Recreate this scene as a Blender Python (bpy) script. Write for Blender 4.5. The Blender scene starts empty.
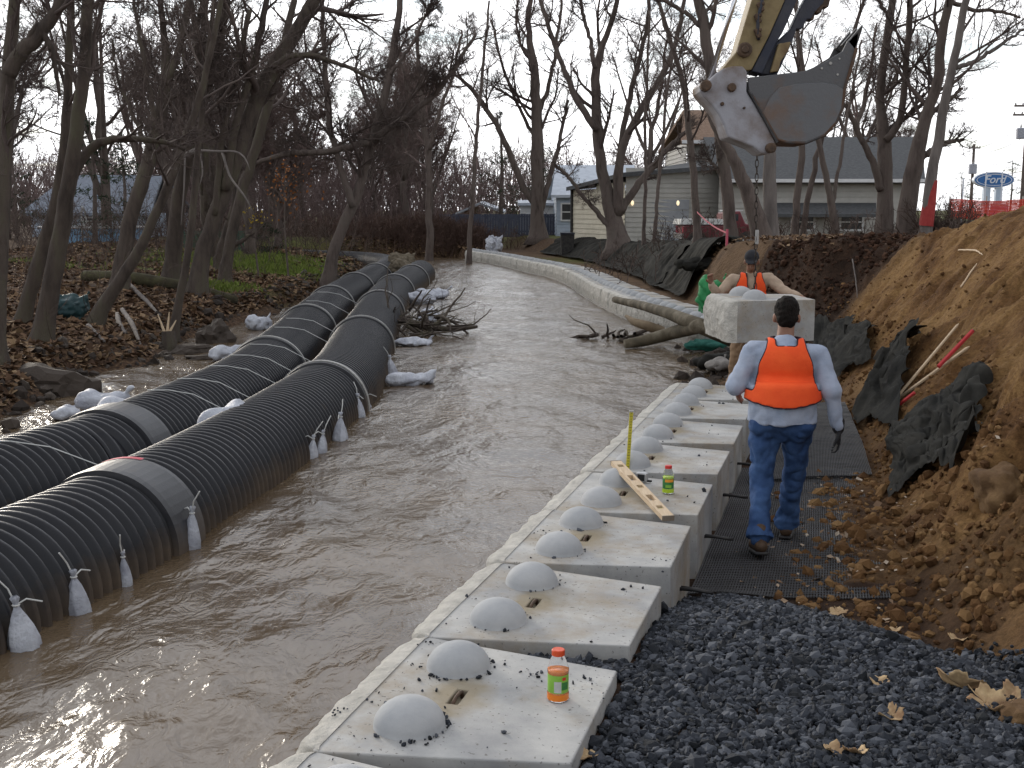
import bpy, bmesh, math, random
import numpy as np
from mathutils import Vector, Matrix, noise as mnoise

R = math.radians
rng = np.random.default_rng(11)
random.seed(5)
sc = bpy.context.scene
COL = sc.collection

# ------------------------------------------------------------------ camera
F = 1170.0
H = 2.35
PITCH = math.atan(174.0 / F)
cam = bpy.data.cameras.new("camera")
cam.sensor_width = 36.0
cam.lens = F / 1024.0 * 36.0
cam.clip_start = 0.05
cam.clip_end = 4000
camo = bpy.data.objects.new("camera", cam)
camo.location = (0, 0, H)
camo.rotation_euler = (math.pi / 2 - PITCH, 0, 0)
COL.objects.link(camo)
sc.camera = camo


def ray(px, py):
    u = (px - 512) / F
    v = (384 - py) / F
    return Vector((u, math.cos(PITCH) + v * math.sin(PITCH), -math.sin(PITCH) + v * math.cos(PITCH)))


def at(px, py, z):            # the point of a level plane seen at a pixel
    d = ray(px, py)
    t = (z - H) / d.z
    return Vector((0, 0, H)) + d * t


def atY(px, py, Y):           # the point at a forward distance
    d = ray(px, py)
    return Vector((0, 0, H)) + d * (Y / d.y)


# ------------------------------------------------------------------ noise
def _hash(ix, iy, s):
    h = (ix.astype(np.int64) * 374761393 + iy.astype(np.int64) * 668265263 + s * 1274126177) & 0xFFFFFFFF
    h = ((h ^ (h >> 13)) * 1274126177) & 0xFFFFFFFF
    return ((h ^ (h >> 16)) & 0xFFFF) / 65535.0


def vnoise(x, y, s=0):
    x = np.asarray(x, float); y = np.asarray(y, float)
    ix = np.floor(x); iy = np.floor(y)
    fx = x - ix; fy = y - iy
    fx = fx * fx * (3 - 2 * fx); fy = fy * fy * (3 - 2 * fy)
    a = _hash(ix, iy, s); b = _hash(ix + 1, iy, s); c = _hash(ix, iy + 1, s); d = _hash(ix + 1, iy + 1, s)
    return (a * (1 - fx) + b * fx) * (1 - fy) + (c * (1 - fx) + d * fx) * fy - .5


def fbm(x, y, s=0, o=4, g=.5):
    r = 0; a = 1.0; k = 1.0
    for i in range(o):
        r = r + a * vnoise(np.asarray(x) * k + 17.3 * i, np.asarray(y) * k - 9.1 * i, s + i)
        a *= g; k *= 2.03
    return r


def ridge(x, y, s=0):
    return 1 - 2 * np.abs(fbm(x, y, s, 3))


def sst(a, b, x):
    t = np.clip((np.asarray(x, float) - a) / (b - a), 0, 1)
    return t * t * (3 - 2 * t)


# ------------------------------------------------------------------ materials
def new_mat(name):
    m = bpy.data.materials.new(name)
    m.use_nodes = True
    nt = m.node_tree
    return m, nt, nt.nodes["Principled BSDF"], nt.nodes, nt.links


def ramp(nodes, stops):
    r = nodes.new("ShaderNodeValToRGB")
    el = r.color_ramp.elements
    while len(el) < len(stops):
        el.new(.5)
    for e, (p, c) in zip(el, stops):
        e.position = p
        e.color = (*c, 1) if len(c) == 3 else c
    return r


def M(name, c1, c2=None, scale=6, rough=.8, bump=0.0, bscale=40, spec=.3, metal=0, dist=.02, island=0, detail=6, objrand=False,
      c3=None, coord="Object", stretch=None):
    m, nt, b, N, L = new_mat(name)
    b.inputs["Roughness"].default_value = rough
    b.inputs["Specular IOR Level"].default_value = spec
    b.inputs["Metallic"].default_value = metal
    tc = N.new("ShaderNodeTexCoord")
    vec = tc.outputs[coord]
    if objrand:
        oi = N.new("ShaderNodeObjectInfo")
        mu = N.new("ShaderNodeMath"); mu.operation = "MULTIPLY"; mu.inputs[1].default_value = 60
        L.new(oi.outputs["Random"], mu.inputs[0])
        va = N.new("ShaderNodeVectorMath"); va.operation = "ADD"
        L.new(vec, va.inputs[0]); L.new(mu.outputs[0], va.inputs[1])
        vec = va.outputs[0]
    if stretch:
        mp = N.new("ShaderNodeMapping"); mp.inputs["Scale"].default_value = stretch
        L.new(vec, mp.inputs["Vector"]); vec = mp.outputs[0]
    c2 = c2 or c1
    tx = N.new("ShaderNodeTexNoise"); tx.inputs["Scale"].default_value = scale; tx.inputs["Detail"].default_value = detail
    tx.inputs["Roughness"].default_value = .62
    L.new(vec, tx.inputs["Vector"])
    stops = [(.33, c1), (.67, c2)] if c3 is None else [(.3, c1), (.5, c2), (.7, c3)]
    rp = ramp(N, stops)
    fac = tx.outputs["Fac"]
    if island:
        ge = N.new("ShaderNodeNewGeometry")
        mx = N.new("ShaderNodeMix"); mx.data_type = "FLOAT"; mx.inputs[0].default_value = island
        L.new(fac, mx.inputs[2]); L.new(ge.outputs["Random Per Island"], mx.inputs[3])
        fac = mx.outputs[0]
        if island >= .8:
            rp.color_ramp.elements[0].position = 0.05
            rp.color_ramp.elements[-1].position = .95
    L.new(fac, rp.inputs[0])
    L.new(rp.outputs[0], b.inputs["Base Color"])
    if bump:
        bt = N.new("ShaderNodeTexNoise"); bt.inputs["Scale"].default_value = bscale; bt.inputs["Detail"].default_value = 8
        bt.inputs["Roughness"].default_value = .65
        L.new(vec, bt.inputs["Vector"])
        bp = N.new("ShaderNodeBump"); bp.inputs["Strength"].default_value = bump; bp.inputs["Distance"].default_value = dist
        L.new(bt.outputs["Fac"], bp.inputs["Height"])
        L.new(bp.outputs[0], b.inputs["Normal"])
    return m


# ------------------------------------------------------------------ mesh collector
class MB:
    def __init__(s):
        s.v = []; s.f = []; s.n = 0

    def add(s, V, Fc):
        V = np.asarray(V, float).reshape(-1, 3)
        s.v.append(V)
        k = s.n
        s.f.extend([tuple(int(i) + k for i in f) for f in Fc])
        s.n += len(V)

    def box(s, c, size, rot=None, taper=1.0):
        x, y, z = [d / 2 for d in size]
        V = np.array([(-x, -y, -z), (x, -y, -z), (x, y, -z), (-x, y, -z), (-x * taper, -y * taper, z), (x * taper, -y * taper, z), (x * taper, y * taper, z), (-x * taper, y * taper, z)])
        if rot is not None:
            V = V @ np.array(rot).T
        s.add(V + np.array(c), [(0, 3, 2, 1), (4, 5, 6, 7), (0, 1, 5, 4), (1, 2, 6, 5), (2, 3, 7, 6), (3, 0, 4, 7)])

    def tube(s, P, r, sides=8, cap=True):
        P = np.asarray([tuple(p) for p in P], float)
        n = len(P)
        r = np.full(n, r, float) if np.isscalar(r) else np.asarray(r, float)
        T = np.gradient(P, axis=0)
        T /= np.linalg.norm(T, axis=1)[:, None] + 1e-12
        ref = np.eye(3)[np.argmin(np.abs(P[-1] - P[0]))]
        U = np.cross(T, ref); U /= np.linalg.norm(U, axis=1)[:, None] + 1e-12
        W = np.cross(T, U)
        a = np.linspace(0, 2 * np.pi, sides, endpoint=False)
        V = P[:, None, :] + r[:, None, None] * (np.cos(a)[None, :, None] * U[:, None, :] + np.sin(a)[None, :, None] * W[:, None, :])
        Fc = []
        for i in range(n - 1):
            for j in range(sides):
                k = (j + 1) % sides
                Fc.append((i * sides + j, i * sides + k, (i + 1) * sides + k, (i + 1) * sides + j))
        if cap:
            Fc.append(tuple(range(sides - 1, -1, -1)))
            Fc.append(tuple((n - 1) * sides + j for j in range(sides)))
        s.add(V.reshape(-1, 3), Fc)

    def lathe(s, prof, seg=24, c=(0, 0, 0), rot=None, cap=True):
        prof = np.asarray(prof, float)
        n = len(prof)
        a = np.linspace(0, 2 * np.pi, seg, endpoint=False)
        V = np.stack([prof[:, 0][:, None] * np.cos(a), prof[:, 0][:, None] * np.sin(a), np.repeat(prof[:, 1][:, None], seg, 1)], -1).reshape(-1, 3)
        if rot is not None:
            V = V @ np.array(rot).T
        Fc = []
        for i in range(n - 1):
            for j in range(seg):
                k = (j + 1) % seg
                Fc.append((i * seg + j, i * seg + k, (i + 1) * seg + k, (i + 1) * seg + j))
        if cap:
            Fc.append(tuple(range(seg - 1, -1, -1)))
            Fc.append(tuple((n - 1) * seg + j for j in range(seg)))
        s.add(V + np.array(c), Fc)

    def prism(s, poly, t, frame):
        """closed outline poly (2-D) extruded by t; frame(x, y, w) -> 3-D"""
        n = len(poly)
        V = [frame(x, y, 0) for x, y in poly] + [frame(x, y, t) for x, y in poly]
        Fc = [tuple(range(n - 1, -1, -1)), tuple(range(n, 2 * n))]
        for i in range(n):
            j = (i + 1) % n
            Fc.append((i, j, n + j, n + i))
        s.add([tuple(v) for v in V], Fc)

    def ell(s, c, r, rot=None, seg=16, rings=10):
        th = np.linspace(0.02, np.pi - .02, rings)
        prof = np.stack([np.sin(th), -np.cos(th)], -1)
        k = MB(); k.lathe(prof, seg)
        V = np.concatenate(k.v) * np.array(r)
        if rot is not None:
            V = V @ np.array(rot).T
        s.add(V + np.array(tuple(c)), k.f)

    def cap(s, a, b, r0, r1, seg=12):
        a = np.array(tuple(a), float); b = np.array(tuple(b), float)
        s.tube([a, a * .67 + b * .33, a * .33 + b * .67, b], [r0, r0 * .67 + r1 * .33, r0 * .33 + r1 * .67, r1], seg)
        s.ell(a, (r0,) * 3, seg=seg, rings=8); s.ell(b, (r1,) * 3, seg=seg, rings=8)

    def grid(s, V, wrap=False):
        n, m = V.shape[:2]
        idx = np.arange(n * m).reshape(n, m) + s.n
        q = np.stack([idx[:-1, :-1], idx[:-1, 1:], idx[1:, 1:], idx[1:, :-1]], -1).reshape(-1, 4)
        s.v.append(V.reshape(-1, 3)); s.f.extend(map(tuple, q.tolist())); s.n += n * m

    def mesh(s, name, smooth=False):
        me = bpy.data.meshes.new(name)
        V = np.concatenate(s.v) if s.v else np.zeros((0, 3))
        me.from_pydata(V.tolist(), [], s.f)
        if smooth:
            me.polygons.foreach_set("use_smooth", [True] * len(me.polygons))
        me.update()
        return me

    def build(s, name, mat=None, parent=None, smooth=False, loc=None, label=None, cat=None, group=None, kind=None):
        me = s.mesh(name, smooth)
        return link(name, me, mat, parent, loc, label, cat, group, kind)


def link(name, me, mat=None, parent=None, loc=None, label=None, cat=None, group=None, kind=None):
    if mat is not None:
        me.materials.clear(); me.materials.append(mat)
    o = bpy.data.objects.new(name, me)
    COL.objects.link(o)
    if parent is not None:
        o.parent = parent
    if loc is not None:
        o.location = loc
    tag(o, label, cat, group, kind)
    return o


def tag(o, label=None, cat=None, group=None, kind=None):
    if label: o["label"] = label
    if cat: o["category"] = cat
    if group: o["group"] = group
    if kind: o["kind"] = kind
    return o


def thing(name, label, cat, loc=(0, 0, 0), rz=0, group=None):
    o = bpy.data.objects.new(name, None)
    o.empty_display_size = .2
    COL.objects.link(o)
    o.location = loc
    o.rotation_euler = (0, 0, rz)
    return tag(o, label, cat, group)


def dup(root, loc=None, rz=None, label=None, scale=None):
    r = root.copy(); COL.objects.link(r)
    if loc is not None: r.location = loc
    if rz is not None: r.rotation_euler = (root.rotation_euler[0], root.rotation_euler[1], rz)
    if scale is not None: r.scale = (scale,) * 3 if np.isscalar(scale) else scale
    if label: r["label"] = label
    for ch in list(root.children):
        c = ch.copy(); COL.objects.link(c); c.parent = r
        for g in list(ch.children):
            d = g.copy(); COL.objects.link(d); d.parent = c
    return r


def bevel(o, w=.01, seg=2, ang=40):
    m = o.modifiers.new("bevel", "BEVEL")
    m.width = w; m.segments = seg; m.limit_method = "ANGLE"; m.angle_limit = R(ang)
    return o


def remesh(mb, voxel=.01, it=4, wr=0, wf=9.0, seed=0, crease=0.0):
    """union of the collected closed shapes as one smooth skin, with optional creases"""
    me = mb.mesh("tmp")
    o = bpy.data.objects.new("tmp", me); COL.objects.link(o)
    r = o.modifiers.new("r", "REMESH"); r.mode = "VOXEL"; r.voxel_size = voxel
    s = o.modifiers.new("s", "SMOOTH"); s.iterations = it; s.factor = .5
    dg = bpy.context.evaluated_depsgraph_get(); dg.update()
    out = bpy.data.meshes.new_from_object(o.evaluated_get(dg))
    bpy.data.objects.remove(o); bpy.data.meshes.remove(me)
    if wr:
        nv = len(out.vertices)
        co = np.zeros(nv * 3); out.vertices.foreach_get("co", co); co = co.reshape(-1, 3)
        no = np.zeros(nv * 3); out.vertex_normals.foreach_get("vector", no); no = no.reshape(-1, 3)
        d = np.array([mnoise.noise(Vector((c[0] * wf + seed, c[1] * wf, c[2] * wf * 1.5))) + .5 * mnoise.noise(Vector((c[0] * wf * 2.3, c[1] * wf * 2.3 + seed, c[2] * wf * 4))) - .9 * crease * (1 - 3 * min(.33, abs(mnoise.noise(Vector((c[0] * wf * 1.4 - seed, c[1] * wf * 1.4, c[2] * wf * 1.4)))))) for c in co])
        co += no * (d * wr)[:, None]
        out.vertices.foreach_set("co", co.ravel())
    out.polygons.foreach_set("use_smooth", [True] * len(out.polygons))
    out.update()
    return out
# ------------------------------------------------------------------ light and sky
SUN_AZ, SUN_EL = R(-31), R(14)          # azimuth from +Y towards +X
sdir = Vector((math.sin(SUN_AZ) * math.cos(SUN_EL), math.cos(SUN_AZ) * math.cos(SUN_EL), math.sin(SUN_EL)))
sl = bpy.data.lights.new("sun", "SUN")
sl.energy = 1.8; sl.angle = R(12); sl.color = (1, .91, .78)
so = bpy.data.objects.new("sun", sl); COL.objects.link(so)
so.rotation_euler = (-sdir).to_track_quat("-Z", "Y").to_euler()

w = bpy.data.worlds.new("World"); sc.world = w; w.use_nodes = True
N, L = w.node_tree.nodes, w.node_tree.links
bg = N["Background"]; wo = N["World Output"]
sky = N.new("ShaderNodeTexSky"); sky.sky_type = "NISHITA"; sky.sun_disc = False
sky.sun_elevation = SUN_EL; sky.sun_rotation = SUN_AZ; sky.air_density = 1.0; sky.dust_density = .1
L.new(sky.outputs[0], bg.inputs[0]); bg.inputs[1].default_value = .1
tc = N.new("ShaderNodeTexCoord")
sep = N.new("ShaderNodeSeparateXYZ"); L.new(tc.outputs["Generated"], sep.inputs[0])
ad = N.new("ShaderNodeMath"); ad.operation = "ADD"; ad.inputs[1].default_value = .16; L.new(sep.outputs[2], ad.inputs[0])
mxz = N.new("ShaderNodeMath"); mxz.operation = "MAXIMUM"; mxz.inputs[1].default_value = .1; L.new(ad.outputs[0], mxz.inputs[0])
dv = N.new("ShaderNodeVectorMath"); dv.operation = "DIVIDE"; L.new(tc.outputs["Generated"], dv.inputs[0]); L.new(mxz.outputs[0], dv.inputs[1])
mp = N.new("ShaderNodeMapping"); mp.inputs["Scale"].default_value = (1.0, 2.0, .0); L.new(dv.outputs[0], mp.inputs[0])
cn = N.new("ShaderNodeTexNoise"); cn.inputs["Scale"].default_value = 1.5; cn.inputs["Detail"].default_value = 9; cn.inputs["Roughness"].default_value = .6
cn.inputs["Distortion"].default_value = .4
L.new(mp.outputs[0], cn.inputs["Vector"])
hzn = N.new("ShaderNodeMapRange"); L.new(sep.outputs[2], hzn.inputs[0]); hzn.inputs[1].default_value = .0; hzn.inputs[2].default_value = .22; hzn.inputs[3].default_value = .22; hzn.inputs[4].default_value = 0
ca_ = N.new("ShaderNodeMath"); ca_.operation = "ADD"; L.new(cn.outputs["Fac"], ca_.inputs[0]); L.new(hzn.outputs[0], ca_.inputs[1])
cr = ramp(N, [(.40, (.25, .25, .25)), (.61, (1, 1, 1))]); L.new(ca_.outputs[0], cr.inputs[0])
# clouds shine more round the hidden sun
dt = N.new("ShaderNodeVectorMath"); dt.operation = "DOT_PRODUCT"; L.new(tc.outputs["Generated"], dt.inputs[0]); dt.inputs[1].default_value = sdir
gl = N.new("ShaderNodeMapRange"); gl.inputs[1].default_value = .45; gl.inputs[2].default_value = 1.0; gl.inputs[3].default_value = 1.0; gl.inputs[4].default_value = 2.1
L.new(dt.outputs["Value"], gl.inputs[0])
cn2 = N.new("ShaderNodeMapRange"); cn2.inputs[1].default_value = .4; cn2.inputs[2].default_value = .75; cn2.inputs[3].default_value = .85; cn2.inputs[4].default_value = 1.1
L.new(cn.outputs["Fac"], cn2.inputs[0])
gm = N.new("ShaderNodeMath"); gm.operation = "MULTIPLY"; L.new(gl.outputs[0], gm.inputs[0]); L.new(cn2.outputs[0], gm.inputs[1])
bg2 = N.new("ShaderNodeBackground"); bg2.inputs[0].default_value = (.98, .98, 1, 1); L.new(gm.outputs[0], bg2.inputs[1])
ms = N.new("ShaderNodeMixShader"); L.new(cr.outputs[0], ms.inputs[0]); L.new(bg.outputs[0], ms.inputs[1]); L.new(bg2.outputs[0], ms.inputs[2])
L.new(ms.outputs[0], wo.inputs[0])

sc.view_settings.view_transform = "Standard"; sc.view_settings.look = "None"
sc.view_settings.exposure = 0.48; sc.view_settings.gamma = 1
sc.cycles.max_bounces = 6; sc.cycles.transparent_max_bounces = 8
sc.cycles.sample_clamp_indirect = 6
sc.cycles.use_denoising = True

# ------------------------------------------------------------------ materials used in several places
concrete = M("concrete", (.29, .29, .29), (.49, .48, .455), 2.6, .85, .35, 70, objrand=True, dist=.006)
def weather(m, strength=1.0, scale=1.7, col=(.29, .235, .165)):
    """earthy stains and fine specks laid over a concrete colour"""
    N, L = m.node_tree.nodes, m.node_tree.links
    b = N["Principled BSDF"]
    src = b.inputs["Base Color"].links[0].from_socket
    vec = [n for n in N if n.type == "TEX_NOISE"][0].inputs["Vector"].links[0].from_socket
    t = N.new("ShaderNodeTexNoise"); t.inputs["Scale"].default_value = scale; t.inputs["Detail"].default_value = 7; t.inputs["Roughness"].default_value = .7
    L.new(vec, t.inputs["Vector"])
    r = ramp(N, [(.46, (0, 0, 0)), (.66, (strength,) * 3)]); L.new(t.outputs["Fac"], r.inputs[0])
    mx = N.new("ShaderNodeMix"); mx.data_type = "RGBA"; L.new(r.outputs[0], mx.inputs[0]); L.new(src, mx.inputs[6]); mx.inputs[7].default_value = (*col, 1)
    t2 = N.new("ShaderNodeTexNoise"); t2.inputs["Scale"].default_value = 55; t2.inputs["Detail"].default_value = 2
    L.new(vec, t2.inputs["Vector"])
    r2 = ramp(N, [(.66, (0, 0, 0)), (.71, (.75,) * 3)]); L.new(t2.outputs["Fac"], r2.inputs[0])
    mx2 = N.new("ShaderNodeMix"); mx2.data_type = "RGBA"; L.new(r2.outputs[0], mx2.inputs[0]); L.new(mx.outputs[2], mx2.inputs[6]); mx2.inputs[7].default_value = (.12, .11, .1, 1)
    L.new(mx2.outputs[2], b.inputs["Base Color"])
    return m
weather(concrete, .85)
def slot_stain(m):
    """rusty damp ring that the lifting slot has left on each block top"""
    N, L = m.node_tree.nodes, m.node_tree.links
    b = N["Principled BSDF"]; src = b.inputs["Base Color"].links[0].from_socket
    tc = N.new("ShaderNodeTexCoord"); mp = N.new("ShaderNodeMapping"); mp.inputs["Location"].default_value = (-.42 * 1.0, 0, 0); mp.inputs["Scale"].default_value = (1.0, .62, 1.0)
    L.new(tc.outputs["Object"], mp.inputs[0])
    oi = N.new("ShaderNodeObjectInfo")
    t = N.new("ShaderNodeTexNoise"); t.noise_dimensions = "4D"; t.inputs["Scale"].default_value = 9; t.inputs["Detail"].default_value = 5; L.new(tc.outputs["Object"], t.inputs["Vector"])
    k = N.new("ShaderNodeMath"); k.operation = "MULTIPLY"; k.inputs[1].default_value = 50; L.new(oi.outputs["Random"], k.inputs[0]); L.new(k.outputs[0], t.inputs["W"])
    ln = N.new("ShaderNodeVectorMath"); ln.operation = "LENGTH"; L.new(mp.outputs[0], ln.inputs[0])
    a = N.new("ShaderNodeMath"); a.operation = "MULTIPLY_ADD"; L.new(t.outputs["Fac"], a.inputs[0]); a.inputs[1].default_value = .16; L.new(ln.outputs["Value"], a.inputs[2])
    r = N.new("ShaderNodeMapRange"); L.new(a.outputs[0], r.inputs[0]); r.inputs[1].default_value = .24; r.inputs[2].default_value = .15; r.inputs[3].default_value = 0; r.inputs[4].default_value = .75
    mx = N.new("ShaderNodeMix"); mx.data_type = "RGBA"; L.new(r.outputs[0], mx.inputs[0]); L.new(src, mx.inputs[6]); mx.inputs[7].default_value = (.25, .20, .12, 1); L.new(mx.outputs[2], b.inputs["Base Color"])
slot_stain(concrete)
concrete_rough = M("split_concrete", (.42, .40, .36), (.62, .59, .53), 9, .95, .9, 22, dist=.04, objrand=True)
dome_mat = M("dome_concrete", (.33, .34, .35), (.43, .43, .43), 5, .8, .3, 60, dist=.006, objrand=True)
black_plastic = M("black_polyethylene", (.007, .007, .010), (.014, .014, .018), 3, .40, .05, 30, spec=.35)
def muddy(m, z0=-.02, z1=.2, col=(.11, .08, .055)):
    """dried silt left on the lower flank by the river"""
    N, L = m.node_tree.nodes, m.node_tree.links
    b = N["Principled BSDF"]; src = b.inputs["Base Color"].links[0].from_socket
    tc = N.new("ShaderNodeTexCoord"); sp = N.new("ShaderNodeSeparateXYZ"); L.new(tc.outputs["Object"], sp.inputs[0])
    t = N.new("ShaderNodeTexNoise"); t.inputs["Scale"].default_value = 2.2; t.inputs["Detail"].default_value = 8; t.inputs["Roughness"].default_value = .7; L.new(tc.outputs["Object"], t.inputs["Vector"])
    a = N.new("ShaderNodeMath"); a.operation = "MULTIPLY_ADD"; L.new(t.outputs["Fac"], a.inputs[0]); a.inputs[1].default_value = -.55; L.new(sp.outputs[2], a.inputs[2])
    r = N.new("ShaderNodeMapRange"); L.new(a.outputs[0], r.inputs[0]); r.inputs[1].default_value = z0 - .27; r.inputs[2].default_value = z1 - .27; r.inputs[3].default_value = .8; r.inputs[4].default_value = 0
    t2 = N.new("ShaderNodeTexNoise"); t2.inputs["Scale"].default_value = 5; t2.inputs["Detail"].default_value = 9; t2.inputs["Roughness"].default_value = .75; L.new(tc.outputs["Object"], t2.inputs["Vector"])
    r2 = N.new("ShaderNodeMapRange"); L.new(t2.outputs["Fac"], r2.inputs[0]); r2.inputs[1].default_value = .58; r2.inputs[2].default_value = .75; r2.inputs[4].default_value = .35
    mxm = N.new("ShaderNodeMath"); mxm.operation = "MAXIMUM"; L.new(r.outputs[0], mxm.inputs[0]); L.new(r2.outputs[0], mxm.inputs[1])
    mx = N.new("ShaderNodeMix"); mx.data_type = "RGBA"; L.new(mxm.outputs[0], mx.inputs[0]); L.new(src, mx.inputs[6]); mx.inputs[7].default_value = (*col, 1); L.new(mx.outputs[2], b.inputs["Base Color"])
    rr = N.new("ShaderNodeMapRange"); L.new(mxm.outputs[0], rr.inputs[0]); rr.inputs[3].default_value = b.inputs["Roughness"].default_value; rr.inputs[4].default_value = .85; L.new(rr.outputs[0], b.inputs["Roughness"])
    return m
muddy(black_plastic)
band_mat = M("coupler_band_plastic", (.03, .03, .034), (.05, .05, .055), 5, .45, .1, 30, spec=.5)
muddy(band_mat)
strap_steel = M("strap_steel", (.3, .29, .27), (.42, .41, .39), 8, .45, spec=.5)
bag_mat = M("woven_bag", (.30, .31, .36), (.60, .62, .67), 5, .5, .8, 22, dist=.03, objrand=True)
rope_mat = M("white_rope", (.5, .5, .48), (.6, .6, .58), 30, .8)
rust = M("rusty_steel", (.05, .035, .026), (.12, .075, .048), 14, .75, .3, 40)
steel_dark = M("dark_steel", (.03, .03, .033), (.07, .065, .06), 10, .55, .2, 30, metal=.4)
wood_new = M("pale_wood", (.52, .38, .24), (.66, .52, .36), 5, .65, .15, 60, stretch=(12, 1, 12))
fabric_black = M("landscape_fabric", (.012, .012, .011), (.036, .034, .029), 3.5, .9, .4, 90, dist=.01, spec=.12)
dirt_dark = M("dark_soil", (.045, .026, .016), (.10, .06, .036), 5, .95, .8, 18, dist=.05)
leaf_mat = M("dead_leaves", (.055, .03, .018), (.14, .08, .045), 1, .85, island=1.0, c3=(.24, .16, .09))
leaf_pale = M("curled_maple_leaf", (.26, .15, .08), (.52, .38, .21), 12, .75, .5, 50, dist=.006, objrand=True)

# ------------------------------------------------------------------ the lie of the land
PA = at(285, 747, .45); PB = at(669, 384, .45)
WU = (PB - PA).normalized(); WN = Vector((WU.y, -WU.x, 0))      # along the wall, and away from the river
far_px = [(622.5, 316), (602, 306), (587, 297), (572, 286), (554, 278), (528.6, 273), (500.6, 265.5), (470, 260.5)]
FARW = [at(702, 325, .45), at(660, 309.5, .45)] + [at(x, y, 0) for x, y in far_px]
wall_tab = [(PA.y - 6 * WU.y, PA.x - 6 * WU.x), (PB.y, PB.x)] + [(p.y, p.x) for p in FARW] + [(70, -6)]
wy = np.array([a for a, b in wall_tab]); wx = np.array([b for a, b in wall_tab])
lb_tab = [(0, -6.3), (10, -6.1), (13.4, -5.8), (16.5, -6.15), (18.3, -5.6), (21.2, -6.1), (25, -5.8), (29, -5.25), (37, -5.3), (47, -5.7), (52, -6.5)]
ly = np.array([a for a, b in lb_tab]); lx = np.array([b for a, b in lb_tab])
toe_tab = [(0, 1.5), (4, 1.95), (5.5, 2.2), (6.5, 2.35), (8, 2.75), (11.4, 3.55), (14, 4.1), (18, 4.7), (20, 4.8), (23, 4.3), (25, 4.0), (28, 3.9), (35, 3.85), (44, 3.3), (50.7, 2.1), (57, .9), (70, -2)]
ty = np.array([a for a, b in toe_tab]); tx_ = np.array([b for a, b in toe_tab])
top_tab = [(0, 2.5), (14, 2.4), (16.5, 2.3), (18.2, 2.0), (19.5, 1.85), (24, 1.75), (28, 1.5), (34, 1.25), (40, 1.08), (46, 1.0), (62, 1.0), (80, 1.1), (200, 1.2)]
slope_tab = [(0, .8), (8, .88), (14, .98), (18, 1.05), (19.5, 1.1), (21, 2.2), (24, 2.0), (27, 1.5), (40, 1.0), (60, .6)]


def xw(Y): return np.interp(Y, wy, wx)
def xl(Y): return np.interp(Y, ly, lx)
def toe(Y): return np.interp(Y, ty, tx_)
def topz(Y): return np.interp(Y, [a for a, b in top_tab], [b for a, b in top_tab])
def slp(Y): return np.interp(Y, [a for a, b in slope_tab], [b for a, b in slope_tab])
def softmin(a, b, k=.15): return .5 * (a + b - np.sqrt((a - b) ** 2 + k * k))


def right_base(x, Y):
    """smooth land right of the river: trench, gravel mound, dug slope, upper yard"""
    floor = .03 + .33 * sst(20, 22.5, Y)
    mound = .37 - .34 * sst(5.3, 7.0, Y + .18 * np.sin(x * 3.1) + .8 * np.maximum(0, x - 1.25))
    gr = np.maximum(floor, np.where(Y < 8, mound, floor))
    up = floor + np.maximum(0, x - toe(Y)) * slp(Y)
    up = softmin(up, topz(Y) + 0 * x)
    return gr, up


def rough(x, Y):
    return .16 * fbm(x * 1.1, Y * 1.1, 3, 3) + .10 * fbm(x * 3.4, Y * 3.4, 9, 3) + .035 * fbm(x * 13, Y * 13, 21, 3)


def land(x, Y, fine=1.0):
    x = np.asarray(x, float); Y = np.asarray(Y, float)
    gr, up = right_base(x, Y)
    amp = sst(.0, .5, x - toe(Y)) * (.35 + .65 * sst(-.2, .9, topz(Y) - up)) * np.where(Y > 40, .5, 1.0)
    zr = np.maximum(gr, up) + fine * amp * rough(x, Y) + .012 * fbm(x * 5, Y * 5, 33, 2)
    # deep gouges running down the cut
    zr = zr + fine * amp * .10 * np.minimum(0, ridge(x * .55 + Y * .5, Y * 1.7, 40) - .35)
    # river side of the unfinished stretch of wall
    gapw = sst(13.2, 13.8, Y) * (1 - sst(20.6, 21.2, Y))
    d = x - xw(Y)
    bed = np.full_like(x, -.6)
    edge = np.where(gapw > .5, bed + (zr - bed) * sst(-.7, .5, d + .25 * fbm(x * 2, Y * 2, 5, 2)), np.where(d > .3, zr, bed))
    dl = xl(Y) - x + .35 * fbm(x * .9, Y * .9, 50, 3)
    hl = .42 * sst(-.15, .8, dl) + .3 * sst(1, 3.5, dl) + .35 * sst(3.5, 10, dl) + .15 * sst(10, 25, dl)
    hl = hl + sst(0, .6, dl) * fine * (.12 * fbm(x * 1.3, Y * 1.3, 60, 4) + .03 * fbm(x * 7, Y * 7, 66, 3))
    zl = np.where(dl > -.6, -.6 + (hl + .6) * sst(-.6, 0, dl) + 0 * x, bed)
    z = np.where(dl > -.6, zl, edge)
    # the river turns off to the left in the distance
    turn = sst(50.5, 52, Y) * (1 - sst(58, 60.5, Y + .03 * x)) * (1 - sst(-3, 0, x - xw(Y)))
    z = z * (1 - turn) - .6 * turn
    back = sst(57.5, 60.5, Y + .03 * x) * (1 - sst(-4, -1, x))
    z = np.where(Y > 57.5, z * (1 - back) + back * (.9 + .12 * fbm(x * .6, Y * .6, 70, 3)), z)
    return z


def gz(x, Y): return float(land(np.array([x]), np.array([Y]))[0])


def axis(knots):
    out = []
    for (a, b, s0, s1) in knots:
        p = a
        while p < b - 1e-6:
            out.append(p); p += s0 + (s1 - s0) * (p - a) / (b - a)
    out.append(knots[-1][1])
    return np.array(out)


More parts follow.
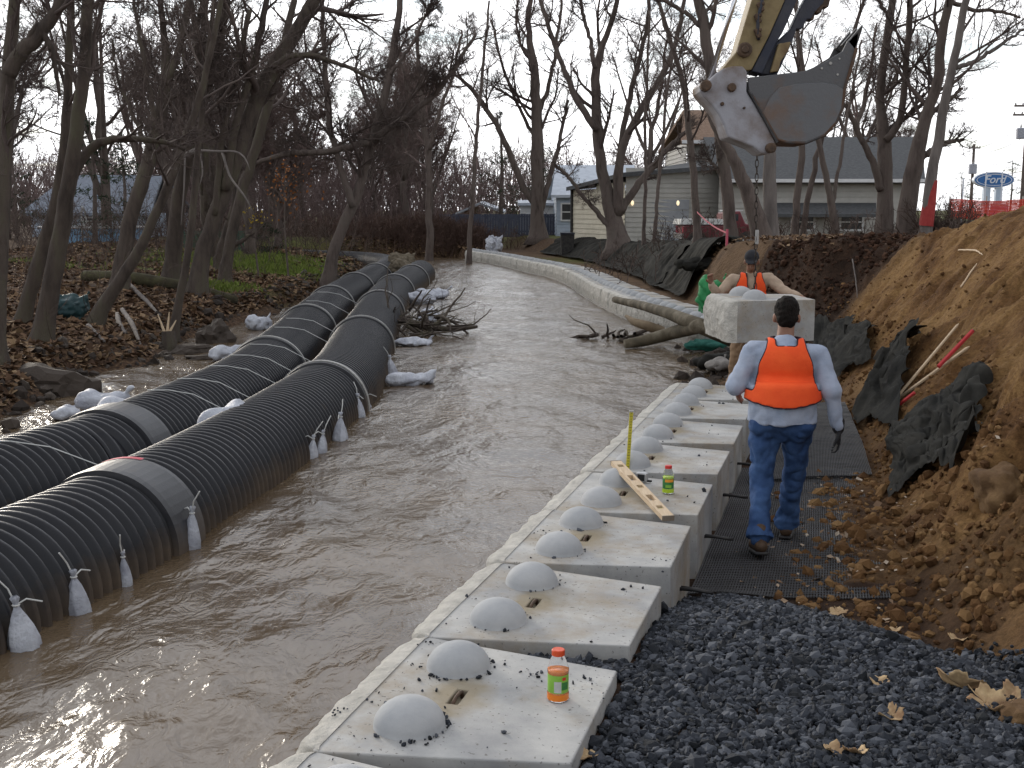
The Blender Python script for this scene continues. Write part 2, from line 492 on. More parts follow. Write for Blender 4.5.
gx = axis([(-900, -60, 160, 30), (-60, -14, 4, .5), (-14, -4.6, .16, .09), (-4.6, -1, .3, .3), (-1, 9, .11, .14), (9, 60, .2, 4), (60, 900, 30, 160)])
gy = axis([(-200, 0, 60, 3), (0, 10, .3, .16), (10, 30, .12, .16), (30, 62, .18, .5), (62, 160, .6, 10), (160, 2600, 40, 500)])
GX, GY = np.meshgrid(gx, gy)
GZ = land(GX, GY)
# the finely modelled cut lies on top of the coarse sheet, so that one is let down under it
inpatch = (GY < 22.6) & (GX > xw(GY) + .6) & (GX < toe(GY) + 5.2)
GZ = np.where(inpatch, GZ - .25, GZ)

def ground_material():
    m, nt, b, N, L = new_mat("earth_and_grass")
    b.inputs["Roughness"].default_value = .95; b.inputs["Specular IOR Level"].default_value = .15
    tc = N.new("ShaderNodeTexCoord"); at_ = N.new("ShaderNodeVertexColor"); at_.layer_name = "zone"
    sp = N.new("ShaderNodeSeparateColor"); L.new(at_.outputs[0], sp.inputs[0])
    n1 = N.new("ShaderNodeTexNoise"); n1.inputs["Scale"].default_value = 1.6; n1.inputs["Detail"].default_value = 10; n1.inputs["Roughness"].default_value = .7
    L.new(tc.outputs["Object"], n1.inputs["Vector"])
    n2 = N.new("ShaderNodeTexNoise"); n2.inputs["Scale"].default_value = 16; n2.inputs["Detail"].default_value = 6; L.new(tc.outputs["Object"], n2.inputs["Vector"])
    lit = ramp(N, [(.35, (.035, .022, .015)), (.55, (.085, .05, .03)), (.7, (.15, .1, .06))]); L.new(n2.outputs["Fac"], lit.inputs[0])
    grs = ramp(N, [(.35, (.05, .075, .015)), (.65, (.14, .18, .04))]); L.new(n2.outputs["Fac"], grs.inputs[0])
    drt = ramp(N, [(.35, (.05, .028, .016)), (.5, (.10, .06, .032)), (.68, (.13, .08, .045))]); L.new(n1.outputs["Fac"], drt.inputs[0])
    a = N.new("ShaderNodeMix"); a.data_type = "RGBA"; L.new(sp.outputs[1], a.inputs[0]); L.new(lit.outputs[0], a.inputs[6]); L.new(drt.outputs[0], a.inputs[7])
    gm = N.new("ShaderNodeMath"); gm.operation = "MULTIPLY_ADD"; gm.use_clamp = True; L.new(n1.outputs["Fac"], gm.inputs[0]); gm.inputs[1].default_value = 3.0; gm.inputs[2].default_value = -1.5
    ga = N.new("ShaderNodeMath"); ga.operation = "ADD"; L.new(gm.outputs[0], ga.inputs[0]); ga.inputs[1].default_value = .45; ga.use_clamp = True
    gg = N.new("ShaderNodeMath"); gg.operation = "MULTIPLY"; gg.use_clamp = True; L.new(ga.outputs[0], gg.inputs[0]); L.new(sp.outputs[0], gg.inputs[1])
    c = N.new("ShaderNodeMix"); c.data_type = "RGBA"; L.new(gg.outputs[0], c.inputs[0]); L.new(a.outputs[2], c.inputs[6]); L.new(grs.outputs[0], c.inputs[7])
    L.new(c.outputs[2], b.inputs["Base Color"])
    bp = N.new("ShaderNodeBump"); bp.inputs["Strength"].default_value = .8; bp.inputs["Distance"].default_value = .06
    L.new(n2.outputs["Fac"], bp.inputs["Height"]); L.new(bp.outputs[0], b.inputs["Normal"])
    return m

mb = MB(); mb.grid(np.stack([GX, GY, GZ], -1))
ground = mb.build("ground", ground_material(), smooth=True, kind="structure")
grass = np.zeros_like(GX)
for (cx, cy, rx, ry) in [(-9.2, 41, 3.2, 5.5), (-7.3, 28.6, 1.3, 1.3), (-7.6, 36.5, 2.6, 3.2), (-13, 31, 2.5, .8), (-2, 68, 6, 5), (6, 47, 6, 3), (-14, 60, 5, 5), (-10, 33.5, 1.6, 1.2)]:
    grass = np.maximum(grass, 1.3 * np.exp(-(((GX - cx) / rx) ** 2 + ((GY - cy) / ry) ** 2)))
grass = np.where((GY > 55) & (GX > toe(GY) + 1.2), .95, grass); grass = np.where((GX > 10) & (GY > 24), .35, grass)
grass = np.where((GY > 130) | (np.abs(GX) > 50), .9, np.clip(grass, 0, 1))
soil = np.where((GX > -4) & (GY < 56), 1.0, 0.0)
ca = ground.data.color_attributes.new("zone", "FLOAT_COLOR", "POINT")
ca.data.foreach_set("color", np.stack([grass, soil, 0 * soil, 1 + 0 * soil], -1).astype(np.float32).ravel())

# ------------------------------------------------------------------ the dug slope with its fine relief
ys = axis([(2.0, 12, .032, .04), (12, 22.8, .04, .07)])
us = axis([(0, 2.6, .03, .03), (2.6, 5.6, .035, .08)])
UU, YY = np.meshgrid(us, ys)
XX = xw(YY) + 1.0 + (toe(YY) - xw(YY) - 1.0) * 0 + UU * 1.0
XX = xw(YY) + .62 + UU
ZZ = land(XX, YY)
face = sst(.1, .8, XX - toe(YY))
ZZ += face * (.10 * np.abs(fbm(XX * 4.5, YY * 4.5, 80, 4)) + .028 * fbm(XX * 20, YY * 20, 85, 4))
ZZ += face * .15 * (np.abs(fbm(YY * 2.2 - XX * .9, XX * .45, 101, 4)) - .15)
ZZ += face * .09 * np.maximum(0, fbm(XX * 2.3, YY * 2.3, 105, 2) - .12) ** .5
bk_ = sst(19.2, 20.2, YY) * face
ZZ += bk_ * (.35 * fbm(XX * 1.5, YY * 1.1, 111, 4) + .10 * fbm(XX * 6, YY * 6, 115, 3) - .05)
ZZ = np.maximum(ZZ, -.1)
ZZ += sst(-.7, .1, XX - toe(YY)) * sst(6.6, 7.2, YY) * (1 - sst(9.2, 10.5, YY)) * (.06 + .07 * fbm(XX * 7, YY * 7, 90, 3))
lump = [(3.35, 7.6, .45, .28), (4.15, 9.0, .35, .25), (4.0, 7.0, .5, .25), (3.95, 8.3, .3, .18), (5.3, 12.4, .5, .25), (2.95, 6.2, .3, .14)]
for (cx, cy, r_, h_) in lump:
    q = np.clip(1 - ((XX - cx) ** 2 + (YY - cy) ** 2) / r_ ** 2, 0, 1)
    ZZ += h_ * q ** .6 * (1 + .6 * fbm(XX * 5, YY * 5, 95, 3))

def dirt_material():
    m, nt, b, N, L = new_mat("clay_soil")
    b.inputs["Roughness"].default_value = .95; b.inputs["Specular IOR Level"].default_value = .15
    tc = N.new("ShaderNodeTexCoord"); at_ = N.new("ShaderNodeVertexColor"); at_.layer_name = "zone"
    sp = N.new("ShaderNodeSeparateColor"); L.new(at_.outputs[0], sp.inputs[0])
    n1 = N.new("ShaderNodeTexNoise"); n1.inputs["Scale"].default_value = 1.1; n1.inputs["Detail"].default_value = 9; n1.inputs["Roughness"].default_value = .68; n1.inputs["Distortion"].default_value = .6
    L.new(tc.outputs["Object"], n1.inputs["Vector"])
    n2 = N.new("ShaderNodeTexNoise"); n2.inputs["Scale"].default_value = 26; n2.inputs["Detail"].default_value = 8; n2.inputs["Roughness"].default_value = .7; L.new(tc.outputs["Object"], n2.inputs["Vector"])
    y = ramp(N, [(.30, (.06, .028, .013)), (.44, (.15, .077, .03)), (.57, (.25, .143, .057)), (.75, (.31, .19, .083))]); L.new(n1.outputs["Fac"], y.inputs[0])
    d = ramp(N, [(.35, (.022, .014, .010)), (.65, (.075, .042, .026))]); L.new(n1.outputs["Fac"], d.inputs[0])
    a = N.new("ShaderNodeMix"); a.data_type = "RGBA"; L.new(sp.outputs[0], a.inputs[0]); L.new(d.outputs[0], a.inputs[6]); L.new(y.outputs[0], a.inputs[7])
    hs = N.new("ShaderNodeMix"); hs.data_type = "RGBA"; hs.blend_type = "MULTIPLY"; hs.inputs[0].default_value = .55
    r2 = ramp(N, [(.36, (.25, .23, .21)), (.6, (1, 1, 1))]); L.new(n2.outputs["Fac"], r2.inputs[0])  # crust shading put into the colour: hollows of the bump noise darkened
    L.new(a.outputs[2], hs.inputs[6]); L.new(r2.outputs[0], hs.inputs[7]); L.new(hs.outputs[2], b.inputs["Base Color"])
    bp = N.new("ShaderNodeBump"); bp.inputs["Strength"].default_value = .9; bp.inputs["Distance"].default_value = .03
    L.new(n2.outputs["Fac"], bp.inputs["Height"]); L.new(bp.outputs[0], b.inputs["Normal"])
    return m
mb = MB(); mb.grid(np.stack([XX, YY, ZZ], -1))
cut = mb.build("dirt_slope", dirt_material(), smooth=True, kind="structure")
clay = sst(-.15, .5, XX - toe(YY)) * (1 - sst(18.4, 19.4, YY)) * (.75 + .5 * fbm(XX * .8, YY * .8, 99, 2))
clay = np.clip(clay + .45 * (1 - sst(17, 19, YY)) * sst(-.9, -.1, XX - toe(YY)) * (YY > 7), 0, 1)
ca = cut.data.color_attributes.new("zone", "FLOAT_COLOR", "POINT")
ca.data.foreach_set("color", np.stack([clay, 0 * clay, 0 * clay, 1 + 0 * clay], -1).astype(np.float32).ravel())

def cz(x, Y):            # height of the modelled cut
    j = int(np.argmin(np.abs(ys - Y))); i = int(np.argmin(np.abs(XX[j] - x)))
    return float(ZZ[j, i])

# ------------------------------------------------------------------ river
def water_material():
    m, nt, b, N, L = new_mat("muddy_water")
    b.inputs["Base Color"].default_value = (.15, .105, .066, 1)
    b.inputs["Roughness"].default_value = .17; b.inputs["IOR"].default_value = 1.45; b.inputs["Specular IOR Level"].default_value = .5
    tc = N.new("ShaderNodeTexCoord")
    n0 = N.new("ShaderNodeTexNoise"); n0.inputs["Scale"].default_value = .5; n0.inputs["Detail"].default_value = 4; L.new(tc.outputs["Object"], n0.inputs["Vector"])
    cr = ramp(N, [(.35, (.085, .057, .033)), (.68, (.14, .099, .06))]); L.new(n0.outputs["Fac"], cr.inputs[0]); L.new(cr.outputs[0], b.inputs["Base Color"])
    h = None
    for sc_, st, wt, dis in ((1.1, (1, .5, 1), 1.1, .3), (2.6, (1, .55, 1), .75, .5), (8, (1, .6, 1), .30, 1.2), (23, (1, .8, 1), .07, .6)):
        mp = N.new("ShaderNodeMapping"); mp.inputs["Scale"].default_value = st; mp.inputs["Rotation"].default_value = (0, 0, R(-20)); L.new(tc.outputs["Object"], mp.inputs[0])
        t = N.new("ShaderNodeTexNoise"); t.inputs["Scale"].default_value = sc_; t.inputs["Detail"].default_value = 3; t.inputs["Distortion"].default_value = dis; L.new(mp.outputs[0], t.inputs["Vector"])
        k = N.new("ShaderNodeMath"); k.operation = "MULTIPLY_ADD"; k.inputs[1].default_value = wt; L.new(t.outputs["Fac"], k.inputs[0])
        if h is None: k.inputs[2].default_value = 0
        else: L.new(h, k.inputs[2])
        h = k.outputs[0]
    bp = N.new("ShaderNodeBump"); bp.inputs["Strength"].default_value = 1.0; bp.inputs["Distance"].default_value = .07
    L.new(h, bp.inputs["Height"]); L.new(bp.outputs[0], b.inputs["Normal"])
    # the shallow riffle upstream is choppier than the slack reach by the near blocks
    sy = N.new("ShaderNodeSeparateXYZ"); L.new(tc.outputs["Object"], sy.inputs[0])
    rf = N.new("ShaderNodeMapRange"); L.new(sy.outputs[1], rf.inputs[0]); rf.inputs[1].default_value = 5; rf.inputs[2].default_value = 17; rf.inputs[3].default_value = .035; rf.inputs[4].default_value = .095
    pn = N.new("ShaderNodeMapRange"); L.new(n0.outputs["Fac"], pn.inputs[0]); pn.inputs[1].default_value = .3; pn.inputs[2].default_value = .7; pn.inputs[3].default_value = .55; pn.inputs[4].default_value = 1.4
    pm = N.new("ShaderNodeMath"); pm.operation = "MULTIPLY"; L.new(rf.outputs[0], pm.inputs[0]); L.new(pn.outputs[0], pm.inputs[1]); L.new(pm.outputs[0], bp.inputs["Distance"])
    return m
rx_ = axis([(-30, -7, 3, .5), (-7, 5, .09, .09)])
ry_ = axis([(0, 12, .11, .09), (12, 30, .1, .2), (30, 64, .25, .6)])
AX, AY = np.meshgrid(rx_, ry_)
AZ = .026 * fbm(AX * 2.2 + AY * .4, AY * 1.5, 120, 3) * 1.6 + .010 * fbm(AX * 6, AY * 4, 125, 2)
mb = MB(); mb.grid(np.stack([AX, AY, AZ], -1))
mb.build("river_water", water_material(), smooth=True, kind="structure")
# ------------------------------------------------------------------ retaining wall of domed concrete blocks
def block_mesh(rough_face=True, seed=0, bottom=-.46):
    """x: 0 (river face) .. 1.0 (tail), y along the wall, z 0 = top. A slot for the lifting loop is cut in the top."""
    bm = bmesh.new()
    out = [(.07, -.58), (.07, .58), (.12, .58), (.98, .43), (.98, -.43), (.12, -.58)]
    hole = [(.40, -.07), (.40, .07), (.445, .07), (.445, -.07)]
    vo = [bm.verts.new((x, y, 0)) for x, y in out]; vh = [bm.verts.new((x, y, 0)) for x, y in hole]
    ed = [bm.edges.new((vo[i], vo[(i + 1) % 6])) for i in range(6)] + [bm.edges.new((vh[i], vh[(i + 1) % 4])) for i in range(4)]
    bmesh.ops.triangle_fill(bm, edges=ed, use_beauty=True)
    vb = [bm.verts.new((v.co.x, v.co.y, bottom)) for v in vo]; hb = [bm.verts.new((v.co.x, v.co.y, -.035)) for v in vh]
    for i in range(6):
        bm.faces.new((vo[i], vo[(i + 1) % 6], vb[(i + 1) % 6], vb[i]))
    for i in range(4):
        bm.faces.new((vh[i], vh[(i + 1) % 4], hb[(i + 1) % 4], hb[i]))
    bm.faces.new(hb); bm.faces.new(vb)
    bmesh.ops.recalc_face_normals(bm, faces=bm.faces)
    me = bpy.data.meshes.new("block_body"); bm.to_mesh(me); bm.free()
    return me


def face_mesh(seed=0, bottom=-.46):
    """the split-stone river face, swelling in front of the block and rolling over onto its top edge"""
    n, k = 40, 26
    yy = np.linspace(-.577, .577, n); tt = np.linspace(0, 1, k)
    Y_, T = np.meshgrid(yy, tt)
    # profile: from the top, over the arris, down the face
    px_ = np.where(T < .22, .085 - .105 * (T / .22), -.02 - .03 * np.sin((T - .22) / .78 * np.pi))
    pz_ = np.where(T < .22, .004 - .03 * (T / .22) ** 3, -.026 + (bottom + .026) * (T - .22) / .78)
    d = .032 * fbm(Y_ * 3.5 + seed * 7, T * 2.2, 300 + seed, 4) + .02 * fbm(Y_ * 14, T * 9, 310 + seed, 3)
    edge = sst(0, .12, T) * sst(0, .06, .583 - np.abs(Y_))
    X_ = px_ - edge * np.abs(d) * 1.2 + (1 - sst(0.006, .11, .583 - np.abs(Y_))) * .062 * sst(.05, .25, T)
    Z_ = pz_ + .010 * fbm(Y_ * 9, T * 5, 320 + seed, 2) * edge
    X_[:, 0] = .095; X_[:, -1] = .095
    mb = MB(); mb.grid(np.stack([X_, Y_, Z_], -1))
    return mb.mesh("split_face", True)


def dome_mesh():
    a = np.linspace(0, 1, 9)
    r_, h_ = .136, .108
    prof = [(.142, -.004)] + [(r_ * math.cos(t * math.pi / 2), h_ * math.sin(t * math.pi / 2)) for t in a[:-1]] + [(.002, h_)]
    mb = MB(); mb.lathe(prof, 28)
    return mb.mesh("dome", True)


body_me = block_mesh()
face_mes = [face_mesh(i) for i in range(3)]
dome_me = dome_mesh()
loop_mb = MB(); loop_mb.tube([(.422, -.06, -.03), (.422, -.055, -.004), (.422, -.02, .004), (.422, .03, .004), (.422, .055, -.004), (.422, .06, -.03)], .008, 8)
loop_me = loop_mb.mesh("lifting_loop", True)
bar_mb = MB()
bar_mb.tube([(.95, -.03, -.25), (1.05, -.035, -.245), (1.17, -.05, -.25)], .011, 6); bar_mb.tube([(.95, .02, -.255), (1.06, .02, -.26), (1.15, -.01, -.262)], .011, 6)
bar_me = bar_mb.mesh("strap_end", True)


def block(loc, rz, label, group, seed=0, bar=True, cat="retaining wall block"):
    t = thing("retaining_wall_block", label, cat, loc, rz, group)
    b = link("concrete_body", body_me.copy() if not body_me.users else body_me, concrete, t)
    if not b.modifiers: bevel(b, .006, 2)
    link("split_face", face_mes[seed % 3], concrete_rough, t)
    for y in (-.292, .292):
        d = link("dome", dome_me, dome_mat, t, loc=(.33, y, -.001))
    link("lifting_loop", loop_me, rust, t)
    if bar: link("strap_end", bar_me, steel_dark, t)
    return t


WR = math.atan2(-WU.x, WU.y)            # turns local +y along the wall
G1 = "domed wall blocks along the river"
wlab = {
    -1: "domed concrete block cut off by the bottom edge of the photo, before the orange bottle",
    0: "gravel strewn domed concrete block carrying the orange bottle",
    1: "stained domed concrete block just behind the orange bottle's block, gravel at its tail",
    2: "domed concrete block that the low end of the wooden level overhangs",
    3: "domed concrete block carrying the green bottle and the silver tape measure",
    4: "domed concrete block at the foot of the upright yellow rule, behind the green bottle",
    5: "domed concrete block two behind the green bottle, muddy streak on top",
    6: "pale domed concrete block next to last at the far end of the near wall",
    7: "domed concrete block at the far end of the near wall, by the man's left hand",
}
for i in range(-1, 8):
    c = PA + WU * (1.168 * (i + .5)) + WN * .03
    dz = [0, 0, .0, .004, -.004, .003, 0, .004, -.003][i + 1]
    block((c.x, c.y, .45 + dz), WR + R([0, .4, -.5, .4, .2, -.3, .2, 0, .3][i + 1]), wlab[i], G1, i + 1)


def P_on_wall(i, across, along):        # block number, metres from river face, metres along
    p = PA + WU * (1.168 * i + along) + WN * (.03 + across)
    return p


# the finished stretch beyond, a course of the same blocks curving away
fw = [Vector((p.x, p.y, 0)) for p in FARW]
fw.append(at(462, 258.5, 0)); fw[-1].z = 0
fw = fw[0:]
fw_smooth = []
for i in range(len(fw) - 1):
    for k in range(12):
        fw_smooth.append(fw[i].lerp(fw[i + 1], k / 12))
for _ in range(14):
    fw_smooth = [fw_smooth[0]] + [(fw_smooth[i - 1] + fw_smooth[i] * 2 + fw_smooth[i + 1]) / 4 for i in range(1, len(fw_smooth) - 1)] + [fw_smooth[-1]]
acc = 0; last = fw_smooth[0]; marks = [last]
for p in fw_smooth[1:]:
    acc += (p - last).length; last = p
    if acc >= 1.168: marks.append(p.copy()); acc -= 1.168
ends = len(marks) - 1
fb = MB()
first = None
for i in range(ends):
    a, b = marks[i], marks[i + 1]
    m_ = (a + b) / 2; d = (b - a)
    rz = math.atan2(-d.x, d.y)
    lab = "small domed concrete block in the pale curving wall across the water"
    if i == 0: lab = "nearest block of the curving wall, half hidden behind the hanging block"
    if i == ends - 1: lab = "last block at the far tip of the curving wall"
    if first is None:
        first = block((m_.x, m_.y, .43), rz, lab, "blocks of the far curving wall", 0, bar=False)
        fblock = first
    else:
        q = dup(fblock, (m_.x, m_.y, .43 + random.uniform(-.008, .008)), rz + R(random.uniform(-1.2, 1.2)), lab)
foot = MB()
for i in range(ends):
    a, b = marks[i], marks[i + 1]
    d = (b - a); c = (a + b) / 2
    nrm = Vector((d.y, -d.x, 0)).normalized()
    rz = math.atan2(-d.x, d.y)
    c = c + nrm * .2
    foot.box((c.x, c.y, -.14), (.64, d.length * 1.02, .32), Matrix.Rotation(rz, 3, "Z"))
foot.build("wall_footing", M("footing_concrete", (.26, .24, .21), (.38, .36, .33), 6, .9, .5, 30), label="low pale concrete footing along the waterline under the curving wall", cat="footing")

# ------------------------------------------------------------------ corrugated bypass pipes
def spline(pts, step):
    P = [Vector(p) for p in pts]
    out = []
    for i in range(len(P) - 1):
        p0 = P[max(i - 1, 0)]; p1 = P[i]; p2 = P[i + 1]; p3 = P[min(i + 2, len(P) - 1)]
        n = max(2, int((p2 - p1).length / .05))
        for k in range(n):
            t = k / n
            out.append(.5 * ((2 * p1) + (-p0 + p2) * t + (2 * p0 - 5 * p1 + 4 * p2 - p3) * t * t + (-p0 + 3 * p1 - 3 * p2 + p3) * t ** 3))
    out.append(P[-1])
    # even spacing
    s = [0]
    for a, b in zip(out, out[1:]): s.append(s[-1] + (b - a).length)
    A = np.array([tuple(p) for p in out]); s = np.array(s)
    q = np.arange(0, s[-1], step)
    return np.stack([np.interp(q, s, A[:, i]) for i in range(3)], -1)


PR = .525
pipe_r = spline([(-5.0, -1.5, .02), (-4.05, 2.3, .02), (-3.2, 6.2, .02), (-2.82, 8, .02), (-2.58, 9.7, .02), (-2.36, 12, .03), (-2.22, 15.1, .05), (-2.55, 20, .06), (-3.12, 30, .1), (-3.15, 36, .1), (-3.2, 41, .1)], .0525)
pipe_l = spline([(-6.6, 0, .0), (-5.1, 5, .0), (-3.95, 9.5, .02), (-3.75, 10.2, .02), (-3.45, 13.0, .03), (-3.38, 15.3, .05), (-3.6, 19, .06), (-3.92, 23.4, .1), (-4.2, 28, .1), (-4.3, 33, .12), (-4.45, 42, .12), (-5.0, 46, .12), (-6.4, 48.3, .14), (-9.5, 49.5, .2)], .0525)


def frames(P):
    T = np.gradient(P, axis=0); T /= np.linalg.norm(T, axis=1)[:, None]
    U = np.cross(np.array([0, 0, 1.0]), T); U /= np.linalg.norm(U, axis=1)[:, None]   # to the left
    return T, U, np.cross(T, U)


def corrugated(P, seg):
    """rings of a ribbed wall along P (half a rib per step)"""
    T, U, W_ = frames(P)
    a = np.linspace(0, 2 * np.pi, seg, endpoint=False)
    n = len(P)
    ring = []
    rad = []
    for i in range(n - 1):
        m_ = P[i] * .5 + P[i + 1] * .5
        if i % 2 == 0: pr = [(0, PR - .045), (.12, PR - .008), (.3, PR), (.7, PR), (.88, PR - .008)]
        else: pr = [(0, PR - .045), (.5, PR - .05)]
        for t, r_ in pr:
            c = P[i] * (1 - t) + P[i + 1] * t
            ring.append(c[None] + r_ * (np.cos(a)[:, None] * U[i] + np.sin(a)[:, None] * W_[i]))
    V = np.stack(ring)
    V = np.concatenate([V, V[:, :1]], 1)
    mb = MB(); mb.grid(V[:, ::-1])
    return mb


def sweep(P, prof, seg=40, a0=0, a1=2 * np.pi):
    """band round the pipe: prof = list of (index offset, radius)"""
    T, U, W_ = frames(P)
    a = np.linspace(a0, a1, seg + 1)
    V = np.stack([P[i][None] + r_ * (np.cos(a)[:, None] * U[i] + np.sin(a)[:, None] * W_[i]) for i, r_ in prof])
    mb = MB(); mb.grid(V[:, ::-1]); return mb


red_paint = M("red_marking_paint", (.45, .03, .06), (.5, .05, .09), 20, .6)
green_paint = M("green_marking_paint", (.02, .30, .16), (.03, .36, .2), 20, .6)
ordn = ["second", "third", "fourth", "fifth", "sixth", "seventh"]


def pipeline(P, joints, side):
    js = [0] + [int(np.argmin(np.abs(P[:, 1] - j) + (0 if j < 60 else 0))) // 2 * 2 for j in joints] + [len(P) - 1]
    for k in range(len(js) - 1):
        seg = P[js[k]:js[k + 1] + 1]
        near = float(seg[:, 1].mean())
        if k == 0: lab = f"nearest ribbed black pipe length of the {side} line, running out of the photo at left"
        elif k == len(js) - 2: lab = f"last ribbed black pipe length at the far end of the {side} line"
        else: lab = f"{ordn[k-1]} ribbed black pipe length from the camera in the {side} line"
        t = thing("corrugated_pipe", lab, "pipe", tuple(seg[0]), 0, "bypass pipe lengths in the river")
        org = seg[0].copy()
        corrugated(seg - org, 56 if near < 14 else 40).build("pipe_wall", black_plastic, t, smooth=True)
        # band at the far joint of this length
        if k < len(js) - 2:
            j = js[k + 1]; Q = P[j - 8:j + 9] - org
            big = k == 0
            w_ = 3.2 if big else 2
            lo, hi = (4, 12) if big else (6, 10)
            b = sweep(Q, [(lo, PR - .02), (lo, PR + .024), (lo + 1, PR + .03), (hi - 1, PR + .03), (hi, PR + .024), (hi, PR - .02)], 56).build("coupler_band", band_mat, t, smooth=False)
            if not big:
                sweep(Q, [(lo + 1, PR + .031), (lo + 1, PR + .042), (lo + 2, PR + .042), (lo + 2, PR + .031)], 48).build("steel_strap", strap_steel, b)
            elif side == "right":
                sweep(Q, [(hi - 1, PR + .033), (hi, PR + .034)], 16, 1.0, 1.75).build("paint_mark", red_paint, b)
                Q2 = P[j - 2:j + 15] - org
                sweep(Q2, [(12, PR + .004), (13, PR + .004)], 8, .75, 1.1).build("paint_mark", green_paint, t)


pipeline(pipe_r, [8.15, 13.7, 19.4, 25.4, 31.5, 37], "right")
pipeline(pipe_l, [10.6, 16.3, 21.5, 26.8, 32, 37.5], "left")

def pipe_pt(P, Y):
    i = int(np.argmin(np.abs(P[:, 1] - Y) + 100 * (np.arange(len(P)) < 5)))
    return Vector(P[i])

# cords lashing one pipe to the other
for i, Y in enumerate([8.9, 11.5, 12.3, 13.3, 14.2, 15.3, 17.6, 19.0, 22.3, 24.6]):
    a = pipe_pt(pipe_l, Y + .15); b = pipe_pt(pipe_r, Y)
    pts = [a + Vector((-.1, 0, PR + .008)), a + Vector((.12, 0, PR + .006)), a.lerp(b, .32) + Vector((0, 0, PR - .03)), b + Vector((-PR * .8, 0, PR * .62)), b + Vector((-PR - .01, 0, 0))]
    mb = MB(); mb.tube(pts, .0045, 6)
    lab = "thin white cord lashing the two black pipes together"
    mb.build("lashing_cord", rope_mat, label=lab, cat="cord", group="white cords across the pipes")

# ------------------------------------------------------------------ bags hung and piled along the pipes
def hung_bag(loc, h, r_, lab, seed, lean=(0, 0)):
    t = thing("hanging_sandbag", lab, "sandbag", loc, seed * .7, "small sandbags tied along the near pipe")
    k = MB()
    seg = 18
    prof = [(.72, -.12), (1.0, .0), (.95, .22), (.74, .45), (.46, .66), (.22, .80), (.13, .86), (.2, .92), (.30, .99), (.18, 1.03)]
    a = np.linspace(0, 2 * np.pi, seg + 1)
    V = []
    for q, z in prof:
        fold = 1 + .16 * np.sin(a * 5 + seed + z * 3) * (.3 + z) + .08 * np.sin(a * 9 + seed)
        V.append(np.stack([q * r_ * fold * np.cos(a) + lean[0] * z * h, q * r_ * .8 * fold * np.sin(a) + lean[1] * z * h, np.full_like(a, z * h)], -1))
    k.grid(np.stack(V)); k.build("bag", bag_mat, t, smooth=True)
    s = MB()
    top = Vector((lean[0] * .86 * h, lean[1] * .86 * h, .86 * h))
    s.tube([top + Vector((r_ * .2 * math.cos(q), r_ * .2 * math.sin(q), 0)) for q in np.linspace(0, 6.28, 10)], .006, 5)
    s.tube([top, top + Vector((-.03, .02, .09)), top + Vector((-.09, .03, .17))], .005, 5)
    s.tube([top, top + Vector((.05, -.02, .03)), top + Vector((.13, -.03, .0))], .005, 5)
    s.build("tie_string", rope_mat, t)
    return t

hb = [((22, 652), .36, .095, "small tied white sandbag lowest at the left edge, hanging at the waterline"),
      ((77, 616), .33, .09, "small tied white sandbag between the leftmost one and the thin one"),
      ((122, 587), .27, .065, "thin tied white sandbag just left of the big black coupler band"),
      ((188, 550), .36, .085, "tied white sandbag just right of the big black coupler band, with a long string"),
      ((309, 462), .28, .07, "slim tied white sandbag, left of a touching pair by the right pipe"),
      ((319, 457), .28, .075, "slim tied white sandbag, right of a touching pair by the right pipe"),
      ((338, 445), .36, .11, "plump tied white sandbag right of the slim pair by the right pipe"),
      ((357, 421), .33, .10, "tied white sandbag pressed against the second coupler band"),
      ((366, 412), .22, .06, "tiny white sandbag just behind the one at the second coupler band"),
      ((391, 378), .34, .10, "upright white sandbag leaning on the pipe behind the white heap")]
for i, (p, h_, r_, lab) in enumerate(hb):
    q = at(p[0], p[1] - 4, 0)
    hung_bag((q.x + .02, q.y, -.02), h_ * .86, r_ * .88, lab, i + 1, (-.12, .05))


def slump_bag(loc, size, rz, lab, seed, mat=bag_mat, neck=True, cat="sandbag", group="large sandbags in the river", name="sandbag", vox=.022):
    k = MB()
    x, y, z = size
    k.ell((0, 0, z * .3), (x * .5, y * .5, z * .45))
    k.ell((x * .2, y * .1, z * .35), (x * .34, y * .42, z * .42)); k.ell((-x * .22, -y * .08, z * .38), (x * .3, y * .4, z * .46))
    if neck: k.cap((x * .35, 0, z * .5), (x * .55, .02, z * .85), .10 * y, .03)
    me = remesh(k, vox, 4, .055 * min(1, y * 1.8), 3.4, seed, .9)
    o = link(name, me, mat, None, loc, lab, cat, group)
    o.rotation_euler = (0, 0, rz)
    return o

q = at(402, 385, 0); slump_bag((q.x + .1, q.y, 0), (.68, .36, .24), R(12), "crumpled white sandbag heap nearest the camera on the right side of the pipes", 1)
q = at(412, 346, 0); slump_bag((q.x, q.y, 0), (.7, .42, .2), R(2), "flat white sandbag in the water just in front of the driftwood", 2)
q = at(425, 325, 0); slump_bag((q.x + .1, q.y, 0), (.6, .55, .42), R(80), "round white sandbag behind the driftwood", 3)
q = at(412, 304, 0); slump_bag((q.x + .2, q.y, 0), (.8, .6, .4), R(150), "white sandbag beside the pipe, first one beyond the driftwood", 4)
q = at(428, 299, 0); slump_bag((q.x + .1, q.y, 0), (1.0, .7, .36), R(20), "greyish white sandbag farthest along the right pipe", 5)
q = at(120, 408, 0); slump_bag((q.x - .15, q.y - .15, 0), (.62, .36, .3), R(15), "crumpled white sandbag behind the left pipe at left, largest of the channel", 6)
q = at(78, 417, 0); slump_bag((q.x - .1, q.y - .1, 0), (.4, .32, .2), R(70), "little white sandbag left of the largest one behind the left pipe", 7, vox=.02)
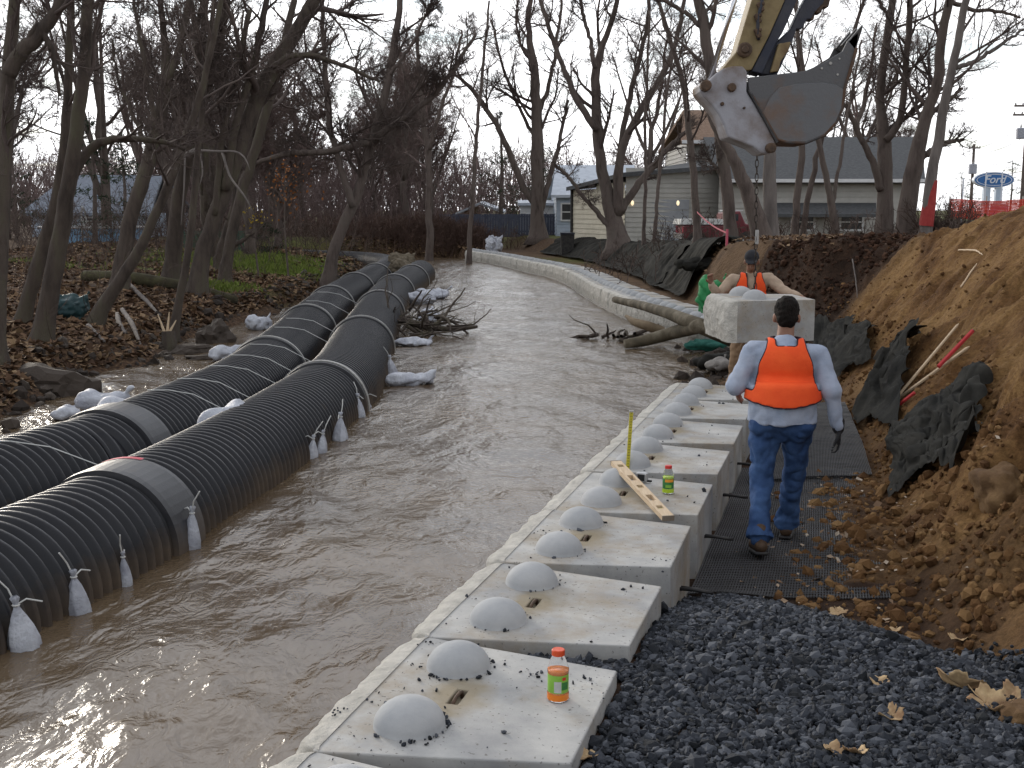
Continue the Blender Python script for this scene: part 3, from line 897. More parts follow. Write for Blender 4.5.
q = at(238, 362, 0); slump_bag((q.x - .15, q.y + .2, 0), (.75, .42, .3), R(25), "white sandbag against the far side of the left pipe, mid channel", 8)
q = at(258, 329, 0); slump_bag((q.x, q.y, 0), (.6, .45, .36), R(50), "lone white sandbag with a tied dark neck out in the left channel", 9)
dark_bag = M("dirty_burlap", (.10, .08, .055), (.17, .14, .10), 5, .95, .5, 40)
q = pipe_pt(pipe_l, 40); slump_bag((q.x + .6, q.y + .3, .35), (.9, .8, .7), 0, "muddy brown sandbag wedged between the pipe ends, farther of two", 10, dark_bag, group="muddy sandbags at the pipe ends")
q = pipe_pt(pipe_l, 38); slump_bag((q.x + .75, q.y - .3, .3), (.8, .8, .65), 1, "muddy brown sandbag wedged between the pipe ends, nearer of two", 11, dark_bag, group="muddy sandbags at the pipe ends")
# bags lying over the pipes
def saddle_bag(P, Y, ang, L_, W_, lab, seed):
    i = int(np.argmin(np.abs(P[:, 1] - Y))); T, U, Wv = frames(P)
    a = np.linspace(ang - W_ / PR / 2, ang + W_ / PR / 2, 16); s = np.linspace(-L_ / 2, L_ / 2, 12)
    V = []
    for sv in s:
        row = []
        for av in a:
            e = max(0, 1 - (abs(sv) / (L_ / 2)) ** 3) * max(0, 1 - (abs(av - ang) / (W_ / PR / 2)) ** 3)
            r_ = PR - .012 + .075 * e ** .5 * (1 + .5 * math.sin(seed + av * 9 + sv * 14))
            sh = sv + .25 * (av - ang)
            row.append(P[i] + T[i] * sh + r_ * (math.cos(av) * U[i] + math.sin(av) * Wv[i]))
        V.append(row)
    mb = MB(); mb.grid(np.array(V)[:, ::-1])
    return mb.build("sandbag", bag_mat, smooth=True, label=lab, cat="sandbag", group="white bags lying on the pipes")
saddle_bag(pipe_r, 10.75, math.pi * .40 - .35, .26, .5, "limp white bag lying on the side of the right pipe", 1)
saddle_bag(pipe_l, 11.0, math.pi * .5 - .75, .22, .55, "limp white bag hanging over the left pipe beside its big coupler band", 4)

# ------------------------------------------------------------------ bottles, level, rule, tape measure
def bottle(loc, h, lab, cap_c, liquid_c, label_cs, rz=0, fill=.70):
    t = thing("drink_bottle", lab, "bottle", loc, rz)
    r_ = h * .21
    prof = [(r_ * .86, 0), (r_, .03 * h), (r_, .16 * h), (r_ * .95, .18 * h), (r_ * .95, .54 * h), (r_ * 1.0, .57 * h), (r_ * .99, .62 * h), (r_ * .72, .80 * h), (r_ * .52, .88 * h), (r_ * .5, .93 * h)]
    m, nt, b, N, L = new_mat("clear_plastic"); b.inputs["Base Color"].default_value = (.9, .92, .93, 1); b.inputs["Roughness"].default_value = .08
    b.inputs["Transmission Weight"].default_value = .92; b.inputs["IOR"].default_value = 1.06
    k = MB(); k.lathe(prof, 28); k.build("bottle_shell", m, t, smooth=True)
    lp = [(r * .93, z + .004) for r, z in prof if z < fill * h]
    rr = np.interp(fill * h, [z for r, z in prof], [r for r, z in prof]) * .93
    lp.append((rr, fill * h)); lp.append((.001, fill * h))
    m2, nt, b, N, L = new_mat("drink"); b.inputs["Base Color"].default_value = (*liquid_c, 1); b.inputs["Roughness"].default_value = .15
    k = MB(); k.lathe(lp, 28); k.build("drink", m2, t, smooth=True)
    # liquid shows through the lower shell: thin coloured skin just outside it
    k = MB(); k.lathe([(r_ * 1.004 * .86 / .86, .032 * h), (r_ * 1.004, .158 * h)], 28, cap=False); k.build("drink", m2, t, smooth=True)
    k = MB(); k.lathe([(r_ * .955, .182 * h), (r_ * .96, .185 * h), (r_ * .96, .53 * h), (r_ * .955, .535 * h)], 28, cap=False); lb = k.build("paper_label", label_cs[0], t, smooth=True)
    for (a0, a1, z0, z1, mm) in label_cs[1]:
        a = np.linspace(a0, a1, 9); V = np.stack([np.stack([r_ * .966 * np.cos(a), r_ * .966 * np.sin(a), np.full_like(a, z * h)], -1) for z in (z0, z1)])
        k = MB(); k.grid(V); k.build("label_patch", mm, lb)
    k = MB(); k.lathe([(r_ * .56, .885 * h), (r_ * .6, .89 * h), (r_ * .6, .985 * h), (r_ * .54, 1.0 * h)], 24); k.build("screw_cap", cap_c, t)
    return t
lime = M("lime_label", (.20, .42, .05), (.27, .5, .08), 20, .5); silver = M("silver_print", (.42, .43, .42), (.55, .55, .53), 40, .4)
dkgreen = M("dark_green_print", (.03, .16, .04), (.06, .22, .06), 30, .5); orange_l = M("orange_print", (.75, .28, .03), (.8, .35, .05), 20, .5)
capo = M("orange_cap", (.62, .07, .025), (.7, .1, .03), 20, .4); capr = M("red_cap", (.5, .03, .03), (.6, .05, .04), 20, .4)
q = at(558, 699, .452)
bottle((q.x, q.y, .452), .205, "plastic bottle of orange drink with green label and orange cap", capo, (.75, .20, .012), (lime, [(-2.0, -1.3, .2, .42, silver), (-1.25, -.5, .25, .4, dkgreen), (-1.2, -.8, .44, .5, capr)]), 0, .60)
q = at(668, 493, .45)
bottle((q.x, q.y, .452), .19, "small plastic bottle of yellow green drink with red cap", capr, (.45, .62, .03), (dkgreen, [(-2.3, -.6, .42, .52, orange_l), (-2.2, -1.1, .22, .32, lime)]), 0, .6)

a = at(616, 463, .56); b = at(668, 518, .465)
t = thing("spirit_level", "long pale wooden level with oval slots lying across the wall blocks", "spirit level", tuple((a + b) / 2))
d = (b - a); Ln = d.length
Xa = d.normalized(); Ya = Vector((0, 0, 1)).cross(Xa).normalized(); Za = Xa.cross(Ya)
rot = np.array([tuple(Xa), tuple(Ya), tuple(Za)]).T
def lev(px_, py_, sx, sy): return None
k = MB()
sl = [(-.40, .05), (-.16, .1), (.0, .05), (.20, .1), (.36, .05)]
xs = [-.5]
for c, w_ in sl: xs += [c - w_ / 2 , c + w_ / 2]
xs.append(.5)
for i in range(0, len(xs) - 1):
    x0, x1 = xs[i] * Ln, xs[i + 1] * Ln
    if i % 2 == 0:
        k.box(rot @ np.array(((x0 + x1) / 2, 0, 0)), (x1 - x0, .075, .032), rot)
    else:
        for s_ in (-1, 1): k.box(rot @ np.array(((x0 + x1) / 2, s_ * .029, 0)), (x1 - x0 + .001, .017, .0318), rot)
k.build("level_body", wood_new, t)
vial = M("yellow_vial", (.35, .40, .10), (.45, .5, .15), 10, .2)
for c in (-.40, 0, .36):
    k = MB(); k.tube([rot @ np.array((c * Ln, -.02, 0)), rot @ np.array((c * Ln, .02, 0))], .007, 8); k.build("vial", vial, t)
epm = M("grey_end_plate", (.16, .13, .1), (.22, .18, .14), 20, .6)
for s_ in (-1, 1):
    k = MB(); k.box(rot @ np.array((s_ * (Ln / 2 + .004), 0, 0)), (.008, .078, .034), rot); k.build("end_plate", epm, t)

q = at(628, 469, .45)
top = at(631, 413, .8)
yel = M("yellow_rule_paint", (.50, .43, .03), (.60, .52, .06), 8, .5); ink = M("black_ink", (.03, .03, .03))
t = thing("folding_rule", "yellow folding rule standing upright among the concrete domes", "rule", (q.x, q.y, .45))
k = MB(); k.box((.008, 0, .215), (.026, .012, .43), Matrix.Rotation(R(3), 3, "Y")); k.build("blade", yel, t)
k = MB()
for i in range(20): k.box((.008 + math.sin(R(3)) * (.02 + i * .021 - .215), -.0066, .02 + i * .021), (.012 if i % 2 else .022, .001, .003))
k.build("scale_marks", ink, t)
k = MB(); k.box((.02, 0, .434), (.034, .02, .012)); k.build("end_clip", strap_steel, t)
q = at(642, 482, .45)
t = thing("tape_measure", "small silver and black tape measure lying beside the wooden level", "tape measure", (q.x, q.y, .45), R(-25))
k = MB(); k.box((0, 0, .036), (.085, .045, .07)); bevel(k.build("case", M("chrome_case", (.42, .42, .43), (.5, .5, .5), 9, .3, metal=.6), t), .014, 3)
k = MB(); k.box((.0, -.0235, .036), (.05, .003, .045)); k.build("face_plate", ink, t)
k = MB(); k.box((.055, 0, .012), (.03, .02, .012)); k.build("hook", ink, t)
# ------------------------------------------------------------------ people
skin = M("skin", (.34, .17, .11), (.42, .22, .15), 8, .6, spec=.35)
skin_tan = M("tanned_skin", (.20, .10, .065), (.27, .14, .09), 8, .6, spec=.35)
hair_dark = M("dark_hair", (.006, .005, .004), (.016, .012, .01), 60, .75, .5, 120, stretch=(1, 1, .2), spec=.12)
vest_mat = M("orange_safety_vest", (.80, .075, .018), (.92, .12, .028), 4, .75, .5, 14, dist=.012, spec=.2)
trim_mat = M("dark_vest_trim", (.03, .012, .02), (.05, .02, .03), 20, .8)
shirt_blue = M("pale_blue_sweatshirt", (.27, .32, .42), (.40, .44, .53), 5, .95, .5, 24, dist=.012, spec=.1)
shirt_tan = M("tan_sweatshirt", (.36, .27, .20), (.48, .37, .28), 5, .9, .3, 60, dist=.006, spec=.1)
def denim():
    m = M("blue_denim", (.018, .042, .115), (.06, .115, .245), 5, .85, .5, 30, dist=.01, spec=.15)
    return m
jeans_mat = denim()
khaki = M("tan_work_trousers", (.24, .15, .09), (.34, .23, .14), 5, .9, .2, 80)
boot_mat = M("brown_leather_boot", (.05, .028, .016), (.10, .06, .035), 10, .6, .3, 60)
glove_mat = M("dark_glove", (.012, .012, .014), (.03, .03, .032), 20, .85, .3, 60)
eye_mat = M("eye", (.02, .015, .012), (.03, .02, .02), 5, .2)


def hand_into(k, w, d, palm_n, side, sc_=1.0, curl=.5):
    """palm, four bent fingers and a thumb from wrist w, along d; palm_n = way the palm faces"""
    d = Vector(d).normalized(); n = Vector(palm_n); n = (n - d * n.dot(d)).normalized(); s = d.cross(n) * side
    w = Vector(w)
    for o in (-.026, -.009, .009, .026):
        k.cap(w + s * o * .75 * sc_ + d * .015, w + d * .085 * sc_ + s * o * sc_, .017 * sc_, .0135 * sc_, 8)
    for o, L_ in ((-.03, .062), (-.0105, .075), (.0105, .08), (.03, .072)):
        p = w + d * .088 * sc_ + s * o * sc_
        q = d
        for j, f in enumerate((.45, .32, .23)):
            a = curl * (.5 + .5 * j)
            q2 = (d * math.cos(a * (j + 1) * .6) + n * math.sin(a * (j + 1) * .6)).normalized()
            e = p + q2 * L_ * f * sc_
            k.cap(p, e, (.0092 - .0012 * j) * sc_, (.0086 - .0012 * j) * sc_, 7); p = e
    t0 = w + d * .025 * sc_ + s * .03 * sc_
    t1 = t0 + (d * .6 + s * .65 + n * .35).normalized() * .042 * sc_
    t2 = t1 + (d * .85 + s * .2 + n * .4).normalized() * .036 * sc_
    k.cap(t0, t1, .0145 * sc_, .012 * sc_, 7); k.cap(t1, t2, .0115 * sc_, .009 * sc_, 7)


def vest_from(me, keep, off, mat, parent):
    """a thin vest lifted off the torso surface, with its bound edge"""
    nv = len(me.vertices)
    co = np.zeros(nv * 3); me.vertices.foreach_get("co", co); co = co.reshape(-1, 3)
    no = np.zeros(nv * 3); me.vertex_normals.foreach_get("vector", no); no = no.reshape(-1, 3)
    bm = bmesh.new(); bm.from_mesh(me)
    bm.verts.ensure_lookup_table()
    for v in bm.verts: v.co = v.co + v.normal * off
    kill = [f for f in bm.faces if not keep(f.calc_center_median())]
    bmesh.ops.delete(bm, geom=kill, context="FACES")
    # largest piece only
    for _ in range(6):
        bd = [v for v in bm.verts if v.is_boundary]
        newp = {}
        for v in bd:
            nb = [e.other_vert(v) for e in v.link_edges if e.is_boundary]
            if len(nb) == 2: newp[v] = v.co * .4 + (nb[0].co + nb[1].co) * .3
        for v, p in newp.items(): v.co = p
    trim = MB()
    be = [e for e in bm.edges if e.is_boundary]
    done = set()
    for e in be:
        if e in done: continue
        loop = [e.verts[0], e.verts[1]]; done.add(e)
        while True:
            nx = [q for q in loop[-1].link_edges if q.is_boundary and q not in done]
            if not nx: break
            done.add(nx[0]); loop.append(nx[0].other_vert(loop[-1]))
            if loop[-1] is loop[0]: break
        if len(loop) > 10: trim.tube([v.co.copy() for v in loop[::2]] + [loop[-1].co.copy()], .0075, 6)
    m2 = bpy.data.meshes.new("vest"); bm.to_mesh(m2); bm.free()
    m2.polygons.foreach_set("use_smooth", [True] * len(m2.polygons))
    o = link("safety_vest", m2, mat, parent)
    s = o.modifiers.new("s", "SOLIDIFY"); s.thickness = .006; s.offset = 1
    trim.build("vest_trim", trim_mat, o, smooth=True)
    return o


def person(label, loc, rz, J, hair, top_m, leg_m, skin_m, stout=1.0, gloves=(None, None), cap_m=None, curl=.6, hem=.86):
    t = thing("person", label, "person", loc, rz)
    V = {k_: Vector(v) for k_, v in J.items()}
    B = MB()
    # body under the clothes: trunk, limbs, neck, head
    pel, ch, nk, hd = V["pelvis"], V["chest"], V["neck"], V["head"]
    B.ell(pel, (.15 * stout, .11 * stout, .13)); B.ell((pel + ch) / 2, (.15 * stout, .11 * stout, .2)); B.ell(ch, (.16 * stout, .11, .16))
    B.cap(ch + Vector((0, 0, .12)), nk, .075, .06); B.cap(nk, hd - Vector((0, 0, .03)), .058, .056)
    f = V.get("face", Vector((0, 1, 0))).normalized(); sd = f.cross(Vector((0, 0, 1))).normalized(); up = sd.cross(f)
    rotm = np.array([tuple(sd), tuple(f), tuple(up)]).T
    B.ell(hd + up * .03, (.078, .098, .108), rotm); B.ell(hd - up * .05 + f * .025, (.056, .066, .062), rotm)
    B.cap(hd - up * .005 + f * .088, hd - up * .035 + f * .108, .010, .016, 8)      # nose
    B.ell(hd - up * .072 + f * .078, (.024, .014, .009), rotm); B.ell(hd + up * .018 + f * .088, (.055, .014, .010), rotm)
    for s_ in (-1, 1):
        B.ell(hd - up * .01 + sd * s_ * .08 - f * .008, (.014, .025, .034), rotm)
    for s_, q in ((-1, "L"), (1, "R")):
        sh, el, wr = V["sh" + q], V["el" + q], V["wr" + q]
        B.cap(ch + Vector((0, 0, .08)), sh, .06, .055); B.cap(sh, el, .048, .04); B.cap(el, wr, .04, .029)
        if gloves[0 if s_ < 0 else 1] is None:
            hand_into(B, wr, V["hd" + q], V["pn" + q], 1 if s_ < 0 else -1, 1.0, curl)
        hp, kn, an = V["hp" + q], V["kn" + q], V["an" + q]
        B.cap(pel, hp, .1, .085); B.cap(hp, kn, .078, .055); B.cap(kn, an, .055, .04); B.cap(an, V["to" + q], .04, .035)
    me = remesh(B, .0085, 3)
    link("body", me, skin_m, t)
    for s_ in (-1, 1):
        k = MB(); k.ell(hd + up * .008 + f * .089 + sd * s_ * .032, (.013, .009, .009), rotm, 10, 8); k.build("eye", eye_mat, t, smooth=True)
    # shirt with sleeves
    S = MB()
    pz = pel.z
    S.ell(ch + Vector((0, -.01, .05)), (.205 * stout, .135 * stout, .17)); S.ell(ch + Vector((0, .0, -.12)), (.21 * stout, .15 * stout, .2)); S.ell((pel + ch) / 2 + Vector((0, .02, -.02)), (.205 * stout, .158 * stout, .2))
    S.tube([(pel.x, pel.y - .012, hem - .035), (pel.x, pel.y - .012, hem + .1), (pel.x, pel.y, hem + .22)], [.135, .137, .13], 24)
    nS = len(S.v) - 1
    S.v[nS] = (S.v[nS] - np.array((pel.x, pel.y, 0))) * np.array((1.56 * stout, 1.3 * stout, 1)) + np.array((pel.x, pel.y, 0))
    S.cap(ch + Vector((0, 0, .15)), nk - Vector((0, 0, .03)), .10, .07)
    A_ = MB()
    for s_, q in ((-1, "L"), (1, "R")):
        sh, el, wr = V["sh" + q], V["el" + q], V["wr" + q]
        A_.cap(ch + Vector((s_ * .06, 0, .105)), sh, .09, .078, 14); A_.cap(sh, el, .077, .066, 14)
        e2 = el.lerp(wr, V.get("sl" + q, Vector((.93, 0, 0))).x)
        A_.cap(el, e2, .065, .047, 14)
    S2 = MB()
    for s_ in (-1, 1): S.cap(ch + Vector((s_ * .03, 0, .11)), ch + Vector((s_ * .155, -.005, .115)), .09, .075, 14)
    for m_ in (S, A_):
        for v_ in m_.v: pass
        off_ = S2.n; S2.v += m_.v; S2.f += [tuple(i + off_ for i in f_) for f_ in m_.f]; S2.n += m_.n
    torso = remesh(S, .0105, 26)
    shirt = remesh(S2, .0105, 5, .012, 5.0, 3, .9)
    link("sweatshirt", shirt, top_m, t)
    zt = ch.z + .2
    def keep(c):
        z = c.z - ch.z
        if z > .215: return False
        if c.z < hem + .115 - .02 * math.cos(c.x * 9): return False
        lim = .175 + .075 * float(sst(.02, -.28, z)) - .055 * float(sst(.02, .2, z)) - .0
        if z < -.12: lim = .5
        if c.y - ch.y > 0 and z > -.25 and abs(c.x - ch.x) < .035 + .12 * max(0, z): return False      # open front / neck
        if c.y - ch.y < .0 and z > .17 and abs(c.x - ch.x) < .07: return False
        return abs(c.x - ch.x) < lim
    vest_from(torso, keep, .017, vest_mat, t)
    # trousers
    T = MB()
    T.ell(pel + Vector((0, -.01, -.02)), (.178 * stout, .135 * stout, .15))
    T.tube([(pel.x, pel.y, hem + .1), (pel.x, pel.y, pel.z - .02)], [.15, .15], 20)
    n_ = len(T.v) - 1
    T.v[n_] = (T.v[n_] - np.array((pel.x, pel.y, 0))) * np.array((1.18 * stout, .88 * stout, 1)) + np.array((pel.x, pel.y, 0))
    for q in "LR":
        hp, kn, an = V["hp" + q], V["kn" + q], V["an" + q]
        T.ell(hp + Vector((0, -.035, .0)), (.105 * stout, .12 * stout, .13)); T.cap(hp, kn, .108 * stout ** .5, .083, 14); T.cap(kn, an.lerp(kn, .03), .084, .074, 14)
        T.tube([an.lerp(kn, .16), an.lerp(kn, -.02)], [.085, .10], 14)
    link("trousers", remesh(T, .0105, 5, .014, 6, 11, 1.0), leg_m, t)
    for q in "LR":
        k = MB(); an, to = V["an" + q], V["to" + q]
        dd = (to - an); dd.z = 0; dd.normalize()
        heel = an - dd * .055 - Vector((0, 0, .045)); toe_ = to + dd * .03
        k.cap(an + Vector((0, 0, .05)), an - Vector((0, 0, .01)), .055, .055); k.cap(heel, toe_, .045, .042); k.cap(an - Vector((0, 0, .01)), to, .052, .045)
        k.ell(to + dd * .02, (.052, .06, .042))
        bt = link("boot", remesh(k, .009, 3), boot_mat, t)
        k = MB(); ax = (toe_ - heel); 
        L_ = ax.length + .08; c = (heel + toe_) / 2 - Vector((0, 0, .043))
        xx = ax.normalized(); yy = Vector((0, 0, 1)).cross(xx).normalized(); zz = xx.cross(yy)
        k.box(tuple(c), (L_, .092, .024), np.array([tuple(xx), tuple(yy), tuple(zz)]).T)
        bevel(k.build("sole", steel_dark, bt), .01, 2)
    for i, (s_, q) in enumerate(((-1, "L"), (1, "R"))):
        if gloves[i] is not None:
            k = MB(); wr = V["wr" + q]
            k.cap(wr - Vector(V["hd" + q]).normalized() * .05, wr, .043, .04); hand_into(k, wr, V["hd" + q], V["pn" + q], 1 if s_ < 0 else -1, 1.12, curl)
            link("glove", remesh(k, .0065, 2), gloves[i], t)
    # hair / cap
    k = MB()
    if cap_m is None:
        k.ell(hd + up * .045 - f * .012, (.086, .101, .101), rotm); k.ell(hd + up * .0 - f * .05, (.074, .062, .085), rotm)
        hm = remesh(k, .008, 2, .007, 28, 5)
        bm = bmesh.new(); bm.from_mesh(hm)
        kill = [v for v in bm.verts if ((v.co - hd).dot(f) > .045 and (v.co - hd).dot(up) < .075)]
        bmesh.ops.delete(bm, geom=kill, context="VERTS"); bm.to_mesh(hm); bm.free()
        link("hair", hm, hair, t)
    else:
        k.ell(hd + up * .062, (.088, .106, .082), rotm); 
        k.ell(hd + up * .055 + f * .11, (.075, .075, .012), rotm); k.ell(hd - f * .05 - up * .0, (.076, .06, .09), rotm)
        link("cap", remesh(k, .009, 2), cap_m, t)
    return t


def P3(x, y, z): return (x, y, z)
J1 = dict(pelvis=P3(0, 0, .94), chest=P3(.01, .06, 1.25), neck=P3(.012, .10, 1.475), head=P3(.02, .155, 1.60), face=P3(.02, 1, -.12),
          shL=P3(-.205, .05, 1.365), elL=P3(-.315, -.0, 1.13), wrL=P3(-.29, .22, 1.08), hdL=P3(.05, .75, -.45), pnL=P3(1, 0, 0), slL=P3(.55, 0, 0),
          shR=P3(.222, .05, 1.36), elR=P3(.315, -.03, 1.12), wrR=P3(.37, .0, .87), hdR=P3(.05, .16, -1), pnR=P3(-1, 0, 0),
          hpL=P3(-.105, 0, .90), knL=P3(-.12, -.01, .50), anL=P3(-.13, -.20, .15), toL=P3(-.145, -.05, .06),
          hpR=P3(.105, .0, .90), knR=P3(.11, .18, .52), anR=P3(.085, .36, .115), toR=P3(.11, .51, .065))
mz = gz(1.85, 7.75)
person("stout man seen from behind in orange vest, blue sweatshirt and jeans, walking away", (1.815, 7.75, .035), R(-9), J1, hair_dark, shirt_blue, jeans_mat, skin_tan, 1.11, (None, glove_mat), None, .55, .94)
J2 = dict(pelvis=P3(0, 0, .93), chest=P3(0, .03, 1.25), neck=P3(0, .06, 1.48), head=P3(0, .12, 1.60), face=P3(.1, 1, -.45),
          shR=P3(.21, .02, 1.38), elR=P3(.385, .12, 1.19), wrR=P3(.47, .22, 1.35), hdR=P3(.2, .3, .9), pnR=P3(-.4, .9, 0),
          shL=P3(-.21, .02, 1.39), elL=P3(-.40, .12, 1.25), wrL=P3(-.56, .32, 1.20), hdL=P3(-.2, .9, -.1), pnL=P3(0, 0, -1),
          hpL=P3(-.10, 0, .88), knL=P3(-.13, .05, .48), anL=P3(-.15, .0, .12), toL=P3(-.19, .14, .06),
          hpR=P3(.10, 0, .88), knR=P3(.14, .04, .48), anR=P3(.17, .0, .12), toR=P3(.2, .14, .06))
q = atY(750, 300, 14.7)
p2 = person("workman in orange vest and tan sweatshirt standing behind the hanging block, one fist raised", (q.x, q.y, gz(q.x, q.y) + .01), R(172), J2, hair_dark, shirt_tan, khaki, skin_tan, 1.0, (None, skin_tan if False else None), M("dark_cap", (.012, .012, .016), (.025, .025, .03), 10, .8), 1.7, .90)

# ------------------------------------------------------------------ the block hanging from the excavator
HY = 13.2
cc = atY(759, 296, HY)
hbk = block((0, 0, 0), 0, "domed concrete block hanging on a chain in front of the workman", None, 1, bar=False)
hbk.name = "hanging_wall_block"; p2.scale = (1.05,) * 3
ang = R(4)
top = atY(755, 300, HY + .15)
dx, dy = math.cos(ang), math.sin(ang)
hbk.location = (top.x - .42 * dx, top.y - .42 * dy, atY(753, 298, HY).z)
hbk.rotation_euler = (R(0), R(0), ang)

chain_mat = M("dark_chain", (.03, .026, .024), (.07, .055, .045), 30, .5, metal=.6)
bx, by = top.x, top.y
zt = hbk.location.z + .004
bot = Vector((bx, by, zt)); upp = Vector((atY(757, 150, by).x, by, atY(757, 146, by).z))
t = thing("lifting_chain", "dark steel lifting chain running down from the bucket to the hanging block", "chain", tuple(bot))
k = MB(); n_ = int((upp - bot).length / .075)
for i in range(n_):
    c = bot.lerp(upp, (i + .5) / n_) - bot
    pts = []
    for a in np.linspace(0, 2 * math.pi, 11):
        u_, v_ = .018 * math.cos(a), .049 * math.sin(a)
        pts.append(c + (Vector((u_, 0, v_)) if i % 2 else Vector((0, u_, v_))))
    k.tube(pts, .0055, 5)
k.build("chain_links", chain_mat, t)
k = MB(); c = Vector((0, 0, .0))
k.tube([Vector((-.03, 0, .10)), Vector((-.045, 0, .05)), Vector((-.03, 0, .0)), Vector((.02, 0, -.004)), Vector((.045, 0, .03)), Vector((.04, 0, .07))], .014, 8); k.build("hook", rust, t, smooth=True)
k = MB(); hz = atY(752, 237, by).z - zt
k.lathe([(.018, hz - .08), (.022, hz - .06), (.022, hz + .06), (.018, hz + .08)], 12); k.build("grip_sleeve", M("pale_plastic_sleeve", (.34, .33, .31), (.42, .41, .4), 8, .5), t)

# ------------------------------------------------------------------ excavator: dipper arm, ram, thumb and bucket
EY = 12.5
def epx(x, y, Y=EY):          # outline measured as millimetres in the plane of the arm
    return atY(680 + x * .2083, y * .2083, Y)
SX = EY / F * .2083
o0 = epx(0, 0)
def fr(Y0):
    def g(x, y, w_):
        p = epx(x, y); return Vector((p.x, Y0 + w_, p.z))
    return g
cream = M("ochre_machine_paint", (.165, .125, .06), (.25, .19, .095), 3, .6, .3, 20, c3=(.13, .08, .04))
def worn(name, base, wear, scale, rough_=.55, lo=.48, hi=.62):
    m = M(name, base, wear, scale, rough_, .25, 30)
    r = [n for n in m.node_tree.nodes if n.type == "VALTORGB"][0]
    r.color_ramp.elements[0].position = lo; r.color_ramp.elements[1].position = hi
    return m
grey_worn = worn("worn_grey_white_paint", (.33, .33, .36), (.13, .082, .05), 1.4, .5, .44, .66)
bucket_m = worn("worn_bucket_steel", (.105, .105, .11), (.15, .085, .05), 1.7, .5, .5, .72)
navy = M("blue_black_steel_and_shade", (.022, .027, .045), (.05, .05, .06), 5, .5, .2, 30)
ex = thing("excavator", "excavator arm reaching in from above with its worn grey bucket curled over the wall", "excavator", (o0.x, EY, o0.z))
ix = ex.location
def sub(mb, name, mat, parent=ex, bev=.012, smooth=False):
    for i in range(len(mb.v)): mb.v[i] = mb.v[i] - np.array(tuple(ix))
    o = mb.build(name, mat, parent, smooth=smooth)
    if bev: bevel(o, bev, 2)
    return o
# arm: two cream cheeks' worth of box section, carried on above the picture
k = MB(); k.prism([(620, -900), (850, -900), (505, 0), (430, 170), (345, 335), (245, 345), (205, 330), (270, 250), (345, 0)], .34, fr(EY + .02))
arm = sub(k, "dipper_arm", cream)
k = MB(); k.prism([(852, -900), (900, -900), (565, 0), (550, 40), (500, 150), (470, 200), (400, 352), (347, 340), (432, 172), (507, 0)], .30, fr(EY + .05)); sub(k, "arm_underside", navy)  # the underside's shade is put into its dark blue colour
k = MB()
for (x, y, r_) in ((310, 240, 34),):
    c = epx(x, y); k.lathe([(r_ * SX, 0), (r_ * SX, .05), (r_ * SX * .8, .06)], 20, (c.x, EY + .022, c.z), Matrix.Rotation(R(90), 3, "X"))
    k.lathe([(r_ * SX * .5, 0), (r_ * SX * .5, .075), (r_ * SX * .4, .085)], 16, (c.x, EY + .022, c.z), Matrix.Rotation(R(90), 3, "X"))
sub(k, "pivot_pin", rust, bev=0)
for (x, y) in ((372, 90), (385, 35), (372, 160), (398, -30)):
    k = MB(); c = epx(x, y)
    k.box((c.x, EY - .01, c.z), (.10, .07, .05), Matrix.Rotation(R(65), 3, "Y")); k.box((c.x + .02, EY - .025, c.z + .03), (.035, .06, .035)); sub(k, "hose_clamp", rust)
k = MB(); k.tube([epx(415, -120) + Vector((0, -.02, 0)), epx(398, -30) + Vector((0, -.03, 0)), epx(385, 35) + Vector((0, -.035, 0)), epx(372, 90) + Vector((0, -.03, 0)), epx(370, 165) + Vector((0, -.03, 0)), epx(378, 190) + Vector((0, 0, 0))], .018, 8); sub(k, "hydraulic_hose", navy, bev=0, smooth=True)
# chrome ram
k = MB(); k.tube([epx(150, 385) + Vector((0, .12, 0)), epx(268, 0) + Vector((0, .12, 0)), epx(480, -700) + Vector((0, .12, 0))], 13 * SX, 16); sub(k, "ram_rod", M("chrome_rod", (.6, .6, .62), (.66, .66, .68), 3, .18, metal=.9), bev=0, smooth=True)
k = MB(); k.tube([epx(470, -660) + Vector((0, .12, 0)), epx(560, -960) + Vector((0, .12, 0))], 30 * SX, 16); sub(k, "ram_cylinder", cream, bev=0, smooth=True)
# toothed thumb behind the arm
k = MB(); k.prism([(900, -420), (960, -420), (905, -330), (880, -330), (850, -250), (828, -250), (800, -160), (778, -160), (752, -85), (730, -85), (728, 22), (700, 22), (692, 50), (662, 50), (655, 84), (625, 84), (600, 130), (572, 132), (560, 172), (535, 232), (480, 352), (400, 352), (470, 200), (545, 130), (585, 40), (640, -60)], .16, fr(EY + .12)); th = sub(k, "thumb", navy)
k = MB(); k.prism([(745, -86), (752, -84), (728, 24), (702, 24), (692, 52), (664, 52), (655, 86), (640, 84), (668, 40), (700, 5)], .17, fr(EY + .115)); sub(k, "thumb_teeth", rust, bev=.004)
k = MB(); k.prism([(480, 205), (540, 195), (530, 235), (490, 292), (480, 340), (440, 345)], .07, fr(EY + .06)); sub(k, "thumb_link", cream)
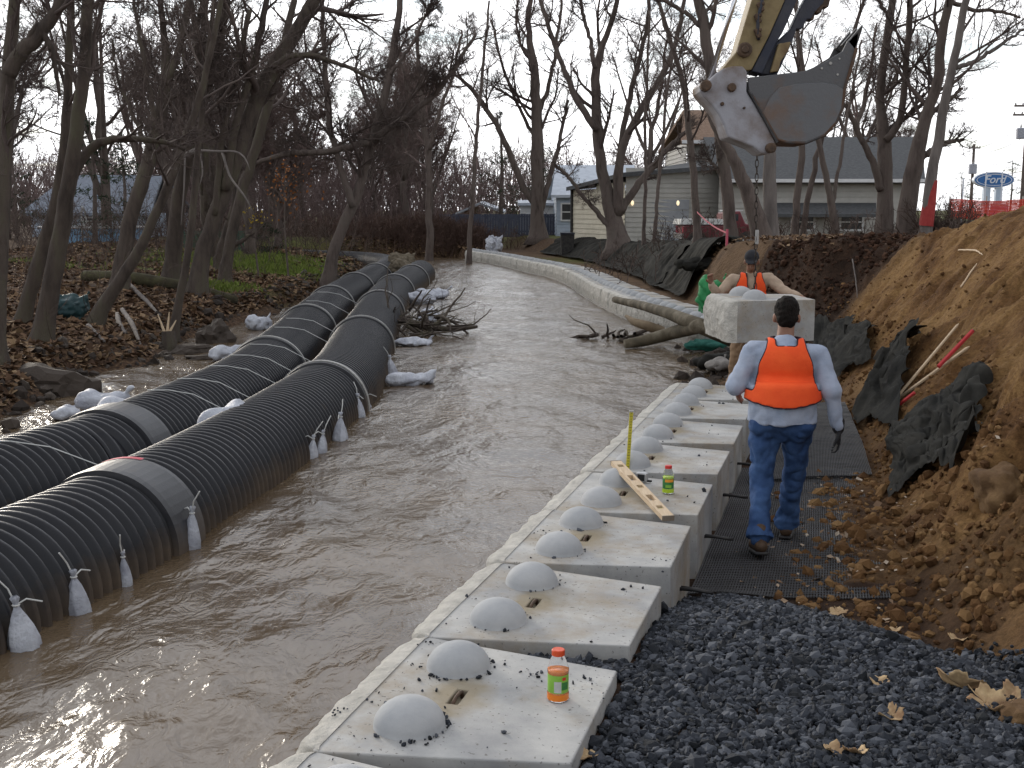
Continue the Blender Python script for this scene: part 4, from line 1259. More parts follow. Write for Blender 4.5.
# coupler casing on the back of the bucket
k = MB(); k.prism([(92, 412), (100, 395), (130, 392), (175, 350), (205, 330), (250, 318), (300, 318), (322, 345), (318, 440), (345, 480), (392, 560), (462, 682), (448, 700), (425, 742), (392, 738), (350, 706), (290, 682), (228, 660), (208, 600), (180, 545), (150, 505), (110, 462), (95, 440)], .5, fr(EY - .02)); cs = sub(k, "coupler", grey_worn, bev=.02)
k = MB()
for (x, y, r_, ln) in ((245, 422, 20, .05), (118, 415, 26, .09), (430, 712, 24, .07), (200, 500, 9, .03), (305, 520, 6, .03)):
    k = MB(); c = epx(x, y); k.lathe([(r_ * SX, 0), (r_ * SX, ln), (r_ * SX * .75, ln + .012)], 16, (c.x, EY - .018, c.z), Matrix.Rotation(R(90), 3, "X")); sub(k, "coupler_pin", rust, bev=0)
k = MB(); k.prism([(322, 440), (332, 440), (470, 682), (458, 690), (392, 566)], .03, fr(EY - .045)); sub(k, "coupler_edge_plate", steel_dark, bev=.004)
# bucket: two cheeks, a wrapped shell and cutting teeth
cheek = [(325, 372), (470, 356), (600, 341), (690, 302), (780, 246), (806, 196), (858, 152), (850, 232), (832, 300), (792, 430), (782, 520), (752, 590), (695, 652), (605, 690), (510, 688), (462, 676), (392, 556), (335, 455)]
bk = None
for y0 in (EY + .0, EY + .50):
    k = MB(); k.prism(cheek, .035, fr(y0)); o = sub(k, "cheek_plate", bucket_m, bev=.006)
k = MB(); k.prism([(396, 540), (430, 470), (475, 422), (560, 404), (680, 398), (745, 408), (786, 432), (776, 518), (747, 586), (690, 646), (604, 682), (512, 680), (466, 668)], .02, fr(EY - .019)); sub(k, "wear_plate", worn("scraped_bucket_steel", (.13, .133, .14), (.16, .095, .06), 1.6, .5, .47, .7), bev=.004)
shell = [(335, 455), (392, 556), (462, 676), (510, 690), (605, 693), (697, 655), (755, 592), (785, 522), (795, 432), (835, 300), (853, 232)]
V = np.array([[tuple(fr(y0)(x, y, 0)) for y0 in (EY - .02, EY + .2, EY + .36, EY + .55)] for x, y in shell])
k = MB(); k.grid(V); o = sub(k, "bucket_shell", worn("rusty_bucket_edge", (.09, .05, .03), (.06, .06, .062), 4, .6), bev=0, smooth=True)
s_ = o.modifiers.new("s", "SOLIDIFY"); s_.thickness = .03
for i in range(3):
    yy = EY + .0 + i * .22
    k = MB(); k.prism([(806, 200), (880, 116), (876, 140), (852, 215), (838, 240)], .08, fr(yy)); sub(k, "bucket_tooth", steel_dark, bev=.008)
k = MB()
for (x, y, r_) in ((722, 304, 7), (756, 358, 5), (680, 328, 5), (765, 282, 4)):
    c = epx(x, y); k.lathe([(r_ * SX, 0), (r_ * SX, .012)], 12, (c.x, EY + .001, c.z), Matrix.Rotation(R(90), 3, "X"))
sub(k, "bolt_heads", strap_steel, bev=0)
# ------------------------------------------------------------------ buildings on the far side
siding_cream = M("cream_siding", (.52, .47, .36), (.60, .55, .44), 2, .7, .1, 20)
siding_grey_and_shade = M("grey_siding_and_shade", (.36, .345, .315), (.44, .425, .39), 2, .7, .1, 20)
siding_blue = M("pale_blue_siding", (.36, .42, .50), (.44, .50, .58), 2, .7, .1, 20)
siding_beige = M("beige_siding", (.40, .36, .30), (.48, .44, .38), 2, .7, .1, 20)
shingle_grey = M("grey_shingles", (.055, .057, .06), (.105, .107, .11), 9, .9, .4, 14, stretch=(1, 1, 6))
shingle_brown = M("brown_shingles", (.16, .10, .07), (.25, .17, .12), 9, .9, .4, 14)
shingle_pale = M("pale_metal_roof", (.42, .46, .52), (.52, .56, .62), 3, .6)
trim_white = M("white_trim", (.6, .6, .6), (.7, .7, .7), 6, .6)
glass_dark = M("dark_window_glass", (.02, .024, .03), (.035, .04, .045), 2, .12, spec=.6)


def lap_wall(mb, a, b, z0, z1, step=.18, z1b=None):
    """clapboard wall from a to b (plan points), each board leaning out at its foot; z1b = top at b"""
    a = Vector((a[0], a[1], 0)); b = Vector((b[0], b[1], 0)); d = (b - a).normalized(); n = Vector((d.y, -d.x, 0))
    z1b = z1 if z1b is None else z1b
    zt = max(z1, z1b); k = max(1, int((zt - z0) / step)); h = (zt - z0) / k
    L_ = (b - a).length
    for i in range(k):
        lo, hi = z0 + i * h, z0 + (i + 1) * h
        t0, t1 = 0.0, 1.0
        if abs(z1 - z1b) > .01:
            m_ = (hi - z1) / (z1b - z1)
            if z1b > z1: t0 = min(1, max(0, m_))
            else: t1 = max(0, min(1, m_))
            if t1 - t0 < .01: continue
        p, q = a + d * L_ * t0, a + d * L_ * t1
        V = [p + n * .03 + Vector((0, 0, lo)), q + n * .03 + Vector((0, 0, lo)), q + Vector((0, 0, hi)), p + Vector((0, 0, hi)), p + Vector((0, 0, lo)), q + Vector((0, 0, lo))]
        mb.add([tuple(v) for v in V], [(0, 1, 2, 3), (4, 5, 1, 0)])


def slab(mb, pts, t=.14):
    P = [Vector(p) for p in pts]; n = len(P)
    V = P + [p - Vector((0, 0, t)) for p in P]
    Fc = [tuple(range(n)), tuple(range(2 * n - 1, n - 1, -1))]
    for i in range(n):
        j = (i + 1) % n; Fc.append((i, n + i, n + j, j))
    mb.add([tuple(v) for v in V], Fc)


def wnd(parent, c, wx_, hz_, yaw=0, off=.05):
    """window in a wall facing the camera: frame with a dark pane"""
    Rm = Matrix.Rotation(yaw, 3, "Z")
    k = MB()
    for s_ in (-1, 1):
        k.box(Rm @ Vector((s_ * (wx_ / 2 + .04), -off, 0)) + Vector(c), (.08, .08, hz_ + .16), Rm); k.box(Rm @ Vector((0, -off, s_ * (hz_ / 2 + .04))) + Vector(c), (wx_, .07, .08), Rm)
    k.box(Rm @ Vector((0, -off, 0)) + Vector(c), (wx_, .05, .05), Rm)
    f = k.build("window", trim_white, parent)
    k = MB(); k.box(Rm @ Vector((0, -off + .02, 0)) + Vector(c), (wx_, .02, hz_), Rm); k.build("pane", glass_dark, f)


def X(px, Y): return (px - 512) / F * Y
def Z(py, Y): return atY(512, py, Y).z

# cream garage; the long wall's shade is put into its grey siding
t = thing("garage", "cream sided garage with sunlit end wall and shaded long wall behind the forked tree", "garage")
A = (X(624, 46), 46); Bc = (X(572, 52), 52); Cc = (X(724, 47.5), 47.5); D = (X(660, 54), 54)
zb = gz(A[0], A[1]) - .25; ze = Z(177, 46); zl_ = Z(190, 52)
k = MB(); lap_wall(k, Bc, A, zb, zl_, .2, ze); k.build("end_wall", siding_cream, t)
k = MB(); lap_wall(k, A, Cc, zb, ze + .35); k.build("long_wall", siding_grey_and_shade, t)
k = MB(); lap_wall(k, (Bc[0] + 7, Bc[1] + 3), Bc, zb, zl_); k.build("rear_wall", siding_cream, t)
k = MB(); slab(k, [(Bc[0] - .3, Bc[1] - .2, zl_ + .12), (A[0] - .25, A[1] - .4, ze + .14), (Cc[0], Cc[1] - .45, ze + .52), (Cc[0] + .5, Cc[1] + 5, ze + 1.0), (Bc[0] + 3, Bc[1] + 3, zl_ + .5)], .16); k.build("roof", shingle_grey, t)
k = MB(); k.tube([(Bc[0] - .05, Bc[1] - .1, zb), (Bc[0] - .05, Bc[1] - .1, zl_)], .06, 8); k.build("downpipe", steel_dark, t)
k = MB(); p0 = Vector((X(634, 46.2), 46.25, 0)); p1 = Vector((X(686, 47), 46.95, 0))
d = (p1 - p0).normalized(); n = Vector((d.y, -d.x, 0)); zz1 = Z(199, 46)
for i in range(4):
    lo = zb + .3 + i * (zz1 - zb - .3) / 4
    c = (p0 + p1) / 2 + n * .05; k.box((c.x, c.y, lo + (zz1 - zb - .3) / 8), ((p1 - p0).length, .06, (zz1 - zb - .3) / 4 - .03), Matrix.Rotation(math.atan2(d.y, d.x), 3, "Z"))
k.build("garage_door", M("grey_panel_door", (.27, .28, .30), (.33, .34, .36), 3, .6), t)
glowm, nt, b_, N_, L_ = new_mat("yellow_glow"); b_.inputs["Emission Color"].default_value = (1, .8, .5, 1); b_.inputs["Emission Strength"].default_value = .7; b_.inputs["Base Color"].default_value = (.8, .7, .5, 1)  # small yellowish glowing spots on the long wall
for px, py in ((631, 203), (676, 203)):
    k = MB(); k.ell((X(px, 46), 46.0 + .0, Z(py, 46)), (.06, .06, .10)); k.build("yellow_spot", glowm, t)

# tall gabled house with brown roof
t = thing("gabled_house", "tall house with a brown gabled roof rising behind the garage and the snag", "house")
x0, x1, yh = X(684, 51), X(790, 51), 51
zb2 = 1.0; ez = Z(142, 51); rz_ = Z(106, 51)
k = MB(); lap_wall(k, (x0, yh), (x1, yh), zb2, ez); lap_wall(k, (x0, yh + 7), (x0, yh), zb2, ez); k.build("wall", siding_grey_and_shade, t)
k = MB(); slab(k, [(x0 - .35, yh - .45, ez + .02), (x1, yh - .45, ez + .02), (x1, yh + 3.2, rz_ + .1), (x0 + .25, yh + 3.2, rz_ + .1)], .16); slab(k, [(x0 + .25, yh + 3.25, rz_ + .1), (x1, yh + 3.25, rz_ + .1), (x1, yh + 7.3, ez), (x0 - .35, yh + 7.3, ez)], .16); k.build("roof", shingle_brown, t)
k = MB(); k.box(((x0 + x1) / 2 - .15, yh - .5, ez - .02), (x1 - x0 + .3, .12, .14)); k.build("gutter", trim_white, t)
k = MB(); lap_wall(k, (X(690, 49), 49), (X(720, 49), 49), zb2, Z(168, 49), .18, Z(151, 49)); lap_wall(k, (X(720, 49), 49), (X(770, 49), 49), zb2, Z(151, 49), .18, Z(151, 49)); k.build("gable_wing", siding_grey_and_shade, t)
wnd(t, (X(716, 48.9), 48.98, Z(187, 49)), .55, .75)

# long house with the big grey roof
t = thing("long_house", "long pale house with a big grey shingled roof behind the right hand trees", "house")
yy = 46; x0, x1 = X(716, yy), X(915, yy)
ez, rz_ = Z(180, yy), Z(137, 50.5)
k = MB(); lap_wall(k, (x0, yy), (x1 - .3, yy), .9, ez, .2); lap_wall(k, (x1 - .3, yy), (x1 - .3, yy + 8), .9, ez, .2); k.build("wall", siding_grey_and_shade, t)
k = MB(); slab(k, [(x0, yy - .5, ez), (x1, yy - .5, ez), (X(913, 50.5), 50.5, rz_), (X(700, 50.5), 50.5, rz_)], .15); slab(k, [(X(700, 50.5), 50.55, rz_), (X(913, 50.5), 50.55, rz_), (x1, 55.5, ez), (x0, 55.5, ez)], .15); k.build("roof", shingle_grey, t)
k = MB(); k.box(((x0 + x1) / 2, yy - .56, ez - .04), (x1 - x0, .12, .13)); k.build("gutter", trim_white, t)
k = MB(); slab(k, [(X(768, 45), 44.9, Z(214, 45)), (X(872, 45), 44.9, Z(214, 45)), (X(872, 45.9), 45.93, Z(203, 45.9)), (X(768, 45.9), 45.93, Z(203, 45.9))], .12); k.build("porch_roof", shingle_grey, t)
for px in (800, 848): wnd(t, (X(px, 45.95), 45.98, Z(222, 46)), .8, .55)

# white blue house left of the garage, shed and far board fence
t = thing("pale_house", "pale blue house with light roof between the forked tree and the straight tree", "house")
k = MB(); ya = 62; xa, xb = X(556, ya), X(640, ya); lap_wall(k, (xa, ya), (xb, ya), .9, Z(196, ya)); lap_wall(k, (xa, ya + 8), (xa, ya), .9, Z(196, ya)); k.build("wall", siding_blue, t)
k = MB(); slab(k, [(xa - .3, ya - .4, Z(196, ya) + .05), (xb, ya - .4, Z(196, ya) + .05), (xb, ya + 4, Z(165, ya + 4)), (xa + .1, ya + 4, Z(165, ya + 4))]); slab(k, [(xa + .1, ya + 4.05, Z(165, ya + 4)), (xb, ya + 4.05, Z(165, ya + 4)), (xb, ya + 8.4, Z(196, ya)), (xa - .3, ya + 8.4, Z(196, ya))]); k.build("roof", shingle_pale, t)
wnd(t, (X(569, ya), ya - .02, Z(212, ya)), .8, .8)
t = thing("annexe", "low white annexe with a flat roof left of the pale blue house", "annexe")
k = MB(); lap_wall(k, (X(520, 66), 66), (X(556, 66), 66), 1.0, Z(205, 66)); k.build("wall", trim_white, t)
k = MB(); slab(k, [(X(518, 66), 65.7, Z(203, 66)), (X(557, 66), 65.7, Z(203, 66)), (X(557, 66), 70, Z(200, 70)), (X(518, 66), 70, Z(200, 70))]); k.build("roof", shingle_pale, t)
t = thing("shed", "small brown shed with pale metal roof behind the blue board fence", "shed")
ya = 76; k = MB(); lap_wall(k, (X(458, ya), ya), (X(481, ya), ya), .9, Z(213, ya), .2, Z(204, ya)); k.build("gable_wall", shingle_brown, t)
k = MB(); lap_wall(k, (X(481, ya), ya), (X(503, ya - .5), ya - .5), .9, Z(213.5, ya)); k.build("front_wall", siding_cream, t)
k = MB(); slab(k, [(X(480, ya), ya - .3, Z(204, ya) + .1), (X(504, ya), ya - .8, Z(213, ya) + .1), (X(506, ya), ya + 4, Z(212, ya) + .15), (X(482, ya), ya + 4, Z(203.5, ya) + .2)]); slab(k, [(X(456, ya), ya - .3, Z(213, ya)), (X(480, ya), ya - .35, Z(204, ya) + .1), (X(482, ya), ya + 4, Z(203.5, ya) + .2), (X(457, ya), ya + 4, Z(213, ya))]); k.build("roof", shingle_pale, t)
t = thing("board_fence", "blue grey board fence behind the straight tree", "fence", (0, 0, 0))
k = MB(); yf = 64; xf = X(440, yf)
while xf < X(557, yf):
    hh = Z(214, yf) - .9 + random.uniform(-.02, .02); k.box((xf + .07, yf + random.uniform(-.01, .01), .9 + hh / 2), (.135, .025, hh)); xf += .142
k.build("boards", M("blue_grey_boards", (.055, .062, .09), (.09, .098, .13), 4, .8, objrand=False), t)
k = MB()
for z in (1.2, 2.0): k.box((X(498, yf), yf + .05, z), (X(557, yf) - X(440, yf), .05, .09))
k.build("rails", M("fence_rail", (.08, .08, .1)), t)
t = thing("trash_bin", "dark wheeled bin at the left corner of the cream garage", "bin", (X(567, 50), 50, gz(X(567, 50), 50)))
k = MB(); k.box((0, 0, .45), (.5, .5, .85), taper=1.15); k.build("bin_body", steel_dark, t); k = MB(); k.box((0, -.02, .92), (.6, .64, .07)); k.build("lid", navy, t)
k = MB(); k.tube([(-.26, .22, .08), (.26, .22, .08)], .1, 12); k.build("wheel", steel_dark, t)

# covered dark red pickup
yt = 36.5; gt = gz(X(709, yt), yt)
t = thing("pickup_truck", "dark red pickup truck parked beside the grey wall under a pale bed cover", "truck", (X(709, yt), yt, gt - .1))
redp = M("dark_red_paint", (.12, .012, .02), (.16, .018, .028), 4, .35, spec=.5)
k = MB(); k.prism([(-.95, .42), (-.95, .82), (.25, .82), (.32, 1.2), (.75, 1.24), (.92, .86), (1.5, .78), (1.52, .42)], 1.6, lambda x, y, w_: Vector((x, w_ - .8, y))); b_ = bevel(k.build("body", redp, t), .04, 2)
k = MB(); k.box((-.4, 0, .92), (1.35, 1.66, .16), taper=.93); k.build("bed_cover", M("pale_bed_cover", (.42, .42, .40), (.5, .5, .48), 4, .6), t)
k = MB(); k.box((-1.0, 0, .48), (.1, 1.62, .16)); k.build("bumper", M("chrome_bumper", (.5, .5, .5), (.6, .6, .6), 3, .25, metal=.8), t)
for s_ in (-1, 1):
    k = MB(); k.box((-.96, s_ * .66, .68), (.03, .2, .2)); k.build("tail_light", red_paint, t)
k = MB(); k.box((.54, -.81, 1.05), (.3, .01, .2)); k.build("side_window", glass_dark, t)
k = MB(); k.box((.62, -.0, 1.26), (.5, 1.2, .03)); k.build("roof", trim_white, t)  # white panel painted in for the highlight on the cab roof
for x in (-.55, 1.0):
    for s_ in (-1, 1):
        k = MB(); k.tube([(x, s_ * .62, .32), (x, s_ * .84, .32)], .32, 18); wh = k.build("wheel", steel_dark, t)
        k = MB(); k.tube([(x, s_ * .83, .32), (x, s_ * .85, .32)], .18, 14); k.build("rim", strap_steel, wh)

# left bank: house, pool and green netting
t = thing("blue_house", "pale blue house half hidden behind the leaning left bank trees", "house")
ya = 62; xa, xb = X(36, ya), X(150, ya)
k = MB(); lap_wall(k, (xa, ya), (xb, ya), .8, Z(213, ya)); lap_wall(k, (xb, ya), (xb, ya + 8), .8, Z(213, ya)); k.build("wall", siding_blue, t)
k = MB(); slab(k, [(xa - .4, ya - .5, Z(213, ya)), (xb + .4, ya - .5, Z(213, ya)), (xb - .2, ya + 4, Z(175, ya + 4)), (xa + .6, ya + 4, Z(175, ya + 4))]); slab(k, [(xa + .6, ya + 4.05, Z(175, ya + 4)), (xb - .2, ya + 4.05, Z(175, ya + 4)), (xb + .4, ya + 8.5, Z(213, ya)), (xa - .4, ya + 8.5, Z(213, ya))]); k.build("roof", M("blue_grey_shingles", (.15, .17, .21), (.22, .245, .29), 6, .85), t)
wnd(t, (X(100, ya), ya - .02, Z(224, ya)), 1.2, .6)
yp = 47; zp = gz(X(95, yp), yp)
t = thing("swimming_pool", "low round blue swimming pool beyond the left bank tree trunks", "pool", (X(96, yp), yp, zp - .1))
k = MB(); k.lathe([(1.9, 0), (1.95, .1), (1.95, .62), (1.8, .62), (1.8, .2)], 40, cap=False); k.build("pool_wall", M("blue_pool_wall", (.16, .32, .50), (.22, .40, .58), 2, .4), t)
k = MB(); k.lathe([(1.97, .6), (2.05, .64), (2.05, .68), (1.85, .68)], 40, cap=False); k.build("top_rail", trim_white, t)
k = MB(); k.lathe([(.01, .5), (1.8, .5)], 40, cap=False); k.build("pool_water", M("pool_water", (.10, .22, .32), (.14, .28, .4), 3, .1), t)
k = MB()
for s_ in (-.22, .22):
    k.tube([(.6 + s_, -1.5, .3), (.6 + s_, -1.8, 1.3), (.6 + s_, -2.0, 1.45), (.6 + s_, -2.15, 1.2), (.6 + s_, -2.2, .0)], .03, 6)
for z in (.3, .6, .9): k.box((.6, -2.18, z), (.44, .08, .04))
k.build("ladder", strap_steel, t)
t = thing("netting_fence", "green netting fence on thin posts left of the V shaped tree", "fence")
netm = M("green_netting", (.03, .09, .065), (.05, .13, .09), 8, .8)
yn = 45; k = MB()
for px in range(186, 258, 1): k.box((X(px, yn), yn, 1.0), (.02, .02, 1.1))
for z in np.arange(.5, 1.56, .07): k.box((X(221, yn), yn + .012, z), (X(257, yn) - X(186, yn), .02, .016))
k.build("mesh", netm, t)
for px in (186, 204, 222, 240, 257):
    k = MB(); k.tube([(X(px, yn), yn + .04, .4), (X(px, yn), yn + .04, 1.7)], .03, 6); k.build("post", steel_dark, t)

# ------------------------------------------------------------------ road side at right: sign, poles, orange netting
ys_ = 100
zsg = Z(180, ys_); xs_ = X(986, ys_)
t = thing("oval_sign", "blue oval car dealer sign on twin pale posts beyond the orange netting", "sign", (xs_, ys_, 1.0))
zr = zsg - 1.0
def ellip(rx, rz, n=48): return [(rx * math.cos(a), rz * math.sin(a)) for a in np.linspace(0, 2 * math.pi, n, endpoint=False)]
blue = M("sign_blue", (.03, .13, .36), (.035, .15, .4), 3, .4); whitep = M("sign_white", (.62, .66, .72), (.68, .72, .78), 3, .5)
k = MB(); k.prism(ellip(1.70, .66), .5, lambda x, y, w_: Vector((x, w_ - .25, zr + y))); bd = k.build("sign_board", whitep, t)
k = MB(); k.prism(ellip(1.62, .58), .03, lambda x, y, w_: Vector((x, -.28 + w_, zr + y))); k.build("blue_face", blue, bd)
k = MB()
e1 = np.array(ellip(1.50, .48)); e2 = np.array(ellip(1.43, .43)); n_ = len(e1)
V = np.stack([np.concatenate([e1, e1[:1]]), np.concatenate([e2, e2[:1]])]); V3 = np.stack([V[..., 0], np.full(V.shape[:2], -.284), zr + V[..., 1]], -1)
k.grid(V3); k.build("oval_line", whitep, bd)
cu = bpy.data.curves.new("lettering", "FONT"); cu.body = "Ford"; cu.size = .92; cu.shear = .32; cu.align_x = "CENTER"; cu.align_y = "CENTER"; cu.extrude = .012; cu.offset = .012
cu.materials.append(whitep)
lo = bpy.data.objects.new("tmp", cu); COL.objects.link(lo); bpy.context.evaluated_depsgraph_get().update()
lme = bpy.data.meshes.new_from_object(lo.evaluated_get(bpy.context.evaluated_depsgraph_get())); bpy.data.objects.remove(lo)
lo = link("lettering", lme, whitep, bd, (0, -.30, zr + .02)); lo.rotation_euler = (math.pi / 2, 0, 0)
for s_ in (-1, 1):
    k = MB(); k.box((s_ * .5, 0, (zr - .5) / 2), (.55, .4, zr - .5)); k.build("post", M("pale_sign_post", (.42, .50, .60), (.5, .58, .68), 3, .5), t)

def pole(px, py_top, py_bot, Y, label, arms, tr, group="utility poles by the road"):
    zt_ = Z(py_top, Y); x = X(px, Y)
    t = thing("utility_pole", label, "utility pole", (x, Y, .8), 0, group)
    k = MB(); k.tube([(0, 0, 0), (0, 0, zt_ - .8)], [.16, .11], 10); k.build("post", M("weathered_pole_wood", (.10, .08, .07), (.16, .13, .11), 5, .9), t)
    for py_, half, off in arms:
        k = MB(); k.box((off, -.14, Z(py_, Y) - .8), (half * 2, .1, .13)); cb = k.build("crossarm", wood_grey, t)
        for s_ in (-1, -.45, .45, 1):
            k = MB(); k.lathe([(.05, 0), (.06, .06), (.03, .14)], 8, (off + s_ * half * .92, -.14, Z(py_, Y) - .73)); k.build("insulator", strap_steel, cb)
    for (dx_, py0, py1, r_) in tr:
        z0_, z1_ = Z(py1, Y) - .8, Z(py0, Y) - .8
        k = MB(); k.lathe([(r_ * .9, z0_), (r_, z0_ + .05), (r_, z1_ - .05), (r_ * .8, z1_)], 14, (dx_, -.1, 0)); tf = k.build("transformer", M("grey_transformer", (.30, .31, .36), (.36, .37, .42), 3, .5), t)
        k = MB(); k.lathe([(.05, z1_), (.06, z1_ + .1), (.03, z1_ + .25)], 8, (dx_, -.1, 0)); k.build("bushing", strap_steel, tf)
    return t
wood_grey = M("grey_crossarm_wood", (.13, .11, .10), (.2, .17, .15), 6, .9)
pole(1016, 102, 212, 78, "tall utility pole with two crossarms and two grey transformers at the right edge", [(106, .95, .0), (115, 1.0, -.0)], [(-.42, 128, 139, .28), (.42, 128, 139, .28)])
pole(965.5, 144, 214, 105, "shorter leaning utility pole with one transformer left of the oval sign", [(148, .5, 0)], [(-.05, 164, 174, .36)])
k = MB()
for dz, sg in ((0, .5), (-.8, .7), (-2.4, .8), (-3.4, .9)):
    a = Vector((X(1040, 74), 74, Z(108, 78) + dz)); b = Vector((X(965, 105), 105, Z(149, 105) + dz * .4)); c_ = Vector((X(905, 150), 150, Z(165, 150) + dz * .3))
    for p, q in ((a, b), (b, c_)):
        k.tube([p.lerp(q, s) - Vector((0, 0, sg * 4 * s * (1 - s))) for s in np.linspace(0, 1, 12)], .018, 4)
k.build("overhead_wires", steel_dark, label="thin overhead wires strung between the utility poles", cat="wires")
for px, lab in ((979, "thin white marker pole in front of the left side of the oval sign"), (995, "thin white marker pole in front of the right side of the oval sign"), (957, "short thin white marker pole left of the oval sign")):
    t_ = Z(172 if px != 957 else 178, 60); 
    k = MB(); k.tube([(0, 0, 0), (0, 0, t_ - 1.2)], .035, 8); b_ = k.build("marker_pole", whitep, loc=(X(px, 60), 60, 1.2), label=lab, cat="marker pole", group="thin white marker poles")
t = thing("small_sign", "small pink and white board below the oval sign", "sign", (X(994, 58), 58, 1.4))
k = MB(); k.box((0, 0, Z(209, 58) - 1.4), (.86, .05, .52)); bd = k.build("board", M("pink_board", (.50, .22, .40), (.58, .28, .46), 3, .5), t)
k = MB(); k.box((0, -.028, Z(205, 58) - 1.4), (.82, .006, .12)); k.box((.12, -.028, Z(211, 58) - 1.4), (.5, .006, .1)); k.build("white_band", whitep, bd)
k = MB(); k.tube([(0, .05, 0), (0, .05, Z(206, 58) - 1.4)], .03, 6); k.build("post", whitep, t)
netting = M("orange_safety_netting", (.55, .05, .03), (.65, .08, .045), 5, .7)
t = thing("safety_fence", "orange plastic safety netting strung along the top of the bank at right", "fence")
k = MB(); yo = 50; xs0, xs1 = X(945, yo), X(1090, yo)
zo0, zo1 = Z(218, yo), Z(199, yo)
nx_ = int((xs1 - xs0) / .05)
for i in range(nx_):
    x = xs0 + (xs1 - xs0) * i / nx_
    sag = .09 * math.sin(i * .045) ** 2
    k.box((x, yo, (zo0 + zo1) / 2 - sag), (.028, .012, zo1 - zo0))
for z in np.arange(zo0, zo1 + .01, .06):
    k.tube([(x, yo - .012, z - .09 * math.sin((x - xs0) / .05 * .045) ** 2) for x in np.linspace(xs0, xs1, 50)], .02, 4)
k.build("netting", netting, t)
for x in np.arange(xs0, xs1 + .1, 1.55):
    k = MB(); k.tube([(x, yo + .05, .9), (x, yo + .05, zo1 + .12)], .03, 6); k.build("post", strap_steel, t)
pink = M("pink_flagging_tape", (.40, .07, .11), (.46, .1, .14), 5, .6)
t = thing("flagging_tape", "pink flagging tape running from a thin tree down to a short stake", "tape")
a = atY(697, 212, 28.5); b = atY(727, 233, 26.2)
k = MB()
P_ = [a.lerp(b, s) - Vector((0, 0, .06 * math.sin(s * math.pi))) for s in np.linspace(0, 1, 14)]
V = np.array([[tuple(p + Vector((0, 0, h))) for h in (-.018, .018)] for p in P_]); k.grid(V); k.build("tape", pink, t)
k = MB(); c = atY(727, 236, 26.2); k.box((c.x, c.y, c.z - .1), (.05, .03, .5)); k.build("stake", pink, t)
# ------------------------------------------------------------------ trees
bark = M("grey_brown_bark", (.055, .042, .037), (.125, .098, .085), 5, .95, 1.0, 14, dist=.05, stretch=(1, 1, .25), c3=(.12, .10, .085))
bark_mossy = M("mossy_dark_bark", (.036, .028, .024), (.086, .067, .055), 4, .95, 1.0, 14, dist=.05, stretch=(1, 1, .25), c3=(.10, .09, .06))
bark_pale = M("pale_grey_bark", (.10, .085, .078), (.19, .165, .15), 5, .9, .7, 14, dist=.03, stretch=(1, 1, .25))
twig_m = M("twigs", (.06, .044, .04), (.115, .088, .076), 2, .9)
twig_red_haze = M("hazy_reddish_twigs", (.10, .068, .062), (.17, .122, .108), 2, .9)  # lightened: distant haze is put into the twig colour


